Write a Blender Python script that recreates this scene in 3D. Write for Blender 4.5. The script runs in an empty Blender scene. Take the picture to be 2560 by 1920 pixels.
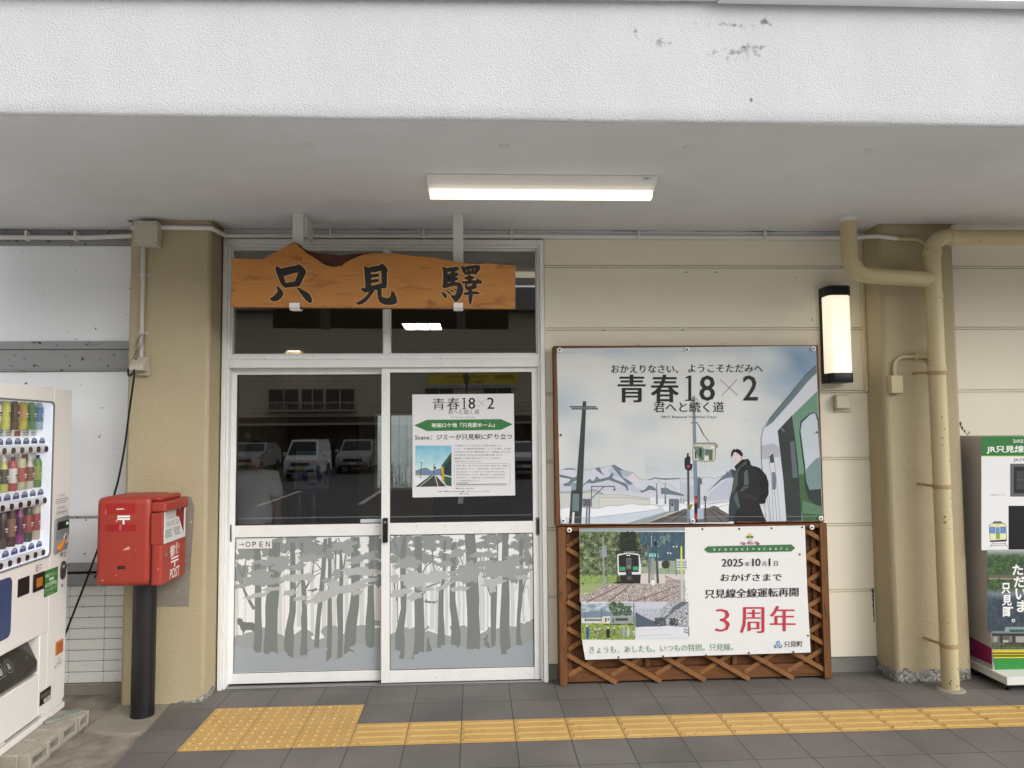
import bpy, bmesh, math, random
from mathutils import Vector, Matrix, noise
random.seed(7)
S = bpy.context.scene
COL = S.collection
R = math.radians

# ---------------------------------------------------------------- camera, world, sun, exposure
FPX, CX, CY = 1850.6, 1280.0, 960.0             # focal length and centre in photograph pixels (2560 x 1920)
CAM = Vector((1.6925, -5.0365, 1.6922))
_yaw, _pit, _rol = R(2.8722), R(3.4237), R(-0.4935)
_f = Vector((math.sin(_yaw)*math.cos(_pit), math.cos(_yaw)*math.cos(_pit), math.sin(_pit)))
_r0 = Vector((math.cos(_yaw), -math.sin(_yaw), 0)); _u0 = _r0.cross(_f)
_r = _r0*math.cos(_rol) + _u0*math.sin(_rol); _u = -_r0*math.sin(_rol) + _u0*math.cos(_rol)
cd = bpy.data.cameras.new('camera'); cam = bpy.data.objects.new('camera', cd); COL.objects.link(cam)
cd.sensor_width = 36.0; cd.lens = 36.0*FPX/2560.0; cd.clip_end = 3000; cd.clip_start = 0.05
cam.matrix_world = Matrix(((_r.x, _u.x, -_f.x, CAM.x), (_r.y, _u.y, -_f.y, CAM.y), (_r.z, _u.z, -_f.z, CAM.z), (0, 0, 0, 1)))
S.camera = cam

SUN_EL, SUN_AZ = R(30), R(134)                  # behind the photographer, veiled by cloud
w = bpy.data.worlds.new('World'); S.world = w; w.use_nodes = True
nt = w.node_tree; bg = nt.nodes['Background']
sky = nt.nodes.new('ShaderNodeTexSky'); sky.sky_type = 'NISHITA'; sky.sun_disc = False
sky.sun_elevation = SUN_EL; sky.sun_rotation = SUN_AZ; sky.dust_density = 3.0; sky.air_density = 1.0
hs = nt.nodes.new('ShaderNodeHueSaturation'); hs.inputs['Saturation'].default_value = 0.16
nt.links.new(sky.outputs[0], hs.inputs['Color']); nt.links.new(hs.outputs[0], bg.inputs['Color'])
bg.inputs['Strength'].default_value = 0.14
sl = bpy.data.lights.new('sun', 'SUN'); sun = bpy.data.objects.new('sun', sl); COL.objects.link(sun)
sl.energy = 1.5; sl.angle = R(120); sl.color = (1.0, 0.985, 0.955)
sd = Vector((math.sin(SUN_AZ)*math.cos(SUN_EL), math.cos(SUN_AZ)*math.cos(SUN_EL), math.sin(SUN_EL)))
sun.rotation_euler = sd.to_track_quat('Z', 'Y').to_euler()
S.view_settings.view_transform = 'Standard'; S.view_settings.look = 'None'
S.view_settings.exposure = 0.60; S.view_settings.gamma = 1.0
S.cycles.use_denoising = True
S.cycles.max_bounces = 10; S.cycles.transparent_max_bounces = 12; S.cycles.caustics_reflective = False

# ---------------------------------------------------------------- helpers: photograph pixel -> point on a real plane
DD = 2560/2212
def ray(X, Y): return (_f + _r*((X-CX)/FPX) - _u*((Y-CY)/FPX))
def on_y(X, Y, y):
    d = ray(X, Y); return CAM + d*((y-CAM.y)/d.y)
def on_z(X, Y, z):
    d = ray(X, Y); return CAM + d*((z-CAM.z)/d.z)
class Zm:                                        # pixel of an enlarged crop -> photograph pixel
    def __init__(s, x0, y0, w_, W): s.x0, s.y0, s.k = x0, y0, w_/W
    def __call__(s, x, y): return s.x0+x*s.k, s.y0+y*s.k

# ---------------------------------------------------------------- helpers: materials
def lin(c):
    if isinstance(c, (int, float)): c = (c, c, c)
    o = []
    for v in c[:3]:
        v = v/255.0
        o.append(v/12.92 if v <= 0.04045 else ((v+0.055)/1.055)**2.4)
    return o
def rgba(c): return (*lin(c), 1.0)
_M = {}
def mat(name, c, rough=0.6, c2=None, vs=4.0, stretch=(1, 1, 1), vmix=0.5, bump=0.0, bs=60.0, spec=0.35, metal=0.0,
        specks=0.0, ss=30.0, sc=(40, 36, 32), coat=0.0, detail=6.0, bstretch=None, emit=0.0, ec=None, bd=0.01):
    if name in _M: return _M[name]
    m = bpy.data.materials.new(name); m.use_nodes = True; _M[name] = m
    t = m.node_tree; N = t.nodes; L = t.links; p = N['Principled BSDF']
    p.inputs['Roughness'].default_value = rough; p.inputs['Metallic'].default_value = metal
    p.inputs['Specular IOR Level'].default_value = spec; p.inputs['Coat Weight'].default_value = coat
    p.inputs['Base Color'].default_value = rgba(c)
    tc = N.new('ShaderNodeTexCoord')
    def mapped(st):
        mp = N.new('ShaderNodeMapping'); mp.inputs['Scale'].default_value = st
        L.new(tc.outputs['Object'], mp.inputs['Vector']); return mp.outputs[0]
    out = None
    if c2 is not None:
        n = N.new('ShaderNodeTexNoise'); n.inputs['Scale'].default_value = vs; n.inputs['Detail'].default_value = detail
        n.inputs['Roughness'].default_value = 0.6
        L.new(mapped(stretch), n.inputs['Vector'])
        r = N.new('ShaderNodeValToRGB'); r.color_ramp.elements[0].position = 0.5-vmix*0.5; r.color_ramp.elements[1].position = 0.5+vmix*0.5
        r.color_ramp.elements[0].color = rgba(c); r.color_ramp.elements[1].color = rgba(c2)
        L.new(n.outputs['Fac'], r.inputs['Fac']); out = r.outputs['Color']
    if specks > 0:
        n = N.new('ShaderNodeTexNoise'); n.inputs['Scale'].default_value = ss; n.inputs['Detail'].default_value = 4
        L.new(mapped((1, 1, 1)), n.inputs['Vector'])
        r = N.new('ShaderNodeValToRGB'); r.color_ramp.elements[0].position = 1.0-specks-0.30; r.color_ramp.elements[1].position = 1.0-specks-0.27
        r.color_ramp.elements[0].color = (0, 0, 0, 1); r.color_ramp.elements[1].color = (1, 1, 1, 1)
        L.new(n.outputs['Fac'], r.inputs['Fac'])
        mx = N.new('ShaderNodeMixRGB'); L.new(r.outputs['Color'], mx.inputs['Fac'])
        if out: L.new(out, mx.inputs['Color1'])
        else: mx.inputs['Color1'].default_value = rgba(c)
        mx.inputs['Color2'].default_value = rgba(sc); out = mx.outputs['Color']
    if out: L.new(out, p.inputs['Base Color'])
    if bump > 0:
        n = N.new('ShaderNodeTexNoise'); n.inputs['Scale'].default_value = bs; n.inputs['Detail'].default_value = 3
        L.new(mapped(bstretch or (1, 1, 1)), n.inputs['Vector'])
        b = N.new('ShaderNodeBump'); b.inputs['Strength'].default_value = bump; b.inputs['Distance'].default_value = bd
        L.new(n.outputs['Fac'], b.inputs['Height']); L.new(b.outputs['Normal'], p.inputs['Normal'])
    if emit > 0:
        p.inputs['Emission Color'].default_value = rgba(ec or c); p.inputs['Emission Strength'].default_value = emit
    return m

def print_mat(name, rough=0.45, bump=0.0, bs=3.0, spec=0.35, stretch=(1, 1, 1)):
    """printed sheet: ink colours come from the mesh's own colour attribute"""
    m = mat(name, 255, rough=rough, spec=spec, bump=bump, bs=bs, bstretch=stretch, bd=0.02)
    t = m.node_tree; a = t.nodes.new('ShaderNodeAttribute'); a.attribute_name = 'Col'
    t.links.new(a.outputs['Color'], t.nodes['Principled BSDF'].inputs['Base Color']); return m

def glass_mat(name, tint=(225, 230, 226), gain=4.6):
    m = bpy.data.materials.new(name); m.use_nodes = True; t = m.node_tree; N = t.nodes; L = t.links
    N.remove(N['Principled BSDF']); o = N['Material Output']
    tr = N.new('ShaderNodeBsdfTransparent'); tr.inputs['Color'].default_value = rgba(tint)
    gl = N.new('ShaderNodeBsdfGlossy'); gl.inputs['Roughness'].default_value = 0.0
    ge = N.new('ShaderNodeNewGeometry'); dt = N.new('ShaderNodeVectorMath'); dt.operation = 'DOT_PRODUCT'; L.new(ge.outputs['Incoming'], dt.inputs[0]); L.new(ge.outputs['Normal'], dt.inputs[1])
    def mth(op, a, b):
        n = N.new('ShaderNodeMath'); n.operation = op; n.use_clamp = True
        for i, v in enumerate((a, b)):
            if isinstance(v, (int, float)): n.inputs[i].default_value = v
            else: L.new(v, n.inputs[i])
        return n.outputs[0]
    ab = N.new('ShaderNodeMath'); ab.operation = 'ABSOLUTE'; L.new(dt.outputs['Value'], ab.inputs[0])
    fac = mth('MULTIPLY', mth('ADD', mth('MULTIPLY', mth('POWER', mth('SUBTRACT', 1.0, ab.outputs[0]), 5.0), .96), .04), gain)
    mx = N.new('ShaderNodeMixShader'); L.new(fac, mx.inputs[0]); L.new(tr.outputs[0], mx.inputs[1]); L.new(gl.outputs[0], mx.inputs[2])
    L.new(mx.outputs[0], o.inputs['Surface']); return m

# ---------------------------------------------------------------- helpers: objects
ROOT = {}
def props(o, label=None, cat=None, group=None, kind=None):
    if label: o['label'] = label
    if cat: o['category'] = cat
    if group: o['group'] = group
    if kind: o['kind'] = kind
    return o
def thing(name, label, cat, loc, rz=0.0, group=None):
    o = bpy.data.objects.new(name, None); o.empty_display_size = 0.1; COL.objects.link(o)
    o.location = loc; o.rotation_euler = (0, 0, rz)
    ROOT[o.name] = Matrix.Translation(Vector(loc)) @ Matrix.Rotation(rz, 4, 'Z')
    return props(o, label, cat, group)
def finish(me, name, m, parent, smooth, bevel, world=True):
    o = bpy.data.objects.new(name, me); COL.objects.link(o)
    if parent is not None:
        M = ROOT[parent.name]; ROOT[o.name] = M
        if world: me.transform(M.inverted())
        o.parent = parent
    else:
        xs = [v.co.x for v in me.vertices]; ys = [v.co.y for v in me.vertices]; zs = [v.co.z for v in me.vertices]
        b = Vector(((min(xs)+max(xs))/2, (min(ys)+max(ys))/2, min(zs)))
        me.transform(Matrix.Translation(-b)); o.location = b; ROOT[o.name] = Matrix.Translation(b)
    if m is not None: me.materials.append(m)
    if smooth is not None:
        me.shade_smooth(); me.set_sharp_from_angle(angle=R(smooth))
    if bevel:
        md = o.modifiers.new('bevel', 'BEVEL'); md.width = bevel; md.segments = 2; md.limit_method = 'ANGLE'; md.angle_limit = R(40)
        me.shade_smooth(); me.set_sharp_from_angle(angle=R(50)); md.harden_normals = False
    return o
class MB:
    def __init__(s): s.v = []; s.f = []
    def add(s, vs, fs):
        b = len(s.v); s.v += [Vector(v) for v in vs]; s.f += [tuple(i+b for i in f) for f in fs]; return s
    def box(s, x0, x1, y0, y1, z0, z1, M=None):
        vs = [Vector((x, y, z)) for z in (z0, z1) for y in (y0, y1) for x in (x0, x1)]
        if M is not None: vs = [M @ v for v in vs]
        return s.add(vs, [(0, 2, 3, 1), (4, 5, 7, 6), (0, 1, 5, 4), (2, 6, 7, 3), (0, 4, 6, 2), (1, 3, 7, 5)])
    def prism(s, pts, ext):
        """closed polygon of points, extruded along ext"""
        n = len(pts); ext = Vector(ext); a = [Vector(p) for p in pts]
        return s.add(a+[p+ext for p in a], [tuple(range(n)), tuple(range(2*n-1, n-1, -1))] + [(i, i+n, (i+1) % n+n, (i+1) % n) for i in range(n)])
    def tube(s, path, rad, n=12, cap=True):
        P = [Vector(p) for p in path]; rr = rad if isinstance(rad, (list, tuple)) else [rad]*len(P)
        T = []
        for i in range(len(P)):
            d = (P[min(i+1, len(P)-1)]-P[max(i-1, 0)])
            T.append(d.normalized())
        up = Vector((0, 0, 1)) if abs(T[0].z) < 0.9 else Vector((1, 0, 0))
        A = T[0].cross(up).normalized(); vs = []
        for i, p in enumerate(P):
            A = (A - T[i]*A.dot(T[i])).normalized(); B = T[i].cross(A)
            vs += [p + (A*math.cos(2*math.pi*k/n)+B*math.sin(2*math.pi*k/n))*rr[i] for k in range(n)]
        fs = [(i*n+k, i*n+(k+1) % n, (i+1)*n+(k+1) % n, (i+1)*n+k) for i in range(len(P)-1) for k in range(n)]
        if cap: fs += [tuple(range(n-1, -1, -1)), tuple(range((len(P)-1)*n, len(P)*n))]
        return s.add(vs, fs)
    def cyl(s, p0, p1, r, n=20): return s.tube([p0, p1], r, n)
    def lathe(s, base, prof, n=16, axis='Z'):
        b = Vector(base); vs = []
        for (r, h) in prof:
            for k in range(n):
                a = 2*math.pi*k/n; c, d = r*math.cos(a), r*math.sin(a)
                vs.append(b + (Vector((c, d, h)) if axis == 'Z' else Vector((c, -h, d)) if axis == 'Y' else Vector((h, c, d))))
        m = len(prof)
        fs = [(i*n+k, i*n+(k+1) % n, (i+1)*n+(k+1) % n, (i+1)*n+k) for i in range(m-1) for k in range(n)]
        fs += [tuple(range(n-1, -1, -1)), tuple(range((m-1)*n, m*n))]
        return s.add(vs, fs)
    def build(s, name, m, parent=None, smooth=None, bevel=0, world=True):
        me = bpy.data.meshes.new(name); me.from_pydata([tuple(v) for v in s.v], [], s.f)
        bm = bmesh.new(); bm.from_mesh(me); bmesh.ops.recalc_face_normals(bm, faces=bm.faces); bm.to_mesh(me); bm.free()
        return finish(me, name, m, parent, smooth, bevel, world)
def each(self, name, m, parent=None, **k):
    """one object per separate piece"""
    par = list(range(len(self.v)))
    def find(i):
        while par[i] != i: par[i] = par[par[i]]; i = par[i]
        return i
    for f in self.f:
        for i in f[1:]: par[find(i)] = find(f[0])
    grp = {}
    for f in self.f: grp.setdefault(find(f[0]), []).append(f)
    out = []
    for fs in grp.values():
        ids = sorted({i for f in fs for i in f}); mp = {i: q for q, i in enumerate(ids)}
        p = MB(); p.v = [self.v[i] for i in ids]; p.f = [tuple(mp[i] for i in f) for f in fs]; out.append(p.build(name, m, parent, **k))
    return out[0]
MB.each = each
def arc(c, r, a0, a1, n, ax=(1, 0, 0), ay=(0, 0, 1)):
    c, ax, ay = Vector(c), Vector(ax), Vector(ay)
    return [c+ax*(r*math.cos(a0+(a1-a0)*i/n))+ay*(r*math.sin(a0+(a1-a0)*i/n)) for i in range(n+1)]
def copy_tree(o, loc, rz, parent=None):
    c = o.copy(); COL.objects.link(c)
    if parent is None: c.location = loc; c.rotation_euler = (0, 0, rz)
    else: c.parent = parent
    for ch in list(o.children): copy_tree(ch, None, None, c)
    return c

# ---------------------------------------------------------------- helpers: printed artwork (flat ink layers on a sheet)
_GL = {}
def glyphs(s_, off=0.0):
    k = (s_, off)
    if k not in _GL:
        c = bpy.data.curves.new('lettering', 'FONT'); c.body = s_; c.resolution_u = 2; c.offset = off; c.fill_mode = 'FRONT'
        o = bpy.data.objects.new('lettering', c); COL.objects.link(o)
        me = bpy.data.meshes.new_from_object(o)
        vs = [(v.co.x, v.co.y) for v in me.vertices]; fs = [tuple(p.vertices) for p in me.polygons]
        bpy.data.objects.remove(o); bpy.data.curves.remove(c); bpy.data.meshes.remove(me)
        _GL[k] = (vs, fs)
    return _GL[k]
class Art:
    """ink in crop-pixel coordinates; put(X, Y, d) gives the point on the sheet, d metres proud of it"""
    def __init__(s, zm, put, d0=0.0004, step=0.00001, gain=1.0): s.zm, s.put, s.d, s.step, s.g = zm, put, d0, step, gain; s.v = []; s.f = []; s.c = []
    def _pt(s, x, y, d=None):
        X, Y = s.zm(x, y); return s.put(X, Y, s.d if d is None else d)
    def _col(s, c): return [min(1.0, v*s.g) for v in lin(c)]
    def poly(s, pts, c, lvl=True):
        b = len(s.v); s.v += [s._pt(x, y) for x, y in pts]; s.f.append(tuple(range(b, b+len(pts)))); s.c.append([s._col(c)]*len(pts))
        if lvl: s.d += s.step
    def rect(s, x0, y0, x1, y1, c): s.poly([(x0, y0), (x1, y0), (x1, y1), (x0, y1)], c)
    def line(s, pts, wd, c, wd2=None):
        n = len(pts); L_, R_ = [], []
        for i, (x, y) in enumerate(pts):
            a = pts[max(i-1, 0)]; b = pts[min(i+1, n-1)]; dx, dy = b[0]-a[0], b[1]-a[1]; l = math.hypot(dx, dy) or 1
            h = (wd if wd2 is None else wd+(wd2-wd)*i/(n-1))/2; L_.append((x-dy/l*h, y+dx/l*h)); R_.append((x+dy/l*h, y-dx/l*h))
        for i in range(n-1): s.poly([L_[i], L_[i+1], R_[i+1], R_[i]], c, False)
        s.d += s.step
    def ell(s, cx, cy, rx, ry, c, n=20): s.poly([(cx+rx*math.cos(6.2832*k/n), cy+ry*math.sin(6.2832*k/n)) for k in range(n)], c)
    def blob(s, cx, cy, rx, ry, c, n=26, rough=0.22, tilt=0.0, seed=None):
        q = random.random()*99 if seed is None else seed; pts = []
        for k in range(n):
            a = 6.2832*k/n; m_ = 1+rough*2*noise.noise((math.cos(a)*1.7+q, math.sin(a)*1.7, q))
            x, y = rx*m_*math.cos(a), ry*m_*math.sin(a); pts.append((cx+x*math.cos(tilt)-y*math.sin(tilt), cy+x*math.sin(tilt)+y*math.cos(tilt)))
        s.poly(pts, c)
    def leafpad(s, cx, cy, rx, ry, c, tilt=0.0, lobes=5):
        """flat leafy pad with lobed ends, as in paper-cut woods"""
        pts = []
        n = 40
        for k in range(n):
            a = 6.2832*k/n; m_ = 1+0.16*math.sin(lobes*a+cx*0.01)+0.10*math.sin((lobes*2+1)*a+cy*0.02)+0.22*noise.noise((math.cos(a)*2+cx*.013, math.sin(a)*2, cy*.017))
            x, y = rx*m_*math.cos(a), ry*1.18*m_*math.sin(a); pts.append((cx+x*math.cos(tilt)-y*math.sin(tilt), cy+x*math.sin(tilt)+y*math.cos(tilt)))
        s.poly(pts, c)
    def field(s, x0, y0, x1, y1, nx, ny, fn, clip=None):
        b = len(s.v); cs = []
        for j in range(ny+1):
            for i in range(nx+1):
                x, y = x0+(x1-x0)*i/nx, y0+(y1-y0)*j/ny
                s.v.append(s._pt(x, y)); cs.append(s._col(fn(x, y)))
        for j in range(ny):
            for i in range(nx):
                if clip and not clip(x0+(x1-x0)*(i+.5)/nx, y0+(y1-y0)*(j+.5)/ny): continue
                q = [j*(nx+1)+i, j*(nx+1)+i+1, (j+1)*(nx+1)+i+1, (j+1)*(nx+1)+i]
                s.f.append(tuple(b+k for k in q)); s.c.append([cs[k] for k in q])
        s.d += s.step
    def scatter(s, n, box, size, cols, inside=None, aspect=1.0, depth=0.00015, fn=None):
        """many leaf- or pebble-sized marks, each on its own tiny level"""
        for _ in range(n):
            x, y = random.uniform(box[0], box[2]), random.uniform(box[1], box[3])
            if inside and not inside(x, y): continue
            r = size*random.uniform(.5, 1.3); a = random.random()*6.28; k_ = random.choice((4, 5, 6)); b = len(s.v); d = s.d+random.random()*depth
            for q in range(k_):
                t = a+6.2832*q/k_; rr = r*random.uniform(.7, 1.2); s.v.append(s._pt(x+rr*math.cos(t), y+rr*aspect*math.sin(t), d))
            s.f.append(tuple(range(b, b+k_))); s.c.append([s._col(fn(x, y) if fn else random.choice(cols))]*k_)
        s.d += depth+s.step
    def text(s, t, x0, y0, x1, y1, c, dy=0.0, off=0.0, smear=0.0, dx=0.0):
        vs, fs = glyphs(t, off)
        if not vs: return
        ax, bx = min(v[0] for v in vs), max(v[0] for v in vs); ay, by = min(v[1] for v in vs), max(v[1] for v in vs)
        for sh in ([0.0] if not smear else [-smear, 0.0, smear]):
            b = len(s.v)
            for (x, y) in vs:
                u, w_ = (x-ax)/max(bx-ax, 1e-6), (by-y)/max(by-ay, 1e-6)
                s.v.append(s._pt(x0+(x1-x0)*u+sh+dx*w_, y0+(y1-y0)*w_+dy*u))
            for f in fs: s.f.append(tuple(b+i for i in f)); s.c.append([s._col(c)]*len(f))
            s.d += s.step
    def build(s, name, m, parent=None):
        me = bpy.data.meshes.new(name); me.from_pydata([tuple(v) for v in s.v], [], s.f)
        at = me.color_attributes.new('Col', 'FLOAT_COLOR', 'CORNER'); flat = []
        for p, cs in zip(me.polygons, s.c):
            for c in cs: flat += [c[0], c[1], c[2], 1.0]
        at.data.foreach_set('color', flat)
        return finish(me, name, m, parent, None, 0)
def sheet_y(y): return lambda X, Y, d: on_y(X, Y, y-d)

# ---------------------------------------------------------------- shared materials
SILL = mat('white_coated_aluminium', (238, 238, 235), 0.38, c2=(230, 229, 225), vs=3, stretch=(1, 1, .3), vmix=.6, spec=.5, bump=.04, bs=8)
SILLD = mat('white_frame_lower', (238, 238, 235), 0.42, c2=(229, 228, 224), vs=9, vmix=.6, specks=0.004, ss=70, sc=(150, 143, 130))
KHAKI = mat('khaki_stucco', (170, 152, 112), 0.9, c2=(158, 140, 100), vs=1.6, vmix=.9, bump=0.55, bs=75, bd=.012, specks=0.0, spec=.15)
CREAM = mat('cream_siding', (238, 231, 212), 0.62, c2=(229, 221, 200), vs=2.2, vmix=.9, bump=.16, bs=120, bd=.004, spec=.25)
WHITE_ST = mat('white_stucco', (236, 236, 238), 0.85, c2=(226, 227, 230), vs=1.2, vmix=.9, bump=.75, bs=70, bd=.014, spec=.15)
SOFFIT = mat('painted_soffit', (226, 227, 231), 0.85, c2=(198, 197, 196), vs=.9, vmix=.7, bump=.22, bs=150, bd=.005, spec=.15)
GREYB = mat('grey_plastic_box', (188, 180, 164), 0.5)
BEIGEP = mat('beige_painted_pipe', (196, 182, 144), 0.42, c2=(188, 172, 132), vs=5, vmix=.8, spec=.4, specks=.006, ss=22, sc=(92, 76, 52), bump=.05, bs=20)
WHITEP = mat('white_plastic', (222, 220, 214), 0.45)
BLACKP = mat('black_plastic', (22, 22, 23), 0.4)
STEEL = mat('brushed_steel', (150, 150, 150), 0.35, metal=1.0)
CONC = mat('weathered_concrete', (156, 149, 136), 0.92, c2=(122, 115, 103), vs=7, vmix=.9, bump=.5, bs=40, bd=.01)
GLASS = glass_mat('window_glass')
RUBBER = mat('rubber', (24, 24, 25), 0.8)

# ---------------------------------------------------------------- ground
def tile_mat():
    m = mat('grey_floor_tile', (100, 98, 96), 0.62, spec=.3); t = m.node_tree; N, L = t.nodes, t.links; p = N['Principled BSDF']
    g = N.new('ShaderNodeNewGeometry'); sx = N.new('ShaderNodeSeparateXYZ'); L.new(g.outputs['Position'], sx.inputs[0])
    def mth(op, a, b=None, c=None):
        n = N.new('ShaderNodeMath'); n.operation = op
        for i, v in enumerate((a, b, c)):
            if v is None: continue
            if isinstance(v, (int, float)): n.inputs[i].default_value = v
            else: L.new(v, n.inputs[i])
        return n.outputs[0]
    u = mth('DIVIDE', mth('SUBTRACT', sx.outputs['X'], 0.105), 0.3); v = mth('DIVIDE', mth('SUBTRACT', sx.outputs['Y'], -0.331), 0.3)
    du = mth('ABSOLUTE', mth('SUBTRACT', mth('FRACT', mth('ADD', u, 0.5)), 0.5)); dv = mth('ABSOLUTE', mth('SUBTRACT', mth('FRACT', mth('ADD', v, 0.5)), 0.5))
    line = mth('LESS_THAN', mth('MINIMUM', du, dv), 0.0095)
    cb = N.new('ShaderNodeCombineXYZ'); L.new(mth('FLOOR', u), cb.inputs[0]); L.new(mth('FLOOR', v), cb.inputs[1])
    wn = N.new('ShaderNodeTexWhiteNoise'); L.new(cb.outputs[0], wn.inputs['Vector'])
    n1 = N.new('ShaderNodeTexNoise'); n1.inputs['Scale'].default_value = 2.2; n1.inputs['Detail'].default_value = 7; L.new(g.outputs['Position'], n1.inputs['Vector'])
    n2 = N.new('ShaderNodeTexNoise'); n2.inputs['Scale'].default_value = 160; n2.inputs['Detail'].default_value = 2; L.new(g.outputs['Position'], n2.inputs['Vector'])
    val = mth('ADD', mth('ADD', mth('MULTIPLY', wn.outputs['Value'], 0.25), mth('MULTIPLY', n1.outputs['Fac'], 0.9)), mth('MULTIPLY', n2.outputs['Fac'], 0.5))
    r = N.new('ShaderNodeValToRGB'); r.color_ramp.elements[0].position = 0.5; r.color_ramp.elements[1].position = 1.15
    r.color_ramp.elements[0].color = rgba((92, 88, 85)); r.color_ramp.elements[1].color = rgba((118, 113, 109)); L.new(val, r.inputs['Fac'])
    n3 = N.new('ShaderNodeTexNoise'); n3.inputs['Scale'].default_value = 46; n3.inputs['Detail'].default_value = 3; L.new(g.outputs['Position'], n3.inputs['Vector'])
    spk = mth('GREATER_THAN', n3.outputs['Fac'], 0.735)
    mx0 = N.new('ShaderNodeMixRGB'); L.new(spk, mx0.inputs['Fac']); L.new(r.outputs['Color'], mx0.inputs['Color1']); mx0.inputs['Color2'].default_value = rgba((54, 50, 48))
    mx = N.new('ShaderNodeMixRGB'); L.new(line, mx.inputs['Fac']); L.new(mx0.outputs['Color'], mx.inputs['Color1']); mx.inputs['Color2'].default_value = rgba((70, 66, 62))
    L.new(mx.outputs['Color'], p.inputs['Base Color'])
    b = N.new('ShaderNodeBump'); b.inputs['Strength'].default_value = .5; b.inputs['Distance'].default_value = .004
    L.new(mth('SUBTRACT', mth('MULTIPLY', n2.outputs['Fac'], .35), mth('MULTIPLY', line, 1.0)), b.inputs['Height']); L.new(b.outputs['Normal'], p.inputs['Normal'])
    return m
mb = MB()
edge = [(-0.205, -0.205), (-0.185, -0.5), (-0.15, -1.0), (-0.125, -1.4), (-0.10, -1.9)]
mb.prism([(x, y, -0.12) for x, y in edge] + [(9, -1.9, -0.12), (9, 0.6, -0.12), (-0.205, 0.6, -0.12)], (0, 0, 0.12))
props(mb.build('pavement', tile_mat()), kind='structure')
mb = MB()                                         # cement ground beside the tiles
mb.add([(-4, -1.9, -.05), (-.1, -1.9, -.035), (-.125, -1.4, -.03), (-.15, -1.0, -.028), (-.185, -.5, -.022), (-.205, -.205, -.02), (-.205, .6, -.02), (-4, .6, -.02)], [tuple(range(8))])
GRND = mat('worn_cement_ground', (164, 155, 141), 0.95, c2=(98, 90, 79), vs=8, vmix=.55, bump=.9, bs=90, bd=.012, specks=.03, ss=110, sc=(156, 150, 138))
props(mb.build('ground', GRND), kind='structure')
mb = MB()
mb.prism([(-.53, -.205, -.04), (-.2, -.205, -.04), (-.178, -.62, -.04), (-.25, -.66, -.04), (-.42, -.63, -.04), (-.55, -.59, -.04), (-.56, -.4, -.04)], (0, 0, .036))
props(mb.build('cement_pad', mat('cement_pad', (150, 145, 132), .9, c2=(122, 115, 101), vs=6, vmix=.8, bump=.4, bs=50, bd=.008), None, bevel=.006), kind='structure')
ASPH = mat('asphalt', (92, 92, 92), .9, c2=(76, 76, 77), vs=1.2, bump=.4, bs=120, bd=.006)
mb = MB(); mb.add([(-160, -1.9, -.13), (160, -1.9, -.13), (160, -9, -.3), (-160, -9, -.3)], [(0, 1, 2, 3)]); props(mb.build('bounce_apron', mat('pale_bounce_ground', (196, 195, 192), .9, c2=(180, 179, 176), vs=1.2, bump=.3, bs=80, bd=.006)), kind='structure')  # pale ground added out of view to bounce light up under the canopy
mb = MB(); mb.add([(160, -9, -.3), (-160, -9, -.3), (160, -45, -.42), (-160, -45, -.42), (160, -260, 0), (-160, -260, 0)], [(1, 0, 2, 3), (3, 2, 4, 5)])
props(mb.build('forecourt', ASPH), kind='structure')
mb = MB()
for x in (-9.6, -6.9, -4.2, -1.5, 1.2): mb.add([(x, -15, -.318), (x+.15, -15, -.318), (x+.15, -20, -.334), (x, -20, -.334)], [(0, 1, 2, 3)])
mb.add([(-14, -12.0, -.309), (9, -12.0, -.309), (9, -12.2, -.309), (-14, -12.2, -.309)], [(0, 1, 2, 3)])
props(mb.build('road_markings', mat('road_paint', (205, 205, 200), .8)), kind='structure')
# tactile paving: six dotted tiles, then the barred guide strip
GX, GY, T = 0.105, -0.331, 0.3
YEL = mat('yellow_tactile_tile', (208, 172, 108), 0.55, c2=(182, 144, 84), vs=4, vmix=.8, specks=.03, ss=42, sc=(120, 96, 58), bump=.1, bs=90, bd=.003, spec=.3)
mb = MB()
for i in range(3):
    for j in range(2):
        x0, y1 = GX+T*i, GY-T*j; mb.box(x0+.002, x0+T-.002, y1-T+.002, y1-.002, .0003, .004)
        for a in range(5):
            for b in range(5):
                mb.lathe((x0+.03+.06*a, y1-.03-.06*b, .0042), [(.0125, 0), (.0115, .002), (.0085, .0042), (.004, .005)], 12)
props(mb.build('tactile_warning_paving', YEL, None, smooth=35), kind='structure')
mb = MB()
for i in range(3, 26):
    x0 = GX+T*i; y1 = GY-T; mb.box(x0+.002, x0+T-.002, y1-T+.002, y1-.002, .0003, .004)
    for b in range(4):
        yc = y1-.0375-.075*b; z = .0042
        mb.add([(x0+.012, yc-.017, z), (x0+T-.012, yc-.017, z), (x0+T-.012, yc+.017, z), (x0+.012, yc+.017, z), (x0+.02, yc-.0085, z+.005), (x0+T-.02, yc-.0085, z+.005), (x0+T-.02, yc+.0085, z+.005), (x0+.02, yc+.0085, z+.005)],
               [(4, 5, 6, 7), (0, 1, 5, 4), (1, 2, 6, 5), (2, 3, 7, 6), (3, 0, 4, 7)])
props(mb.build('tactile_guide_paving', YEL), kind='structure')

# ---------------------------------------------------------------- station building
B = thing('station_building', 'small station front with white stuccoed canopy, khaki pillars and cream siding', 'station', (1.9, 0, 0))
def adj(v, c, y): return c+(v-c)*(5.0365+y)/5.0365
def AX(x, y): return adj(x, CAM.x, y)
def AZ(z, y): return adj(z, CAM.z, y)
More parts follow.
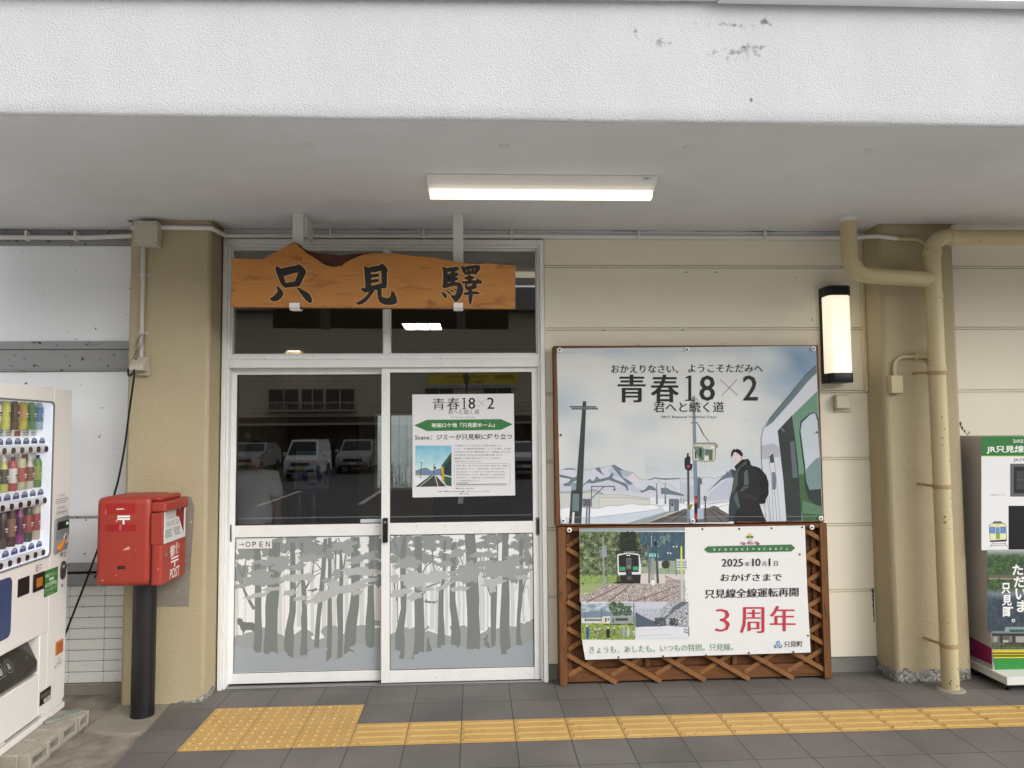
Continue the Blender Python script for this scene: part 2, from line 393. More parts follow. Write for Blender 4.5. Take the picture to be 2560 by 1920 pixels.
# canopy: front beam, soffit, metal coping
can_nx = 220
mb = MB(); vs, fs = [], []
def wob(x): return .006*noise.noise((x*1.3, 3.1, 0)) + .003*noise.noise((x*5.0, 1.7, 0))
xs = [-1.5+11.5*i/can_nx for i in range(can_nx+1)]
for x in xs:
    w0 = wob(x); o_ = .004*noise.noise((x*2.3, 9, 0))
    vs += [(x, -1.85, 3.72), (x, -1.85, 3.4), (x, -1.85+o_*.5, 3.12), (x, -1.85+o_, 3.066+w0), (x, -1.843+o_, 3.054+w0), (x, -1.832+o_, 3.05+w0*.6)]
for i in range(can_nx):
    for k in range(5): fs.append((i*6+k, i*6+k+1, (i+1)*6+k+1, (i+1)*6+k))
mb.add(vs, fs)
can = mb.build('canopy_beam', None, B, smooth=60)
def stained_stucco():
    m = mat('canopy_stucco', (211, 212, 214), .85, c2=(200, 200, 203), vs=1.6, stretch=(2, 1, .6), vmix=.8, bump=.62, bs=165, bd=.012, spec=.15)
    t = m.node_tree; N, L = t.nodes, t.links; p = N['Principled BSDF']; src = p.inputs['Base Color'].links[0].from_socket
    g = N.new('ShaderNodeNewGeometry'); cur = src
    for (sx, sz, rx, rz, th) in ((2.88, 3.375, .22, .05, .52), (2.97, 3.40, .10, .03, .50), (2.54, 3.415, .06, .025, .45), (2.94, 3.155, .007, .013, .25), (3.01, 3.52, .05, .05, .52), (2.42, 3.46, .03, .04, .52), (2.86, 3.50, .30, .03, .58)):
        mp = N.new('ShaderNodeVectorMath'); mp.operation = 'SUBTRACT'; L.new(g.outputs['Position'], mp.inputs[0]); mp.inputs[1].default_value = (sx, -1.85, sz)
        m2 = N.new('ShaderNodeVectorMath'); m2.operation = 'DIVIDE'; L.new(mp.outputs[0], m2.inputs[0]); m2.inputs[1].default_value = (rx, 1, rz)
        ln = N.new('ShaderNodeVectorMath'); ln.operation = 'LENGTH'; L.new(m2.outputs[0], ln.inputs[0])
        nz = N.new('ShaderNodeTexNoise'); nz.inputs['Scale'].default_value = 34; nz.inputs['Detail'].default_value = 5; L.new(g.outputs['Position'], nz.inputs['Vector'])
        a = N.new('ShaderNodeMath'); a.operation = 'MULTIPLY_ADD'; L.new(ln.outputs['Value'], a.inputs[0]); a.inputs[1].default_value = -.35; L.new(nz.outputs['Fac'], a.inputs[2])
        r = N.new('ShaderNodeValToRGB'); r.color_ramp.elements[0].position = th-.17; r.color_ramp.elements[1].position = th+.06; r.color_ramp.elements[1].color = (.8, .8, .8, 1); L.new(a.outputs[0], r.inputs['Fac'])
        mx = N.new('ShaderNodeMixRGB'); L.new(r.outputs['Color'], mx.inputs['Fac']); L.new(cur, mx.inputs['Color1']); mx.inputs['Color2'].default_value = rgba((104, 92, 82)); cur = mx.outputs['Color']
    L.new(cur, p.inputs['Base Color']); return m
can.data.materials.append(stained_stucco())
mb = MB(); mb.box(-1.5, 10, -1.735, -.215, 3.056, 3.2); mb.box(-1.5, -.55, -.215, .6, 3.056, 3.2); mb.box(.0, 4.44, -.215, .6, 3.056, 3.2); mb.box(4.97, 10, -.215, .6, 3.056, 3.2)
sof = mb.build('soffit', SOFFIT, B)
mb = MB(); mb.box(-1.5, 10, -1.834, -1.741, 3.0505, 3.1); mb.build('beam_underside', SOFFIT, B, bevel=.003)
mb = MB()
for (px, py) in ((665, 312), (1090, 314), (1487, 319), (1877, 326)):
    c = on_z(px*DD, py*DD, 3.056); mb.lathe((c.x, c.y, 3.046), [(.012, 0), (.026, .004), (.03, .011)], 14)
mb.each('anchor_plug', mat('anchor_plug', (210, 207, 203), .85), B, smooth=40)
mb = MB()
mb.prism([(-1.52, -1.90, 3.553), (2.79, -1.90, 3.607), (2.79, -1.90, 3.75), (-1.52, -1.90, 3.75)], (0, .045, 0))
mb.prism([(2.793, -1.915, 3.598), (10, -1.915, 3.607), (10, -1.915, 3.75), (2.793, -1.915, 3.75)], (0, .062, 0))
mb.each('coping', mat('white_metal_coping', (232, 233, 236), .35, spec=.5), B, bevel=.003)
mb = MB(); mb.box(-1.5, 10, -1.735, .6, 3.74, 3.8); mb.box(-4, 10, .601, 7.4, 3.2, 3.8); mb.build('roof_slab', mat('roof_slab', (150, 150, 150), .9), B)

mb = MB(); mb.box(-1.53, -1.5005, -1.85, .03, 3.05, 3.73); mb.build('canopy_end', WHITE_ST, B, bevel=.004)
# pillars with chipped feet
def chipped(name, zc, xr=None):
    m = mat(name, (186, 173, 143), .9, c2=(174, 160, 129), vs=1.3, vmix=.9, bump=.5, bs=110, bd=.012, spec=.15)
    t = m.node_tree; N, L = t.nodes, t.links; p = N['Principled BSDF']; src = p.inputs['Base Color'].links[0].from_socket
    g = N.new('ShaderNodeNewGeometry'); sp = N.new('ShaderNodeSeparateXYZ'); L.new(g.outputs['Position'], sp.inputs[0])
    nz = N.new('ShaderNodeTexNoise'); nz.inputs['Scale'].default_value = 9; nz.inputs['Detail'].default_value = 6; L.new(g.outputs['Position'], nz.inputs['Vector'])
    a = N.new('ShaderNodeMath'); a.operation = 'MULTIPLY_ADD'; L.new(nz.outputs['Fac'], a.inputs[0]); a.inputs[1].default_value = .12; a.inputs[2].default_value = zc-.06
    h = a.outputs[0]
    if xr is not None:
        q = N.new('ShaderNodeMath'); q.operation = 'MULTIPLY_ADD'; L.new(sp.outputs['X'], q.inputs[0]); q.inputs[1].default_value = .28; q.inputs[2].default_value = -.28*xr
        q2 = N.new('ShaderNodeMath'); q2.operation = 'MINIMUM'; L.new(q.outputs[0], q2.inputs[0]); q2.inputs[1].default_value = 0.0
        q3 = N.new('ShaderNodeMath'); q3.operation = 'ADD'; L.new(h, q3.inputs[0]); L.new(q2.outputs[0], q3.inputs[1]); h = q3.outputs[0]
    lt = N.new('ShaderNodeMath'); lt.operation = 'LESS_THAN'; L.new(sp.outputs['Z'], lt.inputs[0]); L.new(h, lt.inputs[1])
    n2 = N.new('ShaderNodeTexNoise'); n2.inputs['Scale'].default_value = 60; n2.inputs['Detail'].default_value = 4; L.new(g.outputs['Position'], n2.inputs['Vector'])
    r = N.new('ShaderNodeValToRGB'); r.color_ramp.elements[0].position = .35; r.color_ramp.elements[1].position = .68
    r.color_ramp.elements[0].color = rgba((92, 88, 84)); r.color_ramp.elements[1].color = rgba((186, 182, 174)); L.new(n2.outputs['Fac'], r.inputs['Fac'])
    mx = N.new('ShaderNodeMixRGB'); L.new(lt.outputs[0], mx.inputs['Fac']); L.new(src, mx.inputs['Color1']); L.new(r.outputs['Color'], mx.inputs['Color2'])
    L.new(mx.outputs['Color'], p.inputs['Base Color']); return m
mb = MB(); mb.box(-.525, -.012, -.21, .3, -.06, 3.2); mb.build('pillar', chipped('khaki_stucco_left', .045, -.02), B, bevel=.022)
mb = MB(); mb.box(4.445, 4.968, -.195, .3, -.02, 3.2); mb.build('pillar', chipped('khaki_stucco_right', .075), B, bevel=.03)
mb = MB(); pts = [on_y(x*DD, y*DD, -.2125) for x, y in ((322, 1311), (408, 1310), (411, 1240), (420, 1095), (412, 1072), (330, 1072))]
mb.prism(pts, (0, .0022, 0)); mb.build('bare_plaster_patch', mat('bare_plaster', (150, 142, 128), .95, c2=(122, 114, 102), vs=8, vmix=.8, bump=.3, bs=60, bd=.006, specks=.02, ss=40, sc=(196, 190, 178)), B)

# cream siding wall: one profile of boards with grooves, run along x
def siding(x0, x1, name):
    mb = MB(); prof = [(.03, .108)]
    for z in (.562, 1.014, 1.470, 1.936, 2.382, 2.82):
        for q in (-.016, .0):
            prof += [(.03, z+q-.003), (.042, z+q-.002), (.042, z+q+.002), (.03, z+q+.003)]
        if False: pass
    prof += [(.03, 3.056), (.2, 3.056), (.2, .108)]
    mb.prism([(x0, y, z) for y, z in prof], (x1-x0, 0, 0)); return mb.build(name, CREAM, B)
siding(2.178, 4.445, 'siding_wall'); siding(4.968, 9, 'siding_wall')
mb = MB(); mb.box(2.178, 4.445, .042, .2, -.02, .108); mb.box(4.968, 9, .042, .2, -.02, .108)
mb.build('skirting', mat('grey_skirting', (140, 140, 132), .8, c2=(122, 122, 114), vs=5, vmix=.9), B)
mb = MB(); mb.box(4.418, 4.4425, .004, .029, 1.93, 3.0); mb.build('corner_trim', mat('cream_trim', (206, 196, 166), .5), B, bevel=.003)
mb = MB()                                          # small screw holes and marks left on the boards
for (px, py) in ((1302, 714), (1306, 714), (1754, 688), (1754, 692), (1473, 713), (1476, 713), (1985-1, 600), (1545, 588), (1548, 588), (1720, 600), (1481, 588), (1485, 588)):
    c = on_y(px*DD, py*DD, .03); mb.lathe((c.x, .0298, c.z), [(.0045, 0), (.0035, .0012)], 8, 'Y')
mb.each('screw_hole', mat('screw_hole', (60, 52, 44), .8), B)
mb = MB()
up, lo = [], []                                  # dark scrape on the siding by the pillar
for k in range(41):
    z = .565-.0058*k; t = max(.0006, .017*(noise.noise((k*.83, 4, 1))+.25)*(1-k/48)); up.append((4.439-.006*abs(noise.noise((k*.4, 2, 2))), .0297, z)); lo.append((4.439-.006-t*1.6, .0297, z))
mb.add(up+lo, [(i, i+1, 42+i, 41+i) for i in range(40)])
mb.build('scrape_mark', mat('scrape_mark', (38, 36, 38), .9), B)

rj = random.Random(21)
def crack(x0, x1, y):
    n = int((x1-x0)/.035); up, lo = [], []
    for i in range(n+1):
        x = x0+(x1-x0)*i/n; t = .0012+.0045*max(0, noise.noise((x*3.1, y, 2))+.18+.5*noise.noise((x*17, 1, y))); up.append((x, y, 3.0554)); lo.append((x, y, 3.0554-t))
    m_ = MB(); m_.add(up+lo, [(i, i+1, n+1+i+1, n+1+i) for i in range(n)]); m_.build('open_joint', mat('dark_joint', (40, 34, 30), .95), B)
crack(.02, 4.44, -.0125); crack(-1.5, -.53, .03)
mb = MB(); mb.box(.0, 4.4448, -.0122, .2, 3.0, 3.0555); mb.build('wall_head', SOFFIT, B)
# left side wall: glossy white boards, peeling rails, long white tiles, concrete plinth
WB = mat('white_gloss_board', (243, 244, 246), .28, c2=(234, 236, 238), vs=2.5, vmix=1.0, spec=.5, coat=.35, specks=.003, ss=22, sc=(92, 88, 84), bump=.12, bs=3.0, bd=.01)
PEEL = mat('peeling_grey_rail', (158, 158, 158), .6, c2=(146, 146, 146), vs=3, vmix=.8, specks=.075, ss=26, sc=(70, 66, 62), bump=.2, bs=40, bd=.004)
LW = .05
mb = MB(); mb.box(-4, -.525, LW, .3, 2.3, 2.952); mb.box(-4, -.525, LW, .3, 1.135, 2.098); mb.box(-4, -.525, LW, .3, .829, 1.12); mb.each('side_board', WB, B, bevel=.003)
mb = MB(); mb.box(-4, -.525, .035, .3, 2.953, 3.0555); mb.box(-4, -1.502, .035, .3, 3.056, 3.8)
mb.box(-4, -.525, .03, .3, 2.246, 2.299); mb.box(-4, -.525, .038, .3, 2.112, 2.243); mb.box(-4, -.525, .03, .3, 2.099, 2.111)
mb.box(-4, -.525, .044, .3, 1.121, 1.134)
mb.box(-4, -.525, .03, .3, .776, .828); mb.box(-4, -.525, .03, .3, .684, .758); mb.build('side_rail', PEEL, B, bevel=.003)
mb = MB(); mb.box(-4, -.525, .06, .3, .759, .775); mb.build('rail_gap', BLACKP, B)
mb = MB(); hs_ = (.683-.052)/9
for k in range(9):
    z0 = .052+k*hs_
    for i in range(16):
        x0 = -.5265-.2265*(i+1)+(.0 if True else 0); mb.box(x0+.0015, x0+.225, LW-.002, .2, z0+.002, z0+hs_-.002)
TILEW = mat('white_wall_tile', (240, 239, 234), .4, c2=(230, 228, 221), vs=6, vmix=.8, specks=.006, ss=45, sc=(92, 84, 74))
mb.build('wall_tiles', TILEW, B, bevel=.004)
mb = MB(); mb.box(-4, -.525, LW+.006, .3, .05, .684); mb.build('tile_joints', mat('tile_grout', (132, 128, 120), .9), B)
mb = MB(); mb.box(-4, -.525, LW-.01, .3, -.06, .05); mb.build('plinth', CONC, B, bevel=.006)

# ---------------------------------------------------------------- entrance: frame, transom, two sliding doors
fr = MB()
fr.box(0, .03, -.012, .12, 0, 2.99); fr.box(2.141, 2.172, -.012, .12, 0, 2.99); fr.box(.03, 2.141, -.012, .12, 2.955, 2.99)
fr.box(.0302, .046, .006, .12, 0, 2.9548); fr.box(2.125, 2.1408, .006, .12, 0, 2.9548); fr.box(.0462, 2.1248, .006, .12, 2.935, 2.9548)
fr.box(.0462, 2.1248, .0, .13, 2.112, 2.168); fr.box(.0462, 2.1248, .008, .12, 2.1682, 2.2)
ef = fr.build('entrance_frame', SILLD, B, bevel=.003)
mb = MB(); mb.box(.046, 2.125, .0, .13, -.005, .006); mb.build('door_track', STEEL, ef, bevel=.002)
for (x0, x1) in ((.0465, 1.0725), (1.1125, 2.1245)):
    m_ = MB(); a, b = x0, x1; z0, z1 = 2.2002, 2.9348
    m_.box(a, a+.008, .03, .075, z0, z1); m_.box(b-.008, b, .03, .075, z0, z1); m_.box(a+.0082, b-.0082, .03, .075, z0, z0+.01); m_.box(a+.0082, b-.0082, .03, .075, z1-.014, z1)
    tw = m_.build('transom_window', SILL, B, bevel=.002)
    g = MB(); g.add([(a+.009, .05, z0+.01), (b-.009, .05, z0+.01), (b-.009, .05, z1-.014), (a+.009, .05, z1-.014)], [(0, 1, 2, 3)]); g.build('pane', GLASS, tw)
mb = MB(); mb.box(1.0727, 1.1123, .012, .11, 2.2002, 2.9346); mb.build('mullion', SILL, ef, bevel=.003)

def door(x0, x1, y0, zb, gl, gr, gb, gt, pl, pr_, pb, pt):
    """aluminium sliding door: stiles, three rails, pane, printed lower panel"""
    y1 = y0+.034; m_ = MB(); zt = 2.1115
    m_.box(x0, gl, y0, y1, zb, zt); m_.box(gr, x1, y0, y1, zb, zt)
    m_.box(gl, gr, y0+.002, y1-.002, gt, zt); m_.box(gl, gr, y0+.002, y1-.002, pt, gb); m_.box(gl, gr, y0+.002, y1-.002, zb, pb)
    d = m_.build('sliding_door', SILLD, B, bevel=.0025)
    g = MB(); g.add([(gl, y0+.017, gb), (gr, y0+.017, gb), (gr, y0+.017, gt), (gl, y0+.017, gt)], [(0, 1, 2, 3)]); g.build('pane', GLASS, d)
    g = MB(); gk = .006
    g.box(gl, gl+gk, y0+.008, y0+.016, gb, gt); g.box(gr-gk, gr, y0+.008, y0+.016, gb, gt); g.box(gl+gk, gr-gk, y0+.008, y0+.016, gb, gb+gk); g.box(gl+gk, gr-gk, y0+.008, y0+.016, gt-gk, gt)
    g.box(gl, gl+.004, y0+.0065, y0+.0075, pb, pt); g.box(gr-.004, gr, y0+.0065, y0+.0075, pb, pt); g.box(gl+.004, gr-.004, y0+.0065, y0+.0075, pb, pb+.004); g.box(gl+.004, gr-.004, y0+.0065, y0+.0075, pt-.004, pt)
    g.build('gasket', mat('dark_gasket', (58, 58, 56), .7), d)
    g = MB(); g.box(gl, gr, y0+.012, y0+.022, pb, pt); g.build('lower_panel', mat('panel_board', (214, 214, 210), .5), d)
    return d
LY, RY = .072, .03
dl = door(AX(.03, LY), AX(1.09, LY), LY, .012, AX(.099, LY), AX(1.068, LY), AZ(1.063, LY), AZ(2.066, LY), 0, 0, AZ(.102, LY), AZ(.985, LY))
dr = door(AX(1.061, RY), AX(2.128, RY), RY, .008, AX(1.118, RY), AX(2.080, RY), AZ(1.065, RY), AZ(2.076, RY), 0, 0, AZ(.098, RY), AZ(.986, RY))
def pull(x, z0, z1, y, d):
    m_ = MB(); m_.box(x-.017, x+.017, y-.003, y, z0, z1); h = m_.build('pull_handle', STEEL, d, bevel=.003)
    m_ = MB(); m_.box(x-.010, x+.010, y-.0045, y-.0032, z0+.012, z1-.012); m_.build('finger_recess', mat('pull_recess', (70, 70, 72), .4, metal=.6), h, bevel=.001)
pull(AX(.064, LY), AZ(.957, LY), AZ(1.072, LY), LY, dl); pull(AX(2.114, RY), AZ(.969, RY), AZ(1.091, RY), RY, dr)
m_ = MB(); m_.box(1.071, 1.103, RY-.03, RY-.0005, .936, 1.098); lk = m_.build('lock_case', BLACKP, dr, bevel=.004)
m_ = MB(); m_.lathe((1.086, RY-.030, 1.072), [(.0095, 0), (.009, .004), (.004, .005)], 16, 'Y'); m_.build('key_cylinder', STEEL, lk, smooth=40)
m_ = MB(); q0 = on_y(778*DD, 1122*DD, LY); m_.box(q0.x, AX(1.066, LY), LY+.014, LY+.0155, AZ(1.066, LY), q0.z); m_.build('pane_sticker', mat('pale_sticker', (196, 204, 202), .5), dl)

# printed woodland film on the lower door panels
C1, C2, C3, C4, CG, CB, CW = (126, 131, 128), (145, 150, 147), (158, 162, 160), (182, 184, 183), (163, 168, 172), (208, 209, 208), (234, 235, 233)
FILM = print_mat('printed_door_film', .4, 0)
def film(zm, y, parent, data):
    A = Art(zm, sheet_y(y+.0118), .0003, .00001, gain=.98)
    data(A); A.build('woodland_film', FILM, parent)
def trunk(A, Lp, Rp, c=C1): A.poly(Lp+Rp, c)
def film_left(A):
    A.poly([(30, 92), (1712, 45), (1703, 1578), (12, 1618)], CW)
    for (x, w_, b) in ((55, 40, 1215), (150, 14, 1200), (555, 44, 1190), (600, 12, 1180), (770, 50, 1090), (925, 42, 1200), (1060, 50, 1120), (1180, 46, 1090), (1318, 44, 1180), (1420, 20, 1100), (1495, 54, 1080), (1668, 40, 1010), (1690, 12, 1010)):
        A.line([(x+6, 120), (x-4, 500), (x+3, 800), (x, b)], w_, CB)
    A.poly([(18, 1215), (60, 1185), (120, 1190), (170, 1160), (240, 1150), (350, 1100), (380, 1100), (380, 1195), (520, 1165), (570, 1180), (610, 1205), (720, 1180), (790, 1130), (870, 1125), (930, 1160), (940, 1190), (905, 1210), (930, 1238), (1000, 1240), (1070, 1215), (1020, 1150), (1040, 1105), (1100, 1075), (1200, 1080), (1290, 1180), (1310, 1100), (1430, 1085), (1480, 1070), (1540, 1075), (1640, 1010), (1705, 1020), (1703, 1500), (15, 1500)], C3)
    A.poly([(1640, 1075), (1702, 1080), (1702, 1100), (1645, 1110)], CW)
    for (x, y, rx, ry, t) in ((140, 250, 130, 60, .1), (300, 220, 200, 70, -.1), (560, 160, 230, 70, 0), (800, 130, 260, 70, .05), (950, 200, 200, 60, -.1), (1200, 180, 120, 60, 0), (1650, 130, 90, 90, .1), (90, 480, 80, 90, .2), (240, 420, 200, 40, -.1), (1640, 400, 110, 60, -.2), (1690, 560, 60, 60, 0), (1420, 480, 120, 50, 0)): A.leafpad(x, y, rx, ry, C2, t, 6)
    tr = [([(250, 150), (265, 550), (262, 780), (262, 930), (258, 1200), (245, 1345), (275, 1390)], [(335, 1385), (350, 1200), (338, 950), (338, 560), (330, 150)]),
          ([(425, 120), (415, 560), (400, 700), (383, 850), (385, 1050), (365, 1300), (362, 1380), (385, 1410)], [(425, 1405), (440, 1380), (480, 1385), (525, 1405), (525, 1100), (528, 900), (545, 700), (550, 430), (555, 120)]),
          ([(670, 120), (668, 450), (668, 700), (660, 920), (610, 1150), (598, 1300), (605, 1380), (640, 1420), (705, 1455)], [(715, 1200), (708, 1100), (735, 920), (738, 700), (735, 560), (728, 120)]),
          ([(785, 120), (790, 430), (800, 700), (805, 900), (795, 1000), (800, 1180), (780, 1420)], [(878, 1415), (865, 1300), (868, 1050), (862, 800), (855, 640), (825, 500), (820, 120)]),
          ([(1055, 75), (1020, 500), (995, 750), (960, 1100), (945, 1325)], [(1000, 1340), (1020, 1000), (1050, 760), (1080, 400), (1100, 75)]),
          ([(1105, 65), (1105, 400), (1100, 800), (1098, 1100), (1090, 1330), (1085, 1450), (1070, 1500)], [(1090, 1500), (1145, 1440), (1155, 1100), (1150, 700), (1148, 400), (1145, 65)]),
          ([(1240, 200), (1235, 600), (1205, 780), (1210, 950), (1222, 1200), (1210, 1465)], [(1270, 1440), (1280, 1100), (1278, 800), (1285, 480), (1265, 200)]),
          ([(1365, 60), (1370, 350), (1375, 700), (1350, 880), (1310, 1060), (1300, 1250), (1285, 1410)], [(1320, 1400), (1350, 1370), (1420, 1390), (1370, 1340), (1425, 1280), (1440, 1050), (1465, 850), (1475, 400), (1470, 58)]),
          ([(1580, 54), (1570, 400), (1560, 800), (1540, 1000), (1535, 1200), (1545, 1315), (1590, 1340)], [(1640, 1320), (1643, 1050), (1635, 700), (1630, 300), (1640, 52)])]
    for l, r_ in tr: trunk(A, l, r_)
    for pts, w0, w1 in (([(255, 890), (165, 730), (128, 640), (125, 520), (50, 350)], 38, 12), ([(128, 500), (165, 310)], 16, 10), ([(740, 640), (790, 560)], 14, 18), ([(850, 650), (910, 540), (932, 450), (940, 350)], 22, 12), ([(932, 465), (1020, 430)], 8, 10), ([(928, 505), (970, 495), (1020, 468)], 8, 10), ([(920, 338), (980, 370), (1025, 430)], 10, 14), ([(548, 500), (600, 380), (630, 270), (700, 170)], 14, 8), ([(345, 440), (400, 360)], 12, 10), ([(1190, 430), (1200, 75)], 16, 14), ([(1190, 400), (1160, 260)], 7, 5), ([(1285, 420), (1320, 200), (1340, 80)], 20, 12), ([(1250, 130), (1220, 70)], 10, 14), ([(630, 90), (625, 240)], 8, 8), ([(980, 140), (945, 320)], 18, 14)): A.line(pts, w0, C1, w1)
    for (x, y, rx, ry, t, c) in ((470, 330, 210, 42, -.12, C3), (1120, 250, 40, 60, 0, C2), (940, 190, 110, 34, -.05, C2), (1000, 260, 180, 36, .05, C2), (900, 300, 130, 40, -.05, C3), (760, 400, 90, 36, -.3, C3), (1290, 150, 150, 44, -.25, C3), (1340, 200, 60, 60, 0, C3), (1510, 300, 200, 40, -.25, C3), (1640, 265, 90, 40, 0, C3), (340, 490, 130, 50, 0, C3), (560, 400, 110, 50, -.05, C3), (430, 570, 180, 38, -.1, C3), (110, 620, 90, 26, -.2, C3), (230, 560, 110, 50, -.1, C3), (700, 530, 140, 38, 0, C4), (870, 520, 80, 40, .1, C4), (1120, 560, 100, 26, 0, C3), (1205, 480, 52, 50, 0, C3), (1480, 455, 215, 42, 0, C4), (450, 660, 110, 20, -.12, C4), (280, 735, 150, 22, -.22, C4), (670, 700, 80, 30, -.15, C4), (790, 765, 90, 22, -.15, C4), (1170, 620, 70, 60, .3, C4), (1080, 730, 230, 44, -.35, C4), (1330, 650, 250, 42, -.18, C4), (1560, 560, 130, 20, -.2, C4), (1450, 700, 70, 18, -.3, C4)): A.leafpad(x, y, rx, ry, c, t, 5)
    for (x, y, r1, r2) in ((205, 430, 22, 26), (380, 310, 30, 12), (755, 220, 24, 28), (605, 110, 30, 18), (1520, 190, 44, 60), (1540, 335, 30, 16), (340, 240, 10, 26), (60, 240, 20, 26), (940, 105, 14, 6), (1020, 130, 26, 10)): A.blob(x, y, r1, r2, CW, rough=.6)
    # serow, squirrel
    A.poly([(58, 1010), (70, 985), (78, 1002), (95, 980), (100, 1003), (128, 997), (118, 1012), (133, 1035), (180, 1040), (240, 1040), (262, 1060), (262, 1140), (235, 1150), (225, 1128), (160, 1130), (140, 1150), (132, 1190), (124, 1190), (122, 1145), (100, 1120), (90, 1080), (62, 1060)], (118, 123, 118))
    A.poly([(865, 672), (900, 664), (950, 655), (970, 638), (975, 652), (990, 660), (985, 672), (960, 676), (930, 690), (905, 695), (925, 680), (870, 680)], C1)
    A.poly([(14, 1330), (60, 1310), (120, 1330), (200, 1340), (245, 1350), (270, 1390), (330, 1390), (350, 1375), (365, 1405), (420, 1410), (440, 1382), (480, 1380), (525, 1405), (590, 1370), (635, 1390), (640, 1425), (705, 1455), (780, 1470), (880, 1440), (860, 1390), (900, 1360), (950, 1340), (1000, 1345), (1080, 1320), (1105, 1345), (1085, 1380), (1090, 1500), (1150, 1445), (1210, 1468), (1275, 1440), (1290, 1415), (1350, 1372), (1424, 1392), (1420, 1370), (1365, 1350), (1350, 1325), (1400, 1315), (1440, 1290), (1530, 1300), (1590, 1340), (1650, 1320), (1703, 1330), (1701, 1578), (12, 1618)], CG)
def film_right(A):
    A.poly([(70, 92), (1670, 53), (1694, 1545), (62, 1590)], CW)
    for (x, w_, b) in ((115, 44, 1180), (280, 60, 1120), (470, 30, 1150), (540, 50, 1140), (590, 30, 1170), (700, 36, 1190), (840, 34, 1090), (890, 24, 1080), (1100, 60, 1150), (1160, 20, 1110), (1440, 44, 1100), (1560, 20, 1050), (1650, 26, 1020)):
        A.line([(x+2, 300), (x-5, 600), (x+4, 850), (x, b)], w_, CB)
    A.line([(1440, 1000), (1445, 760), (1490, 640)], 20, CB); A.line([(1610, 640), (1660, 1000)], 20, CB); A.line([(1590, 640), (1545, 860), (1580, 1050)], 18, CB)
    A.poly([(66, 1192), (130, 1165), (250, 1110), (290, 1130), (340, 1108), (460, 1130), (490, 1090), (512, 1110), (500, 1150), (540, 1170), (600, 1185), (640, 1190), (690, 1195), (745, 1215), (760, 1150), (735, 1120), (745, 1095), (850, 1100), (900, 1085), (930, 1110), (1080, 1185), (1150, 1150), (1170, 1105), (1240, 1140), (1300, 1115), (1400, 1100), (1490, 1105), (1540, 1060), (1575, 1075), (1600, 1050), (1640, 1045), (1650, 1020), (1684, 1015), (1690, 1480), (64, 1490)], C3)
    A.poly([(455, 1162), (510, 1120), (512, 1145), (470, 1160)], CW)
    for (x, y, rx, ry, t) in ((120, 180, 60, 80, .4), (250, 150, 120, 60, 0), (520, 160, 220, 80, 0), (200, 260, 140, 40, 0), (330, 290, 180, 34, -.1), (700, 180, 90, 60, 0), (830, 180, 110, 30, -.3), (120, 350, 60, 40, 0), (460, 340, 110, 50, 0), (690, 330, 120, 60, -.2), (1120, 200, 150, 40, .1), (1230, 120, 140, 50, -.05), (1540, 200, 140, 50, 0), (1560, 110, 110, 40, .1), (1620, 330, 60, 80, .1), (1460, 550, 60, 60, 0), (780, 380, 60, 60, 0)): A.leafpad(x, y, rx, ry, C2, t, 6)
    tr = [([(210, 90), (185, 250), (180, 450), (185, 640), (185, 800), (190, 900), (160, 1030), (125, 1200), (125, 1370), (160, 1380), (185, 1400), (165, 1465)], [(225, 1465), (235, 1280), (225, 1150), (250, 930), (255, 750), (245, 450), (245, 250), (255, 90)]),
          ([(345, 90), (342, 450), (340, 800), (345, 1050), (342, 1250), (328, 1400), (310, 1470), (345, 1468)], [(390, 1395), (448, 1395), (455, 1150), (445, 800), (425, 450), (425, 90)]),
          ([(665, 160), (660, 450), (640, 620), (612, 720), (608, 900), (605, 1080), (595, 1335), (650, 1355)], [(686, 1310), (680, 1150), (668, 950), (670, 720), (690, 480), (700, 120)]),
          ([(750, 210), (745, 500), (735, 700), (735, 880), (755, 1030), (752, 1310), (825, 1345)], [(858, 1310), (860, 1180), (830, 1000), (800, 800), (803, 500), (805, 120)]),
          ([(903, 75), (920, 350), (915, 640), (930, 900), (935, 1080), (925, 1360)], [(960, 1355), (990, 1365), (1020, 1350), (1070, 1362), (1082, 1250), (1065, 950), (1070, 800), (1052, 500), (1045, 350), (1020, 72)]),
          ([(1180, 330), (1200, 600), (1195, 900), (1200, 1335)], [(1250, 1320), (1260, 1000), (1268, 720), (1280, 330)]),
          ([(1330, 66), (1320, 330), (1325, 550), (1312, 800), (1298, 1080), (1300, 1250), (1315, 1420)], [(1400, 1408), (1365, 1380), (1422, 1345), (1405, 1150), (1410, 800), (1395, 350), (1400, 64)]),
          ([(1515, 150), (1515, 550), (1505, 780), (1490, 980), (1480, 1310)], [(1548, 1318), (1530, 1180), (1530, 1000), (1550, 820), (1560, 560), (1560, 100)])]
    for l, r_ in tr: trunk(A, l, r_)
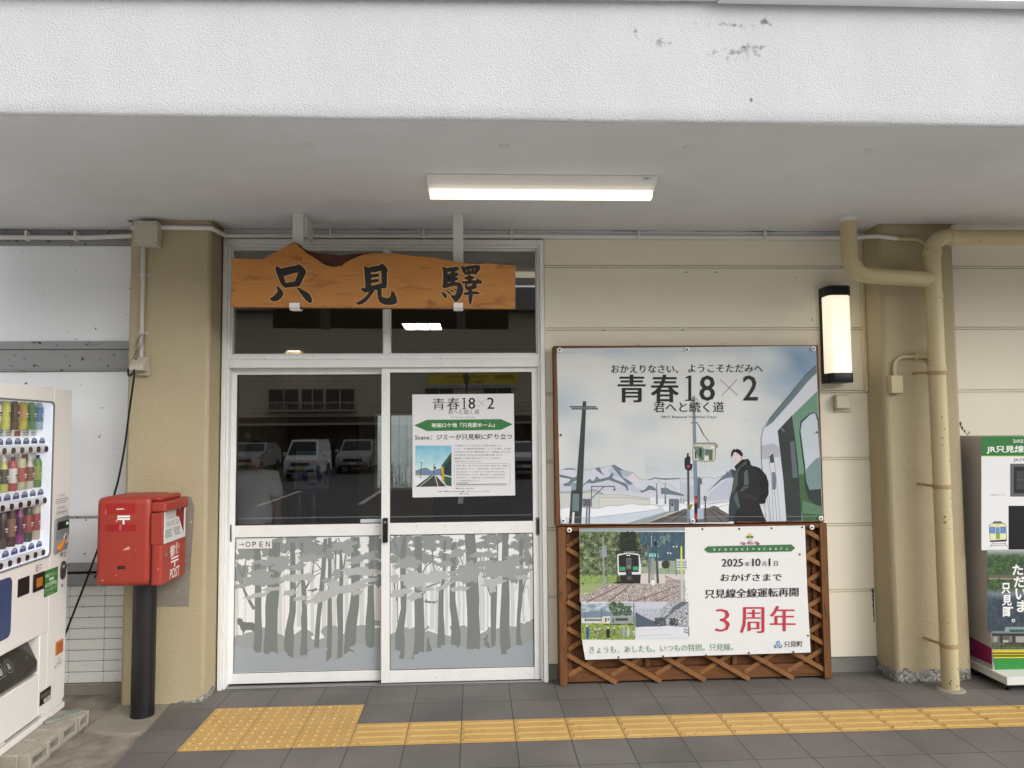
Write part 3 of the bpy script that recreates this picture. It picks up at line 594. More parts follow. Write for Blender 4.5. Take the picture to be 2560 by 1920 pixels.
    for pts, w0, w1 in (([(150, 1060), (150, 840), (125, 720), (110, 600)], 10, 14), ([(150, 820), (150, 600)], 14, 12), ([(80, 110), (140, 230), (185, 350)], 10, 14), ([(110, 110), (150, 260)], 8, 8), ([(540, 230), (550, 400), (575, 510)], 16, 12), ([(435, 500), (470, 430), (560, 360), (660, 310)], 16, 10), ([(590, 495), (640, 430), (670, 410)], 8, 6), ([(385, 720), (460, 670), (600, 620), (730, 580)], 26, 8), ([(440, 740), (500, 660)], 18, 10), ([(850, 300), (880, 410)], 12, 10), ([(845, 120), (845, 240)], 10, 10), ([(1195, 760), (1130, 560), (1090, 400), (1080, 300)], 16, 8), ([(1140, 500), (1115, 330)], 14, 6), ([(1275, 130), (1270, 560)], 14, 18), ([(1120, 90), (1180, 280), (1210, 520)], 10, 18), ([(1550, 730), (1590, 560), (1630, 400), (1655, 290)], 18, 8), ([(1560, 200), (1585, 120)], 8, 8), ([(250, 460), (320, 505)], 8, 10)): A.line(pts, w0, C1, w1)
    for (x, y, rx, ry, t, c) in ((290, 390, 130, 56, 0, C3), (200, 410, 110, 26, -.3, C3), (660, 400, 110, 34, .05, C3), (810, 280, 110, 40, -.2, C3), (1090, 290, 130, 28, -.2, C3), (1200, 305, 90, 22, -.1, C3), (1460, 340, 100, 34, -.1, C3), (1110, 400, 130, 28, -.15, C3), (960, 500, 120, 100, 0, C3), (830, 490, 110, 26, -.2, C3), (850, 560, 120, 36, 0, C3), (1330, 440, 220, 70, -.05, C3), (1240, 520, 130, 30, -.15, C3), (1520, 490, 130, 40, -.1, C3), (1410, 520, 130, 40, .1, C3), (130, 570, 54, 42, 0, C4), (340, 580, 150, 80, 0, C4), (600, 540, 130, 50, -.05, C4), (480, 570, 130, 40, .1, C4), (1550, 555, 80, 20, .1, C4), (1220, 610, 140, 42, -.2, C4), (1220, 680, 36, 36, 0, C4), (200, 715, 130, 26, -.1, C4), (140, 755, 80, 20, 0, C4), (350, 765, 90, 34, -.35, C4), (480, 685, 90, 18, .02, C4), (680, 650, 110, 22, -.5, C4), (850, 680, 110, 26, -.1, C4)): A.leafpad(x, y, rx, ry, c, t, 5)
    for (x, y, r1, r2) in ((300, 165, 30, 20), (330, 235, 20, 20), (600, 155, 16, 18), (430, 157, 10, 6), (490, 260, 28, 14), (1200, 240, 20, 12), (1110, 250, 40, 22), (1410, 160, 18, 26), (1650, 260, 16, 50), (610, 360, 36, 18), (1500, 440, 20, 14), (720, 270, 30, 16), (820, 140, 26, 18)): A.blob(x, y, r1, r2, CW, rough=.6)
    A.poly([(450, 828), (470, 790), (478, 812), (520, 822), (560, 824), (600, 815), (605, 830), (570, 836), (575, 852), (545, 842), (520, 836), (510, 850), (495, 838), (460, 836)], C1)
    for (x, y, f) in ((495, 1390, 1), (1165, 1350, -1)):
        if f > 0: A.poly([(x-20, y), (x-15, y-80), (x-20, y-110), (x-12, y-125), (x-16, y-170), (x-4, y-165), (x-2, y-120), (x+4, y-165), (x+16, y-170), (x+12, y-115), (x+22, y-70), (x+45, y-15)], C1)
        else: A.poly([(x+20, y), (x-45, y-40), (x-30, y-80), (x-55, y-95), (x-40, y-120), (x-20, y-120), (x-22, y-160), (x-10, y-150), (x, y-165), (x+2, y-130), (x-12, y-90), (x+10, y-65), (x+28, y-10)], C1)
    A.poly([(64, 1380), (120, 1368), (165, 1372), (190, 1395), (160, 1425), (170, 1468), (305, 1470), (345, 1468), (325, 1440), (340, 1420), (390, 1415), (400, 1385), (450, 1395), (530, 1380), (545, 1360), (600, 1340), (655, 1355), (632, 1335), (650, 1312), (760, 1308), (810, 1320), (825, 1350), (850, 1318), (925, 1350), (930, 1365), (965, 1355), (992, 1368), (1015, 1350), (1070, 1362), (1100, 1340), (1190, 1350), (1250, 1320), (1310, 1340), (1315, 1420), (1400, 1412), (1370, 1395), (1375, 1370), (1425, 1345), (1480, 1312), (1550, 1318), (1600, 1285), (1688, 1275), (1694, 1545), (62, 1590)], CG)
film(Zm(580, 1330, 380, 1751), LY, dl, film_left); film(Zm(960, 1320, 390, 1749), RY, dr, film_right)

# ---------------------------------------------------------------- wooden name board hung from the soffit
def holed(outer, holes):
    """polygon with holes joined by bridges, as one outline"""
    o = list(outer)
    for h in holes:
        h = list(h)
        bi, bj = min(((i, j) for i in range(len(o)) for j in range(len(h))), key=lambda q: (o[q[0]][0]-h[q[1]][0])**2+(o[q[0]][1]-h[q[1]][1])**2)
        def ar(p): return sum(p[i][0]*p[(i+1) % len(p)][1]-p[(i+1) % len(p)][0]*p[i][1] for i in range(len(p)))
        if ar(h)*ar(outer) > 0: h = h[::-1]; bj = len(h)-1-bj
        o = o[:bi+1]+h[bj:]+h[:bj+1]+o[bi:]
    return o
SY = -.45
ZS = Zm(570, 590, 730, 2212)
def wood(name, a, b, dark, st, vs=3.0, rough=.5, bump=.15, k=1.0, spec=.35):
    m = mat(name, a, rough, c2=b, vs=vs, stretch=st, vmix=.75, bump=bump, bs=9, bstretch=st, bd=.006, spec=spec)
    t = m.node_tree; N, L = t.nodes, t.links; p = N['Principled BSDF']; src = p.inputs['Base Color'].links[0].from_socket
    tc = N.new('ShaderNodeTexCoord'); mp = N.new('ShaderNodeMapping'); mp.inputs['Scale'].default_value = [v*1.0 for v in st]; L.new(tc.outputs['Object'], mp.inputs['Vector'])
    nz = N.new('ShaderNodeTexNoise'); nz.inputs['Scale'].default_value = vs*1.7; nz.inputs['Detail'].default_value = 5; nz.inputs['Distortion'].default_value = 1.2; L.new(mp.outputs[0], nz.inputs['Vector'])
    r = N.new('ShaderNodeValToRGB'); r.color_ramp.elements[0].position = .56; r.color_ramp.elements[1].position = .74; r.color_ramp.elements[1].color = (k, k, k, 1); r.color_ramp.elements[0].color = (0, 0, 0, 1); L.new(nz.outputs['Fac'], r.inputs['Fac'])
    mx = N.new('ShaderNodeMixRGB'); L.new(r.outputs['Color'], mx.inputs['Fac']); L.new(src, mx.inputs['Color1']); mx.inputs['Color2'].default_value = rgba(dark); L.new(mx.outputs['Color'], p.inputs['Base Color']); return m
SIGNW = wood('varnished_sign_wood', (194, 134, 68), (166, 106, 48), (122, 70, 30), (1, 1, 5), vs=2.6, rough=.42, bump=.05, k=.8)
BARK = mat('dark_bark', (96, 52, 34), .6, c2=(52, 28, 20), vs=12, vmix=.8, bump=.9, bs=40, bd=.015)
sg = thing('station_name_board', 'live-edged orange wooden board with three black brush characters above the doors', 'sign', tuple(on_y(*ZS(1100, 540), SY)))
top = [(30, 165), (100, 168), (180, 172), (265, 175), (300, 150), (345, 128), (390, 105), (440, 75), (470, 55), (500, 42)]
front = top + [(520, 58), (560, 95), (600, 132), (650, 160), (690, 186), (740, 220), (800, 234), (860, 224), (900, 192), (960, 165), (1020, 140), (1110, 128), (1180, 132), (1250, 130), (1330, 138), (1400, 148), (1560, 162), (1680, 187), (1760, 200), (1850, 207), (1910, 212), (1960, 203), (2020, 208), (2080, 216), (2177, 220), (2177, 550), (20, 537)]
back = top + [(530, 50), (560, 80), (600, 104), (650, 116), (700, 122), (850, 138), (920, 128), (1000, 122), (1110, 118), (1250, 122), (1400, 140), (1560, 154), (1680, 181), (1850, 203), (1960, 198), (2080, 210), (2177, 216), (2177, 550), (20, 537)]
mb = MB(); mb.prism([on_y(*ZS(*p), SY) for p in front], (0, .03, 0)); bd_ = mb.build('board', SIGNW, sg, bevel=.004)
mb = MB(); mb.prism([on_y(*ZS(*p), SY)+Vector((0, .0302, 0)) for p in back], (0, .03, 0)); mb.build('bark_edge', BARK, sg, bevel=.004)
A = Art(Zm(660, 640, 140, 1659), sheet_y(SY), .0006, .00012)
INK, EDG = (28, 27, 28), (212, 160, 96)
def brush(zm, outers):
    A = Art(zm, sheet_y(SY), .0006, .00012)
    for o, hs2 in outers:
        for ring in [o]+hs2: A.line(list(ring)+[ring[0], ring[1]], 50, EDG)
    for o, hs2 in outers: A.poly(holed(o, hs2), INK)
    A.build('brush_character', print_mat('sign_paint', .4), sg)
brush(Zm(660, 640, 140, 1659), [
    ([(345, 290), (420, 320), (490, 370), (700, 320), (930, 280), (1035, 235), (1120, 290), (1210, 380), (1262, 480), (1225, 545), (1150, 700), (1080, 850), (1030, 905), (930, 915), (620, 945), (530, 870), (440, 700), (370, 520), (340, 400)],
     [[(585, 605), (700, 570), (900, 505), (1010, 495), (970, 600), (915, 745), (800, 765), (655, 795), (620, 720)]]),
    ([(375, 890), (440, 925), (520, 990), (575, 1070), (570, 1150), (520, 1240), (420, 1320), (300, 1352), (220, 1330), (155, 1265), (260, 1200), (350, 1120), (398, 1050), (395, 1000), (370, 940)], []),
    ([(970, 935), (1050, 940), (1150, 1000), (1300, 1080), (1370, 1150), (1420, 1250), (1430, 1340), (1390, 1400), (1320, 1385), (1200, 1270), (1080, 1110), (1010, 1010)], [])])
brush(Zm(870, 640, 140, 1659), [
    ([(470, 275), (530, 315), (595, 345), (700, 310), (930, 270), (1000, 215), (1080, 260), (1160, 350), (1195, 440), (1160, 490), (1155, 700), (1155, 880), (1130, 950), (1090, 970), (1030, 960), (990, 970), (1000, 1050), (1000, 1190), (1060, 1225), (1170, 1245), (1240, 1210), (1270, 1120), (1290, 1000), (1320, 1040), (1380, 1080), (1430, 1200), (1465, 1350), (1445, 1400), (1340, 1445), (1200, 1455), (1060, 1440), (940, 1370), (885, 1260), (870, 1130), (870, 1010), (800, 1005), (740, 1100), (640, 1240), (530, 1360), (420, 1430), (315, 1455), (210, 1385), (300, 1355), (440, 1270), (560, 1160), (625, 1065), (490, 1085), (420, 1030), (360, 960), (515, 935), (500, 700), (485, 450)],
     [[(670, 480), (780, 490), (880, 465), (985, 435), (990, 600), (995, 800), (880, 835), (690, 880), (690, 805), (830, 780), (925, 750), (920, 700), (890, 675), (690, 700), (680, 650), (800, 630), (930, 600), (925, 540), (890, 520), (690, 540)]])])
brush(Zm(1090, 640, 140, 1659), [
    ([(170, 300), (240, 330), (300, 355), (450, 335), (630, 310), (695, 370), (690, 410), (640, 430), (560, 460), (560, 490), (640, 490), (670, 530), (665, 575), (620, 600), (575, 610), (575, 630), (650, 640), (670, 690), (640, 710), (570, 730), (570, 780), (690, 775), (740, 810), (780, 870), (815, 980), (790, 1110), (740, 1220), (660, 1320), (580, 1370), (540, 1330), (430, 1180), (450, 1150), (550, 1170), (600, 1090), (630, 960), (625, 885), (500, 890), (350, 930), (250, 965), (180, 910), (170, 885), (205, 850), (215, 600), (205, 420)],
     [[(345, 475), (445, 465), (445, 505), (345, 530)], [(345, 640), (445, 630), (445, 650), (345, 665)], [(345, 775), (445, 765), (445, 795), (345, 805)]]),
    ([(160, 1040), (230, 1080), (320, 1140), (325, 1200), (300, 1260), (240, 1225), (180, 1140)], []), ([(300, 1020), (370, 1040), (440, 1090), (450, 1130), (420, 1140), (350, 1080)], []),
    ([(405, 995), (470, 1000), (525, 1045), (515, 1080), (460, 1060)], []), ([(500, 960), (570, 970), (625, 1010), (610, 1040), (560, 1015)], []),
    ([(725, 310), (820, 330), (950, 290), (1200, 265), (1270, 260), (1330, 350), (1290, 420), (1190, 555), (1100, 540), (1010, 540), (1010, 580), (1100, 595), (1140, 630), (1110, 680), (1040, 710), (1180, 720), (1215, 690), (1245, 625), (1290, 710), (1340, 725), (1380, 765), (1340, 820), (1290, 815), (1210, 830), (1190, 860), (1220, 920), (1190, 960), (1090, 990), (1060, 1020), (1080, 1045), (1220, 1045), (1290, 1080), (1300, 1115), (1270, 1135), (1090, 1135), (1080, 1270), (1050, 1400), (1015, 1470), (970, 1370), (960, 1270), (960, 1150), (870, 1170), (820, 1130), (805, 1090), (960, 1055), (960, 1020), (880, 990), (850, 900), (860, 820), (745, 805), (790, 740), (900, 745), (960, 720), (870, 690), (825, 640), (850, 620), (960, 590), (960, 555), (860, 565), (800, 480), (750, 380)],
     [[(875, 425), (915, 415), (905, 485)], [(995, 385), (1050, 380), (1015, 460)], [(1105, 380), (1165, 375), (1130, 445)], [(930, 835), (1095, 810), (1040, 880), (925, 900)]])])
mb = MB()
for (x, y) in ((1320, 368), (685, 450), (966, 470), (1925, 440), (2068, 405), (860, 328)):
    c = on_y(*ZS(x, y), SY); mb.prism([(c.x-.002, SY-.0005, c.z-.009), (c.x+.003, SY-.0005, c.z-.004), (c.x+.001, SY-.0005, c.z+.01)], (0, .0004, 0))
mb.each('chip', mat('pale_chip', (214, 186, 140), .7), bd_)
def bracket(xa, xb, ztop):
    m_ = MB(); m_.box(xa, xb, SY+.062, SY+.072, 2.44, 3.0555); b = m_.build('hanging_bracket', mat('white_painted_bracket', (212, 210, 205), .5, c2=(200, 198, 192), vs=8), sg, bevel=.002)
    zb = on_y(*ZS(500, 540), SY).z
    m_ = MB(); m_.box(xa+.003, xb-.003, SY-.014, SY-.002, zb-.006, zb+.026); m_.box(xa+.003, xb-.003, SY-.002, SY+.0618, zb-.016, zb-.006); m_.build('support_hook', mat('white_hook', (232, 231, 228), .45), b, bevel=.002)
    m_ = MB(); m_.lathe(((xa+xb)/2, SY+.0618, 2.74), [(.006, 0), (.004, .004)], 8, 'Y'); m_.build('bolt', STEEL, b)
bracket(.552, .620, 3.05); bracket(1.559, 1.624, 3.05)
mb = MB(); mb.prism([(.624, SY+.075, 3.055), (.634, SY+.075, 3.055), (.634, SY+.075, 2.92), (.624, SY+.075, 2.92)], (0, .2, 0)); mb.build('brace_plate', mat('white_painted_bracket', 212), sg)

# ---------------------------------------------------------------- lamps
def emitter(name, c, st):
    m = bpy.data.materials.new(name); m.use_nodes = True; p = m.node_tree.nodes['Principled BSDF']
    p.inputs['Base Color'].default_value = rgba((235, 232, 224)); p.inputs['Roughness'].default_value = .4
    p.inputs['Emission Color'].default_value = rgba(c); p.inputs['Emission Strength'].default_value = st; return m
HOUS = mat('white_lamp_housing', (226, 225, 222), .35, spec=.5)
cl = thing('ceiling_light', 'long white strip light glowing warm on the canopy soffit', 'ceiling light', (2.066, -1.03, 3.056))
mb = MB(); xa, xb = 1.44, 2.692
mb.prism([(xa, -1.134, 3.0555), (xa, -.90, 3.0555), (xa, -.90, 3.051), (xa, -.98, 3.0), (xa, -1.053, 3.0), (xa, -1.134, 3.051)], (xb-xa, 0, 0)); mb.build('housing', HOUS, cl, bevel=.002)
mb = MB(); prof = [(-1.053, 2.9998), (-1.053, 2.972), (-1.045, 2.962), (-1.017, 2.958), (-.988, 2.962), (-.98, 2.972), (-.98, 2.9998)]
mb.prism([(xa+.012, y, z) for y, z in prof], (xb-xa-.024, 0, 0)); mb.build('diffuser', emitter('warm_strip_diffuser', (255, 244, 218), 1.15), cl, smooth=30)
mb = MB()
for k, (dx, dz) in enumerate(((0, .0), (.01, .006), (.0, .012), (.018, .003))): mb.box(2.61+dx, 2.64+dx, -1.1305+dz*1.0, -1.1285+dz, 3.0438-dz*.55, 3.0446-dz*.55)
mb.build('rating_label', mat('lamp_label', (120, 120, 118), .7), cl)
wl = thing('wall_lamp', 'upright lit wall lamp with black end caps beside the right pillar', 'wall lamp', (4.19, .03, 1.985))
WX0, WX1, WF = 4.120, 4.282, -.115
mb = MB(); mb.box(WX0, WX1-.01, -.005, .0298, 1.985, 2.655); mb.build('back_plate', BLACKP, wl, bevel=.003)
def capprof(z, h, g): return [(WX0-g, -.0052, z), (WX0-g, -.09-g, z), (WX0+.022, WF-g, z), (WX1-.022, WF-g, z), (WX1+g, -.09-g, z), (WX1+g, -.0052, z)]
for z, h in ((1.985, .066), (2.588, .066)):
    m_ = MB(); m_.prism(capprof(z, h, .003), (0, 0, h)); m_.build('end_cap', BLACKP, wl, bevel=.003)
m_ = MB(); m_.prism(capprof(2.0512, 0, -.002), (0, 0, .5366)); m_.build('diffuser', emitter('warm_wall_diffuser', (255, 238, 206), .55), wl, bevel=.006)

# ---------------------------------------------------------------- pipes, conduits and boxes
dp = thing('drainpipe', 'beige painted drainpipe with a side branch in front of the right pillar', 'drainpipe', (4.728, -.33, 0))
yD = -.335; pr = .052
def PX(px, py, y): return on_y(px*DD, py*DD, y)
xm_t = PX(2009, 560, yD).x
xm = 4.722
mb = MB(); mb.tube([(xm, yD, .0), (xm, yD, 2.55)], pr, 24); mb.build('main_pipe', BEIGEP, dp, smooth=40)
ztop = 2.932
mb = MB(); mb.tube([(xm, yD, 2.55), (xm, yD, ztop-.1)]+arc((xm+.1, yD, ztop-.1), .1, math.pi, math.pi/2, 8)+[(9, yD, ztop+.01)], pr*.98, 24); mb.build('upper_pipe', BEIGEP, dp, smooth=40)
zb_ = 2.665; xb_ = 4.14
mb = MB(); mb.tube([(xb_, yD-.04, 3.0558), (xb_, yD-.04, zb_+.14)]+arc((xb_+.14, yD-.04, zb_+.14), .14, math.pi, 1.5*math.pi, 8)+[(xm-.02, yD, zb_-.015)], pr*.97, 24); mb.build('branch_pipe', BEIGEP, dp, smooth=40)
mb = MB(); mb.lathe((xb_, yD-.04, 3.022), [(pr*.97+.001, 0), (pr*.97+.004, .005), (pr*.97+.004, .033)], 24); mb.build('ceiling_collar', mat('white_collar', (214, 211, 206), .6), dp, smooth=40)
mb = MB()
for z in (2.54, 2.83, 2.06): mb.lathe((xm, yD, z-.02), [(pr+.0005, 0), (pr+.0045, .002), (pr+.0045, .03), (pr+.0005, .034)], 24)
mb.lathe((xm+.115, yD, ztop+.002), [(pr, 0), (pr+.004, .002), (pr+.004, .03), (pr, .034)], 24, 'X')
mb.each('socket_joint', BEIGEP, dp, smooth=30)
mb = MB(); mb.lathe((xm, yD, .0), [(.085, 0), (.08, .006), (.055, .01)], 24); mb.build('floor_collar', mat('cement_collar', (150, 144, 128), .9), dp, smooth=40)
for z in (2.03, 1.29, .28):
    m_ = MB(); m_.lathe((xm, yD, z-.014), [(pr+.001, 0), (pr+.0035, .002), (pr+.0035, .026), (pr+.001, .028)], 24); m_.tube([(xm-.04, yD+.03, z+.002), (xm-.07, yD+.08, z+.008), (xm-.075, -.1945, z+.008)], .009, 8); m_.build('pipe_bracket', mat('painted_bracket', (176, 156, 116), .7, c2=(150, 126, 88), vs=20), dp, smooth=40)
mb = MB()
for _ in range(26):
    z = random.choice((random.uniform(1.0, 1.25), random.uniform(.02, .12), random.uniform(.02, 1.9))); a = R(random.uniform(-130, -40)); r = random.uniform(.002, .006)
    c = Vector((xm+(pr+.0008)*math.cos(a), yD+(pr+.0008)*math.sin(a), z)); t_ = Vector((-math.sin(a), math.cos(a), 0))
    mb.add([c+t_*r*math.cos(q)+Vector((0, 0, 1))*r*1.1*math.sin(q) for q in (0, 1, 2.2, 3.1, 4.2, 5.3)], [(0, 1, 2, 3, 4, 5)])
mb.each('rust_spot', mat('rust_spot', (78, 62, 44), .9), dp)
# small box and its conduit on the right pillar
b1 = thing('pillar_junction_box', 'small khaki junction box with a curved conduit on the right pillar', 'junction box', (4.5, -.2, 1.9))
q0, q1 = PX(1924, 811, -.24), PX(1951, 849, -.24)
mb = MB(); mb.box(q0.x, q1.x, -.245, -.1952, q1.z, q0.z); mb.build('box', BEIGEP, b1, bevel=.004)
cx_ = (q0.x+q1.x)/2
mb = MB(); mb.tube([(cx_, -.215, q0.z-.002)]+[(cx_, -.215, 2.06)]+arc((cx_+.075, -.215, 2.075), .075, math.pi, math.pi/2, 7)+[(4.84, -.215, 2.15)], .0125, 12); mb.build('conduit', BEIGEP, b1, smooth=40)
mb = MB(); mb.lathe((4.8, -.1952, 2.14), [(.055, 0), (.055, .02), (.05, .024)], 20, 'Y'); mb.build('round_cover', BEIGEP, b1, smooth=40)
mb = MB(); mb.box(4.776, 4.832, -.225, -.1952, 1.93, 2.05); mb.build('side_box', BEIGEP, b1, bevel=.004)
mb = MB(); mb.box(4.645, 4.655, -.232, -.1952, 2.125, 2.175); mb.each('saddle_clip', BEIGEP, b1, bevel=.002)
# socket box under the wall lamp
b2 = thing('outlet_box', 'cream outlet box on the siding below the wall lamp', 'outlet box', (4.22, .03, 1.77))
mb = MB(); q0, q1 = PX(1801, 853, .02), PX(1833, 890, .02); mb.box(q0.x, q1.x+.01, .012, .0298, q1.z, q0.z); mb.build('base_plate', mat('cream_plastic', (204, 196, 170), .5), b2, bevel=.005)
mb = MB(); q2, q3 = PX(1806, 853, -.03), PX(1836, 882, -.03); mb.box(q2.x, q3.x, -.035, .0118, q3.z, q2.z-.004); mb.build('cover', mat('cream_plastic', 204), b2, bevel=.006)
# white conduit along the wall head
cd1 = thing('wall_conduit', 'thin white conduit running along the top of the whole wall', 'conduit', (1.5, 0, 3.0))
def cpath(pts, r, nm, m=WHITEP):
    m_ = MB(); m_.tube(pts, r, 10); return m_.build(nm, m, cd1, smooth=40)
cpath([(-3.5, .012, 2.995), (-.9, .012, 2.998), (-.56, -.02, 3.005), (-.5, -.225, 3.0)], .016, 'conduit_pipe')
cpath([(-.32, -.226, 3.003), (-.2, -.226, 3.004), (-.04, -.226, 3.002), (.0, -.222, 3.0), (.012, -.17, 2.996), (.03, -.06, 2.996), (.12, -.03, 3.004), (1.0, -.03, 3.008), (2.2, -.03, 3.01), (3.4, -.012, 3.012), (4.05, -.02, 3.012), (4.3, -.06, 3.0), (4.44, -.2, 2.975), (4.56, -.215, 2.955)], .015, 'conduit_pipe')
cpath([(4.55, -.215, 2.956), (4.7, -.215, 2.95), (4.8, -.215, 2.9)], .014, 'painted_conduit', BEIGEP)
mb = MB()
for x in (.72, 1.35, 2.83, 3.72, 1.95): mb.box(x-.008, x+.008, -.05, .0, 2.99, 3.05)
for x in (-1.3, -2.0, -.98): mb.box(x-.008, x+.008, -.008, .05, 2.975, 3.04)
mb.each('saddle_clip', WHITEP, cd1, bevel=.002)
# junction box, conduit and socket on the left pillar
jb = thing('conduit_junction_box', 'square grey junction box at the top of the left pillar', 'junction box', (-.385, -.21, 2.87))
mb = MB(); q0, q1 = PX(291, 482, -.29), PX(335, 530, -.29); mb.box(q0.x, q1.x+.012, -.29, -.2102, q1.z, q0.z+.012); mb.build('box', GREYB, jb, bevel=.003)
mb = MB(); mb.box(q0.x-.002, q1.x+.014, -.2935, -.2902, q1.z-.002, q0.z+.014); cv = mb.build('lid', GREYB, jb, bevel=.002)
mb = MB()
for x in (q0.x+.012, q1.x): 
    for z in (q1.z+.014, q0.z-.004): mb.lathe((x, -.2936, z), [(.0045, 0), (.003, .002)], 8, 'Y')
mb.each('screw', mat('screw_dark', (92, 86, 78), .5, metal=.5), cv)
so = thing('outdoor_socket', 'grey weatherproof socket and its conduit on the left pillar, feeding the black cord', 'socket', (-.395, -.21, 2.06))
zc0, zc1 = PX(310, 530, -.235).z, PX(303, 770, -.235).z
mb = MB(); mb.tube([PX(310, 528, -.232), PX(309, 600, -.232), PX(307, 700, -.232), PX(305, 772, -.232)], [.0145, .0135, .0135, .0135], 12); mb.build('conduit', mat('grey_conduit', (196, 190, 180), .5), so, smooth=40)
for (px, py) in ((309, 593), (306, 718)):
    m_ = MB(); c = PX(px, py, -.232); m_.lathe((c.x, c.y, c.z-.008), [(.0165, 0), (.0165, .016)], 14); m_.box(c.x-.034, c.x+.036, -.2135, -.2102, c.z-.008, c.z+.008); m_.each('saddle_clip', mat('grey_conduit', 196), so)
mb = MB(); q0, q1 = PX(290, 771, -.25), PX(318, 811, -.25); mb.box(q0.x+.02, q1.x, -.2498, -.2102, q1.z, q0.z); mb.build('back_box', GREYB, so, bevel=.004)
mb = MB(); p0, p1 = PX(281, 771, -.31), PX(308, 800, -.31); mb.prism([(p0.x, -.25, p0.z), (p0.x, -.26, p0.z), (p0.x, -.325, p1.z+.03), (p0.x, -.325, p1.z), (p0.x, -.25, p1.z)], (p1.x-p0.x+.008, 0, 0)); mb.build('hood', GREYB, so, bevel=.004)
wire = MB(); rnd = random.Random(4)
for k in range(4):
    c = PX(306+k*2, 722, -.25); pts = [c]
    for i in range(6): c = c+Vector((rnd.uniform(-.022, .016)-.004*k, -.004+rnd.uniform(-.004, .004), -.028)); pts.append(c)
    wire.tube(pts, .0014, 5)
wire.build('binding_wire', mat('rusty_wire', (58, 46, 34), .7), so)
pc = MB(); cp = [PX(292, 795, -.3), PX(288, 804, -.34), PX(279, 812, -.33), PX(277, 799, -.30), PX(286, 796, -.28), PX(290, 806, -.31), PX(286, 840, -.30), PX(279, 890, -.27), PX(270, 960, -.24), PX(257, 1030, -.21), PX(247, 1068, -.19), PX(232, 1130, -.16), PX(208, 1195, -.14), PX(180, 1270, -.13), PX(143, 1365, -.14), PX(128, 1410, -.16)]
sp_ = []
for i in range(len(cp)-1):
    a0, a1, a2, a3 = cp[max(i-1, 0)], cp[i], cp[i+1], cp[min(i+2, len(cp)-1)]
    for k in range(5):
        t = k/5; sp_.append(.5*((2*a1)+(a2-a0)*t+(2*a0-5*a1+4*a2-a3)*t*t+(3*a1-a0-3*a2+a3)*t*t*t))
sp_.append(cp[-1]); pc.tube(sp_, .0062, 8)
props(pc.build('power_cord', BLACKP, None, smooth=40), 'black power cord running down from the pillar socket to the drinks machine', 'power cord')

# ---------------------------------------------------------------- post box
pb = thing('post_box', 'red post box on a black round post in front of the left pillar', 'post box', (-.31, -.425, -.01))
RED = mat('post_red', (162, 58, 44), .42, c2=(149, 51, 39), vs=3, vmix=.9, spec=.45, bump=.03, bs=12, specks=.002, ss=30, sc=(210, 180, 170))
mb = MB(); mb.cyl((-.307, -.388, -.006), (-.307, -.388, .85), .0665, 36); mb.build('post', mat('black_painted_post', (20, 20, 21), .35, c2=(28, 28, 29), vs=6, spec=.5), pb, smooth=40)
PX0, PX1, PY0, PY1, PZ0, PZ1 = -.503, -.122, -.602, -.245, .802, 1.285
def rrect(x0, x1, y0, y1, r, n=6, z=0):
    o = []
    for (cx, cy, a) in ((x1-r, y1-r, 0), (x0+r, y1-r, 90), (x0+r, y0+r, 180), (x1-r, y0+r, 270)):
        o += [(cx+r*math.cos(R(a+90*k/n)), cy+r*math.sin(R(a+90*k/n)), z) for k in range(n+1)]
    return o
def shell(x0, x1, y0, y1, prof, r):
    m_ = MB(); rings = []
    for (z, ins) in prof: rings.append([Vector((x, y, z)) for x, y, _ in rrect(x0+ins, x1-ins, y0+ins, y1-ins, max(r-ins, .006))])
    n = len(rings[0]); vs = [v for q in rings for v in q]; fs = [(i*n+k, i*n+(k+1) % n, (i+1)*n+(k+1) % n, (i+1)*n+k) for i in range(len(rings)-1) for k in range(n)]
    fs += [tuple(range(n-1, -1, -1)), tuple(range((len(rings)-1)*n, len(rings)*n))]; return m_.add(vs, fs)
XS = -.190                                         # seam between the body and the collection door
def bodyprof(b): return [(PZ0-.004, .05), (PZ0, .02), (PZ0+.012, .004), (PZ0+.03, 0), (PZ1-.012, 0), (PZ1+.008, .003), (PZ1+.02, .012), (PZ1+.028, .035), (PZ1+.034, .10)]
mb = shell(PX0, XS-.003, PY0, PY1, bodyprof(0), .035); mb.build('body', RED, pb, smooth=50)
mb = MB(); mb.box(XS-.02, XS+.002, PY0+.02, PY1-.01, PZ0+.01, PZ1); mb.build('seam', BLACKP, pb)
drp = [(PZ0-.002, .02), (PZ0+.012, .004), (PZ0+.03, 0), (PZ1-.075, 0), (PZ1-.065, .003)]
# collection side: lower door, slot housing and hood
m_ = MB(); oz0, oz1 = 1.035, PZ1-.068; oy0, oy1 = PY0+.022, PY1-.02
m_.prism(rrect(XS, PX1, PY0, PY1, .022, 5, PZ0+.001), (0, 0, oz0-PZ0-.001))
m_.box(XS, PX1-.001, PY0, oy0, oz0, oz1); m_.box(XS, PX1-.001, oy1, PY1, oz0, oz1); m_.box(XS, XS+.012, oy0, oy1, oz0, oz1)
door_ = m_.build('collection_door', RED, pb, bevel=.004)
m_ = MB(); m_.prism(rrect(XS-.012, PX1+.012, PY0+.01, PY1+.004, .022, 5, PZ1-.066), (0, 0, .062)); m_.prism(rrect(XS-.012, PX1-.02, PY0+.03, PY1-.03, .02, 5, PZ1-.004), (0, 0, .03)); m_.build('hood', RED, pb, bevel=.012)
m_ = MB(); yy0, yy1 = oy0+.001, oy1-.001
m_.box(PX1-.006, PX1+.002, yy0, yy0+.012, oz0+.001, oz1-.001); m_.box(PX1-.006, PX1+.002, yy1-.012, yy1, oz0+.001, oz1-.001); m_.box(PX1-.006, PX1+.002, yy0+.012, yy1-.012, oz0+.001, oz0+.014)
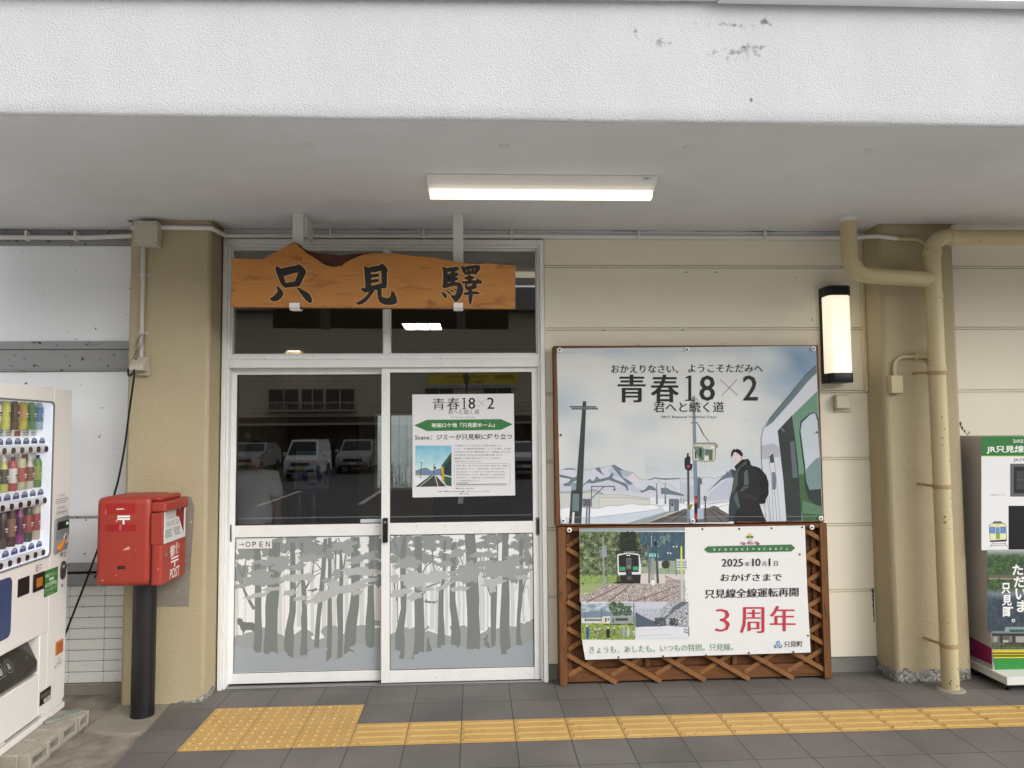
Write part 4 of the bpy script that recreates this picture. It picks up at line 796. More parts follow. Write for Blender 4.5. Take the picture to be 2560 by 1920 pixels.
m_.prism([(PX1-.002, yy0+.012, oz0+.014), (PX1-.036, yy0+.012, oz0+.128), (PX1-.042, yy0+.012, oz0+.128), (PX1-.012, yy0+.012, oz0+.014)], (0, yy1-yy0-.024, 0))
m_.box(PX1-.056, PX1-.0505, yy0+.012, yy1-.012, oz0+.120, oz1-.002)
sl_ = m_.build('slot_frame', mat('grey_slot_frame', (206, 208, 204), .4), door_, bevel=.002)
m_ = MB(); n_ = Vector((.114, 0, .034)).normalized()
def slope(u, v, d=0): return Vector((PX1-.0025-.0335*v, yy0+.014+(yy1-yy0-.028)*u, oz0+.0155+.1115*v)) + n_*d
class SlArt(Art):
    def _pt(s, x, y, d=None): return slope(x, 1-y, s.d if d is None else d)
A = SlArt(None, None, .0008, .00005); A.poly([(0, 0), (1, 0), (1, 1), (0, 1)], (206, 206, 202))
for i in range(4):
    A.rect(.08+.22*i, .08, .085+.22*i, .42, (70, 70, 70))
    for j in range(4): A.rect(.10+.22*i, .12+.07*j, .26+.22*i, .145+.07*j, (110, 108, 104))
for j in range(6): A.rect(.08, .5+.07*j, .08+random.uniform(.3, .42), .53+.07*j, (92, 92, 90)); A.rect(.54, .5+.07*j, .54+random.uniform(.25, .4), .53+.07*j, (92, 92, 90))
A.build('collection_times_label', print_mat('paper_label', .5), sl_)
m_ = MB(); m_.lathe((PX1+.0005, PY0+.055, .968), [(.013, 0), (.012, .004), (.006, .005)], 16, 'X'); m_.build('lock', STEEL, door_, smooth=40)
# white marks
class BoxArt(Art):
    """front: x along +x ; side: x along +y, both with z up"""
    def __init__(s, org, ax, n, **k): super().__init__(None, None, **k); s.o, s.ax, s.n = Vector(org), Vector(ax), Vector(n)
    def _pt(s, x, y, d=None): return s.o+s.ax*x+Vector((0, 0, -y))+s.n*(s.d if d is None else d)
A = BoxArt((PX0, PY0, PZ1), (1, 0, 0), (0, -1, 0), d0=.0006, step=.0001)
W_ = (232, 226, 220); RD = (158, 38, 34)
A.rect(.055, .008, .222, .068, RD); A.rect(.055, .13, .232, .168, (150, 34, 32)); A.rect(.135, .132, .147, .162, (178, 92, 88))
A.rect(.123, .078, .195, .089, W_); A.rect(.123, .093, .195, .104, W_); A.rect(.153, .103, .164, .129, W_)
A.poly([(.115, .038), (.15, .036), (.17, .045), (.15, .043), (.117, .046)], (214, 190, 186)); A.poly([(.158, .275), (.185, .258), (.197, .258), (.197, .272), (.16, .279)], (206, 150, 142)); A.line([(.056, .045), (.058, .07)], .0022, (224, 206, 190))
A.line([(.196, .18), (.192, .4)], .001, (190, 70, 58)); A.ell(.222, .312, .003, .012, (146, 50, 40)); A.line([(.225, .33), (.222, .36)], .002, (150, 54, 44))
A.rect(.13, .366, .173, .384, (36, 28, 26)); A.line([(.137, .376), (.166, .376)], .003, (74, 66, 62))
A.build('post_mark', print_mat('post_paint', .42), pb)
A = BoxArt((PX1, PY0, 1.06), (0, 1, 0), (1, 0, 0), d0=.0006, step=.0001)
A.text('郵', .112, .05, .180, .118, W_, off=.012); A.text('便', .188, .04, .256, .108, W_, off=.012)
A.rect(.125, .122, .235, .132, W_); A.rect(.125, .142, .235, .152, W_); A.rect(.173, .151, .187, .182, W_)
A.text('POST', .112, .186, .252, .246, W_, off=.008)
A.build('side_lettering', print_mat('post_paint', .42), door_)

# ---------------------------------------------------------------- drinks machine (left), in its own frame: x = into the machine, y = along the front from the near corner, z up
VD = Vector((.07, -1, 0)).normalized(); VN = Vector((1, .07, 0)).normalized()
vm = thing('drinks_vending_machine', 'white drinks vending machine on concrete blocks, with rows of bottles behind its window', 'vending machine', (-.76, -.40, .06), math.atan2(VD.y, VD.x)+math.pi)
VO = Vector((-.76, -.40, 0))
def V(t, z, d=0.0): return VO+VD*t+VN*d+Vector((0, 0, z))     # d > 0 towards the buyer
def vbox(mb, t0, t1, z0, z1, d0, d1):
    return mb.add([V(t, z, d) for z in (z0, z1) for d in (d0, d1) for t in (t0, t1)], [(0, 2, 3, 1), (4, 5, 7, 6), (0, 1, 5, 4), (2, 6, 7, 3), (0, 4, 6, 2), (1, 3, 7, 5)])
VW, VH0, VH1, VDp = 1.16, .118, 1.946, -.70
VMW = mat('vending_white_enamel', (232, 228, 223), .38, c2=(225, 221, 215), vs=2, vmix=1, spec=.45)
w0, w1, wz0, wz1 = .218, 1.06, .985, 1.866
mb = MB()
vbox(mb, 0, VW, VH0, VH1, VDp, -.10)
vbox(mb, 0, w0, VH0, VH1, -.0998, 0); vbox(mb, w1, VW, VH0, VH1, -.0998, 0); vbox(mb, w0, w1, wz1, VH1, -.0998, 0)
fz0, fz1, ft0, ft1 = .352, .563, .305, .98
vbox(mb, w0, w1, fz1, wz0, -.0998, 0); vbox(mb, w0, ft0, VH0, fz1, -.0998, 0); vbox(mb, ft1, w1, VH0, fz1, -.0998, 0); vbox(mb, ft0, ft1, VH0, fz0, -.0998, 0)
mb.build('cabinet', VMW, vm, bevel=.004)
mb = MB(); vbox(mb, 0, VW, .062, .095, VDp, .004); mb.build('base_plate', VMW, vm, bevel=.003)
mb = MB(); vbox(mb, .01, VW-.01, .0952, .1178, VDp+.02, -.03); mb.build('base_gap', BLACKP, vm)
mb = MB(); vbox(mb, .015, .24, .097, .1178, -.029, -.002); vbox(mb, .62, 1.1, .102, .113, -.02, -.006); mb.each('kick_plate', VMW, vm, bevel=.002)
mb = MB(); INW = mat('vending_inner_white', (226, 227, 232), .55, emit=.30, ec=(235, 238, 250))
vbox(mb, w0+.001, w1-.001, wz0, wz1, -.0996, -.0945); vbox(mb, w0+.001, w0+.006, wz0, wz1, -.094, -.004); vbox(mb, w1-.006, w1-.001, wz0, wz1, -.094, -.004); vbox(mb, w0+.0065, w1-.0065, wz1-.006, wz1-.0008, -.094, -.004); vbox(mb, w0+.0065, w1-.0065, wz0+.001, wz0+.006, -.094, -.004)
mb.build('display_liner', INW, vm)
mb = MB(); pts = [V(t, z, -.003) for t, z, _ in rrect(w0-.004, w1+.004, wz0-.004, wz1+.004, .03, 5)]; inn = [V(t, z, -.003) for t, z, _ in rrect(w0+.006, w1-.006, wz0+.006, wz1-.006, .024, 5)]; n = len(pts)
mb.add(pts+inn+[p+VN*.006 for p in pts]+[p+VN*.004 for p in inn], [(i, (i+1) % n, n+(i+1) % n, n+i) for i in range(n)]+[(2*n+i, 2*n+(i+1) % n, 3*n+(i+1) % n, 3*n+i) for i in range(n)]+[(n+i, n+(i+1) % n, 3*n+(i+1) % n, 3*n+i) for i in range(n)]+[(i, (i+1) % n, 2*n+(i+1) % n, 2*n+i) for i in range(n)])
wf = mb.build('window_frame', mat('dark_window_seal', (120, 120, 122), .5), vm)
mb = MB(); mb.add([V(w0+.004, wz0+.004, -.006), V(w1-.004, wz0+.004, -.006), V(w1-.004, wz1-.004, -.006), V(w0+.004, wz1-.004, -.006)], [(0, 1, 2, 3)]); mb.build('pane', glass_mat('vending_glass', (246, 248, 248), 1.3), wf)
BLUE = (66, 78, 128)
cols = {'r1': [((158, 196, 226), (60, 120, 180)), ((76, 150, 70), (40, 120, 50)), ((226, 196, 30), (214, 150, 30)), ((84, 52, 40), (60, 34, 28)), ((220, 222, 56), (214, 216, 60)), ((200, 160, 110), (232, 228, 220)), ((120, 170, 90), (230, 230, 220)), ((60, 60, 70), (190, 40, 40))],
        'r2': [((96, 150, 60), (150, 170, 70)), ((214, 206, 190), (130, 60, 40)), ((206, 196, 140), (190, 60, 56)), ((196, 44, 56), (228, 214, 210)), ((206, 206, 60), (60, 60, 40)), ((110, 160, 70), (60, 110, 50)), ((196, 190, 180), (120, 60, 40)), ((90, 130, 190), (220, 220, 220))],
        'r3': [((206, 184, 140), (170, 44, 50)), ((58, 72, 50), (170, 60, 46)), ((150, 40, 120), (80, 30, 70)), ((62, 42, 30), (140, 90, 50)), ((70, 60, 56), (36, 32, 30)), ((110, 50, 40), (60, 30, 30)), ((120, 60, 40), (200, 180, 150)), ((60, 60, 60), (160, 160, 160))]}
mute = lambda c: tuple(v*.60+.40*(sum(c)/3*.5+95) for v in c)
for row, (zr, hb) in zip(('r1', 'r2', 'r3'), ((1.597, .215), (1.305, .205), (1.012, .245))):
    m_ = MB(); prof = [(math.cos(a)*.018, math.sin(a)*.024) for a in [math.pi*(.5-k/8) for k in range(9)]]
    vs = [V(t, zr+z_, -.034+d_) for t in (w0+.014, w1-.014) for d_, z_ in prof]; k = len(prof)
    m_.add(vs, [(i, i+1, k+i+1, k+i) for i in range(k-1)]+[tuple(range(k)), tuple(range(2*k-1, k-1, -1))]); bar = m_.build('button_bar', mat('white_button_bar', (232, 232, 236), .35), vm, smooth=40)
    for j in range(9):
        t = .262+.0855*j
        if t > w1-.03: break
        m_ = MB(); m_.add([V(t+.019*math.cos(6.2832*q/16), zr+.0165*math.sin(6.2832*q/16), -.0178+.0045*(s_)) for s_ in (0, 1) for q in range(16)], [tuple(range(16, 32))]+[(q, (q+1) % 16, 16+(q+1) % 16, 16+q) for q in range(16)])
        m_.build('select_button', mat('brown_button', (66, 48, 46), .25, spec=.6), bar, smooth=40)
        A = BoxArt(V(t+.033, zr+.068, -.04), -VD, VN, d0=.0008, step=.0002)
        A.poly([(0, .036)]+[(.033+.033*math.cos(math.pi-math.pi*q/10), .036-.034*math.sin(math.pi*q/10)**.7) for q in range(11)]+[(.066, .036)], BLUE); A.rect(.016, .008, .05, .02, (206, 208, 222)); A.line([(.02, .014), (.046, .014)], .004, (96, 100, 140)); A.line([(.01, .028), (.056, .028)], .003, (110, 120, 170))
        A.build('price_tag', print_mat('card_print', .5), bar)
        if j < 8:
            c1, c2 = cols[row][j]; z0 = zr+.075+(.035 if row == 'r1' else 0); bh = hb-.025; rb = .0215
            tt = t+.004
            tags = BoxArt(V(tt+.037, z0+bh+.012, -.085), -VD, VN, d0=.0006, step=.0001)
            card = random.choice(((170, 196, 222), (214, 216, 214), (222, 220, 206), (190, 206, 220))) if row == 'r1' else random.choice(((222, 220, 216), c2, (206, 196, 186), (120, 60, 60) if row == 'r3' else (214, 214, 208)))
            tags.rect(0, 0, .074, bh+.048 if row == 'r1' else bh+.016, card)
            if row == 'r1': tags.rect(.006, bh+.018, .068, bh+.046, (226, 226, 222) if j != 2 else (176, 56, 46)); tags.line([(.012, bh+.026), (.06, bh+.026)], .005, (90, 90, 92)); tags.line([(.014, bh+.038), (.056, bh+.038)], .005, (110, 110, 112))
            tags.build('sample_card', print_mat('card_print', .5), vm)
            kind_ = (j*2+len(row)+ord(row[1])) % 3
            pr_ = [(rb*.8, 0), (rb, .006), (rb, bh*.62), (rb*.9, bh*.7), (rb*.45, bh*.86), (rb*.42, bh*.9)] if (row == 'r1' or kind_ == 0) else [(rb*.8, 0), (rb, .006), (rb, bh*.8), (rb*.75, bh*.9), (rb*.5, bh*.92)] if kind_ == 1 else [(rb*.85, 0), (rb, .005), (rb, bh*.9), (rb*.86, bh*.95)]
            m_ = MB(); cbase = V(tt, z0, -.058); m_.lathe(cbase, pr_, 14); bt = m_.build('sample_bottle', mat('drink_%s%d' % (row, j), mute(c1), .25, spec=.5), vm, smooth=40)
            m_ = MB(); m_.lathe(cbase+Vector((0, 0, bh*.24)), [(rb+.0004, 0), (rb+.0008, .002), (rb+.0008, bh*.42), (rb+.0004, bh*.42+.002)], 14); m_.build('wrap', mat('wrap_%s%d' % (row, j), mute(c2), .4), bt, smooth=40)
            if kind_ != 2 or row == 'r1': m_ = MB(); m_.lathe(cbase+Vector((0, 0, pr_[-1][1]+.0002)), [(rb*.46, 0), (rb*.46, .016), (rb*.4, .018)], 12); m_.build('cap', mat('bottle_cap_%d' % (j % 3), ((40, 44, 90), (222, 222, 222), (60, 60, 60))[j % 3], .4), bt, smooth=40)
            wn = BoxArt(cbase+VN*(rb+.0012)+VD*.017+Vector((0, 0, bh*.5)), -VD, VN, d0=.0004, step=.0001); wcol = (236, 232, 224) if sum(c2) < 420 else (70, 60, 56)
            if row == 'r1' and j == 3: wn.text('COLA', .001, bh*.14, .033, bh*.22, (226, 214, 206)); wn.ell(.017, bh*.02, .012, .016, (190, 60, 56)); wn.poly([(.005, bh*.02), (.029, bh*.02), (.026, bh*.02+.01), (.017, bh*.02+.016), (.008, bh*.02+.01)], (52, 66, 120)); wn.rect(.005, bh*.02-.003, .029, bh*.02+.003, (226, 220, 216))
            else: wn.line([(.004, .008), (.03, .008)], .008, wcol); wn.line([(.007, .022), (.027, .022)], .005, wcol)
            wn.build('wrap_print', print_mat('card_print', .5), bt)
GREYP = mat('grey_coin_panel', (132, 132, 132), .45)
mb = MB(); cpz = [(.178, 1.178), (.170, 1.190), (.03, 1.196), (.012, 1.186), (.012, 1.05), (.03, .998), (.17, .985), (.183, .995)]
mb.prism([V(t, z, .0005) for t, z in cpz], VN*.010); cp_ = mb.build('coin_panel', GREYP, vm, bevel=.004)
def plate(name, t0, t1, z0, z1, m, par, d0=.0108, dd=.002, bev=.001):
    m_ = MB(); vbox(m_, t0, t1, z0, z1, d0, d0+dd); return m_.build(name, m, par, bevel=bev)
DARKS = mat('dark_display', (22, 18, 20), .2, spec=.6)
plate('price_display', .028, .160, 1.123, 1.168, DARKS, cp_)
m_ = MB(); 
for k in range(3): vbox(m_, .036+.009*k, .042+.009*k, 1.142, 1.158, .0129, .0133)
m_.build('display_digits', emitter('green_led', (60, 200, 90), .6), cp_)
m_ = MB(); cc = V(.058, 1.062, .0106); m_.add([cc+VD*(r*math.cos(6.2832*q/20))+Vector((0, 0, r*math.sin(6.2832*q/20)))+VN*d for r, d in ((.031, 0), (.031, .006), (.022, .007), (.018, .001)) for q in range(20)], [(i*20+q, i*20+(q+1) % 20, (i+1)*20+(q+1) % 20, (i+1)*20+q) for i in range(3) for q in range(20)]+[tuple(range(60, 80))]); m_.build('coin_slot_ring', mat('pale_ring', (168, 166, 166), .4), cp_, smooth=40)
plate('coin_slot', .054, .064, 1.048, 1.076, mat('slot_red', (110, 36, 36), .4), cp_, .0118, .002)
m_ = MB(); m_.prism([V(t, z, .0108) for t, z in ((.165, 1.012), (.16, 1.028), (.135, 1.033), (.115, 1.05), (.088, 1.055), (.085, 1.045), (.112, 1.028), (.125, 1.012), (.15, 1.0))], VN*.014); m_.build('return_lever', mat('orange_lever', (226, 136, 40), .4), cp_, bevel=.003)
plate('return_pad', .075, .17, .998, 1.062, mat('pale_pad', (150, 150, 150), .45), cp_, .0106, .0001, 0)
A = BoxArt(V(.168, 1.33, .0), -VD, VN, d0=.0006, step=.0001); GT = (86, 80, 78)
A.text('ごあんない', .035, .0, .115, .016, GT)
for k in range(3): A.line([(.0, .03+.011*k), (.15-.03*(k == 2), .03+.011*k)], .004, (140, 134, 130))
A.text('0120-034-035', .02, .075, .12, .088, GT); A.line([(0, .1), (.15, .1), (.15, .12), (0, .12), (0, .1)], .0015, GT); A.line([(.01, .11), (.14, .11)], .006, (150, 144, 140))
A.build('notice_print', print_mat('card_print', .5), vm)
gp = BoxArt(V(.277, .909, .0), -VD, VN, d0=.0006, step=.0001); GRN = (58, 122, 50); gp.rect(0, 0, .157, .148, GRN)
gp.text('地球にやさしい', .012, .02, .145, .042, (232, 236, 226)); gp.rect(.058, .05, .11, .064, (226, 232, 220)); gp.text('省エネ', .064, .052, .104, .062, GRN); gp.text('LED照明&', .012, .072, .145, .096, (232, 236, 226)); gp.text('ヒートポンプ', .012, .102, .145, .124, (232, 236, 226)); gp.line([(.03, .138), (.11, .138)], .003, (170, 196, 160)); gp.build('green_sticker', print_mat('card_print', .5), vm)
plate('bill_slot', .441, .555, .823, .918, mat('dark_slot', (36, 28, 28), .35), vm, .0004, .004, .002)
bx = plate('change_window', .282, .403, .815, .913, mat('dark_slot', 36), vm, .0004, .008, .004)
plate('lit_reader', .312, .378, .838, .888, mat('amber_reader', (176, 112, 34), .3), bx, .0086, .001, 0)
m_ = MB(); m_.prism([V(t, z, .0004) for t, z, _ in rrect(.030, .094, .822, .93, .03, 6)], VN*.006); lp = m_.build('door_lock_plate', mat('lock_plate', (112, 104, 102), .3, metal=.7), vm, bevel=.002, smooth=40)
m_ = MB(); cc = V(.058, .895, .0066); m_.add([cc+VD*(r*math.cos(6.2832*q/16))+Vector((0, 0, r*math.sin(6.2832*q/16)))+VN*d for r, d in ((.018, 0), (.016, .01), (.008, .012)) for q in range(16)], [(i*16+q, i*16+(q+1) % 16, (i+1)*16+(q+1) % 16, (i+1)*16+q) for i in range(2) for q in range(16)]+[tuple(range(32, 48))]); m_.build('lock_barrel', STEEL, lp, smooth=40)
m_ = MB(); m_.add([V(.066+.01*math.cos(6.2832*q/14), .786+.01*math.sin(6.2832*q/14), d) for d in (.0003, .002) for q in range(14)], [tuple(range(14, 28))]+[(q, (q+1) % 14, 14+(q+1) % 14, 14+q) for q in range(14)]); m_.build('service_plug', mat('grey_plug', (130, 128, 126), .4), vm)
m_ = MB(); m_.prism([V(t, z, .0004) for t, z, _ in rrect(.614, 1.05, .64, .948, .035, 6)], VN*.003); m_.build('advert_window', mat('blue_advert', (72, 92, 136), .25, c2=(40, 52, 88), vs=3, vmix=.8, spec=.6), vm, smooth=40)
m_ = MB(); m_.prism([V(t, z, .0034) for t, z, _ in rrect(.614, 1.05, .64, .948, .035, 6)], VN*.0008); 
# take-out flap
FL = mat('smoked_flap', (60, 58, 55), .25, c2=(46, 44, 42), vs=2, spec=.6)
m_ = MB(); vbox(m_, ft0+.002, ft1-.002, fz0+.002, fz1-.002, -.0994, -.075); fl0 = m_.build('outlet_recess', mat('outlet_recess', (44, 42, 40), .6), vm)
m_ = MB(); m_.add([V(t, z, d) for t in (ft0+.012, ft1-.012) for d, z in ((-.055, fz1-.03), (-.004, fz0+.075), (-.004, fz0+.02), (-.02, fz0+.006), (-.07, fz0+.006), (-.07, fz1-.03))], [(0, 1, 7, 6), (1, 2, 8, 7), (2, 3, 9, 8), (3, 4, 10, 9), (0, 6, 11, 5), (0, 5, 4, 3, 2, 1), (6, 7, 8, 9, 10, 11)]); flp = m_.build('outlet_flap', FL, vm, bevel=.004)
fn = (V(0, fz0+.075, -.004)-V(0, fz1-.03, -.055)); fn = Vector((0, 0, 0))
class FlapArt(Art):
    def _pt(s, x, y, d=None):
        k = y; a = V(x, fz1-.03, -.055); b = V(x, fz0+.075, -.004); n = (VN*(.106)+Vector((0, 0, .051))).normalized(); return a.lerp(b, k)+n*(s.d if d is None else d)
A = FlapArt(None, None, .0008, .0001); FG = (150, 148, 144)
def ring(cx, cy, r, w_, c, ky=1.0): A.line([(cx+r*math.cos(6.2832*k/24), cy+ky*r*math.sin(6.2832*k/24)) for k in range(25)], w_, c)
A.zm = None
for r_ in (.036, .026):
    pts = [(.565+r_*math.cos(6.2832*k/24), .55+r_*8.5*math.sin(6.2832*k/24)) for k in range(25)]
    for (a, b) in zip(pts, pts[1:]):
        mx_ = .955; A.poly([a, b, (.565+(b[0]-.565)*mx_, .55+(b[1]-.55)*mx_), (.565+(a[0]-.565)*mx_, .55+(a[1]-.55)*mx_)], FG, False)
A.d += .0001; A.poly([(.572, .42), (.558, .42), (.553, .68), (.577, .68)], FG)
for q in ((.615, .69), (.70, .775)):
    a_, b_ = q; A.poly([(a_, .28), (b_, .28), (b_, .30), (a_, .30)], FG); A.poly([(a_, .84), (b_, .84), (b_, .86), (a_, .86)], FG); A.poly([(a_, .3), (a_+.002, .3), (a_+.002, .84), (a_, .84)], FG); A.poly([(b_-.002, .3), (b_, .3), (b_, .84), (b_-.002, .84)], FG)
    A.poly([(a_+.02, .4), (a_+.05, .36), (a_+.06, .55), (a_+.045, .75), (a_+.022, .78), (a_+.015, .6)], FG)
ring(.40, .62, .012, .004, (120, 118, 116), 5)
A.build('flap_print', print_mat('flap_print', .4), flp)
np_ = plate('rating_plate', .167, .290, .167, .243, mat('black_plate', (26, 26, 28), .35), vm, .0004, .0012, 0)
A = BoxArt(V(.290, .243, .0016), -VD, VN, d0=.0004, step=.0001); A.rect(.01, .02, .112, .04, (96, 92, 84)); A.rect(.045, .05, .115, .071, (206, 204, 198)); A.rect(.06, .053, .1, .064, (130, 130, 128)); A.line([(.01, .01), (.07, .01)], .003, (90, 90, 90)); A.build('plate_print', print_mat('card_print', .5), np_)
pl_ = plate('orange_socket', .036, .125, .394, .473, mat('orange_panel', (198, 120, 72), .5), vm, .0004, .004, .002)
plate('socket_recess', .046, .108, .402, .462, mat('orange_recess', (176, 98, 54), .5), pl_, .0046, .0006, 0)
A = BoxArt(V(.13, .375, .0), -VD, VN, d0=.0006, step=.0001); A.line([(.0, .0), (.1, .0), (.1, .056), (.0, .056), (.0, .0)], .0014, GT); A.text('ご注意', .03, .006, .07, .02, GT); A.line([(.02, .03), (.095, .03)], .004, (130, 126, 122)); A.line([(.02, .04), (.085, .04)], .004, (130, 126, 122)); A.ell(.011, .043, .006, .006, (120, 116, 112)); A.build('caution_label', print_mat('card_print', .5), vm)
A = BoxArt(V(.38, .965, .0), -VD, VN, d0=.0006, step=.0001); PK = (150, 108, 96); A.line([(.0, .0), (.075, .0), (.075, .045), (.0, .045), (.0, .0)], .0012, (196, 180, 172)); A.ell(.02, .024, .015, .02, PK); A.ell(.02, .024, .011, .016, (206, 200, 194)); A.line([(.014, .02), (.026, .02)], .003, PK); A.line([(.02, .015), (.02, .036)], .003, PK); A.text('OK', .042, .022, .068, .038, PK); A.line([(.04, .012), (.07, .012)], .006, PK); A.build('payment_label', print_mat('card_print', .5), vm)
A = BoxArt(V(.095, .985, .0), -VD, VN, d0=.0006, step=.0001); A.ell(.01, .016, .01, .013, (106, 96, 92)); A.ell(.026, .01, .006, .007, (130, 118, 112)); A.line([(.036, .008), (.07, .008)], .004, GT); A.line([(.036, .018), (.07, .018)], .004, GT); A.line([(.036, .03), (.066, .03)], .005, GT); A.build('tree_label', print_mat('card_print', .5), vm)

# concrete blocks and board scraps under the machine
BLK = mat('grey_concrete_block', (168, 162, 150), .92, c2=(142, 136, 122), vs=6, vmix=.8, bump=.5, bs=60, bd=.006, specks=.012, ss=50, sc=(108, 100, 88))
def hollow_block(y0, y1, x0, x1, z0, z1, lab):
    m_ = MB(); cw = (y1-y0); a, b = y0+cw*.16, y1-cw*.16; h = (z1-z0); c, d = z0+h*.34, z0+h*.68
    m_.box(x0, x1-.06, y0, y1, z0, z1); m_.box(x1-.0598, x1, y0, a, z0, z1); m_.box(x1-.0598, x1, b, y1, z0, z1); m_.box(x1-.0598, x1, a, b, z0, c); m_.box(x1-.0598, x1, a, b, d, z1)
    return props(m_.build('concrete_block', BLK, None, bevel=.006), lab, 'concrete block', 'concrete blocks under the drinks machine')
hollow_block(-1.06, -.872, -.96, -.572, -.035, .0595, 'concrete block under the drinks machine, nearest to the camera')
hollow_block(-.868, -.742, -.96, -.588, -.035, .0595, 'concrete block second from the front under the drinks machine')
hollow_block(-.735, -.566, -.96, -.588, -.03, .0595, 'concrete block under the drinks machine beside the flat board scraps')
hollow_block(-.562, -.452, -.96, -.584, -.03, .0595, 'concrete block farthest back under the near corner of the drinks machine')
m_ = MB(); m_.box(-.11, .11, -.035, .035, 0, .012, Matrix.Translation((-.68, -.56, .0602)) @ Matrix.Rotation(R(54), 4, 'Z')); props(m_.build('board_scrap', mat('grey_board', (142, 146, 138), .8, c2=(122, 126, 116), vs=10), None, bevel=.002), 'thin grey board scrap lying on the concrete blocks', 'board scrap')

# ---------------------------------------------------------------- railway picture machine (right), on a castor board
rv = thing('sticker_covered_machine', 'tall grey machine with railway pictures and Japanese writing, on a white castor board', 'machine', (5.5, -.1, 0))
RX0, RX1, RYF, RYB, RZ0, RZ1 = 5.045, 6.0, -.28, .025, .098, 1.614
RG = mat('grey_machine_side', (186, 181, 178), .45, c2=(178, 173, 170), vs=3)
mb = MB(); mb.box(RX0, RX1, RYF, RYB, RZ0, RZ1); mb.build('cabinet', RG, rv, bevel=.003)
mb = MB(); mb.box(RX0-.012, RX1+.02, -.425, RYB, .047, .0975); mb.build('castor_board', mat('white_board', (224, 224, 220), .5), rv, bevel=.002)
for x, y in ((RX0+.03, -.37), (RX0+.03, -.08), (RX1-.05, -.37), (RX1-.05, -.08)):
    m_ = MB(); m_.lathe((x-.009, y, .0205), [(.017, 0), (.0205, .003), (.0205, .015), (.017, .018)], 16, 'X'); cw_ = m_.build('castor', RUBBER, rv, smooth=40)
    m_ = MB(); m_.box(x-.014, x+.014, y-.012, y+.012, .0425, .0468); m_.box(x-.013, x-.0105, y-.008, y+.008, .016, .0425); m_.box(x+.0105, x+.013, y-.008, y+.008, .016, .0425); m_.build('castor_fork', STEEL, cw_)
Z3, Z4 = Zm(2400, 1060, 160, 781), Zm(2400, 1360, 160, 699)
A = Art(Z3, sheet_y(RYF), .0006, .00001)
GR = (46, 116, 56); X9 = 1600
A.zm = Z3; A.rect(262, 148, X9, 1540, (226, 226, 226)); A.rect(262, 148, X9, 388, GR); A.rect(270, 388, X9, 398, (206, 206, 130))
A.text('2022年10月1日', 645, 180, 1200, 232, (228, 232, 224), off=.012); A.text('JR只見線 全線運転再開', 325, 262, 1500, 362, (232, 234, 228), off=.025)
A.text('JR只見線の魅力', 650, 416, 1150, 464, (62, 60, 62), off=.012)
A.text('只見線応援キャラクター', 366, 856, 566, 876, (92, 90, 92))
A.rect(612, 484, X9, 886, (92, 92, 96)); A.rect(658, 522, X9, 846, (24, 25, 30)); A.rect(690, 570, X9, 800, (58, 60, 62)); A.rect(690, 676, X9, 686, (84, 86, 88))
A.rect(592, 998, X9, 1532, (12, 11, 12))
# plain drawing of a pale yellow railcar
A.poly([(395, 1212), (412, 1188), (500, 1186), (520, 1210)], (90, 92, 98)); A.poly([(352, 1240), (372, 1218), (440, 1208), (545, 1212), (565, 1238), (572, 1420), (366, 1436)], (52, 56, 60)); A.poly([(358, 1242), (376, 1222), (440, 1213), (542, 1217), (560, 1240), (566, 1408), (370, 1422)], (222, 222, 180))
for q in ((362, 1254, 428, 1336), (436, 1260, 484, 1344), (492, 1254, 558, 1334)): A.rect(*q, (60, 72, 84)); A.rect(q[0]+4, q[1]+4, q[2]-4, q[3]-4, (96, 140, 196))
A.rect(438, 1346, 488, 1404, (126, 164, 62)); A.rect(432, 1222, 480, 1246, (226, 196, 120)); A.poly([(368, 1424), (568, 1412), (566, 1434), (372, 1442)], (50, 48, 54))
for l in ([(402, 1450), (362, 1506)], [(545, 1446), (582, 1502)], [(392, 1464), (556, 1458)], [(380, 1484), (570, 1478)]): A.line(l, 5, (70, 70, 74))
A.zm = Z4
def hill(x, y):
    n1 = noise.noise((x*.02, y*.02, 2)); n2 = noise.noise((x*.09, y*.09, 5)); k = min(1, max(0, (y-60)/90)); g = .5+.5*n1+.35*n2
    g = max(0, min(1, g)); a = (44+46*g, 58+52*g, 44+30*g) if y < 520 else (40+40*g, 50+44*g, 62+44*g)
    f = max(0, 1-abs(y-545)/70)*.5; m_ = (176, 182, 186); t = max(1-k, f); return tuple(a[i]*(1-t)+m_[i]*t for i in range(3))
A.field(300, 62, X9, 960, 130, 90, hill)
A.poly([(312, 340), (X9, 330), (X9, 400), (316, 392)], (92, 88, 80)); A.poly([(314, 372), (X9, 365), (X9, 378), (315, 386)], (150, 146, 124))
for k in range(60): A.line([(316+k*12, 342), (316+k*12, 366)], 3, (126, 120, 104))
for (x, y, rx, ry) in ((390, 180, 60, 70), (480, 220, 90, 70), (380, 270, 80, 40), (600, 170, 80, 70), (370, 450, 60, 60), (420, 420, 60, 40)):
    A.scatter(90, (x-rx, y-ry, x+rx, y+ry), 9, [(52, 84, 44), (70, 104, 54), (40, 64, 40), (92, 122, 72)], lambda a, b, x=x, y=y, rx=rx, ry=ry: ((a-x)/rx)**2+((b-y)/ry)**2 < 1)
A.rect(350, 950, X9, 978, (112, 126, 132)); A.rect(352, 978, X9, 1000, (40, 42, 46)); A.rect(352, 1000, X9, 1150, (92, 92, 88))
for (x, y, w_, h_, c) in ((360, 1010, 50, 60, (150, 150, 146)), (470, 1050, 60, 30, (170, 172, 172)), (610, 1010, 90, 80, (160, 156, 150)), (540, 1010, 40, 60, (120, 120, 118)), (700, 1000, 200, 100, (140, 140, 134))): A.rect(x, y, x+w_, y+h_, c)
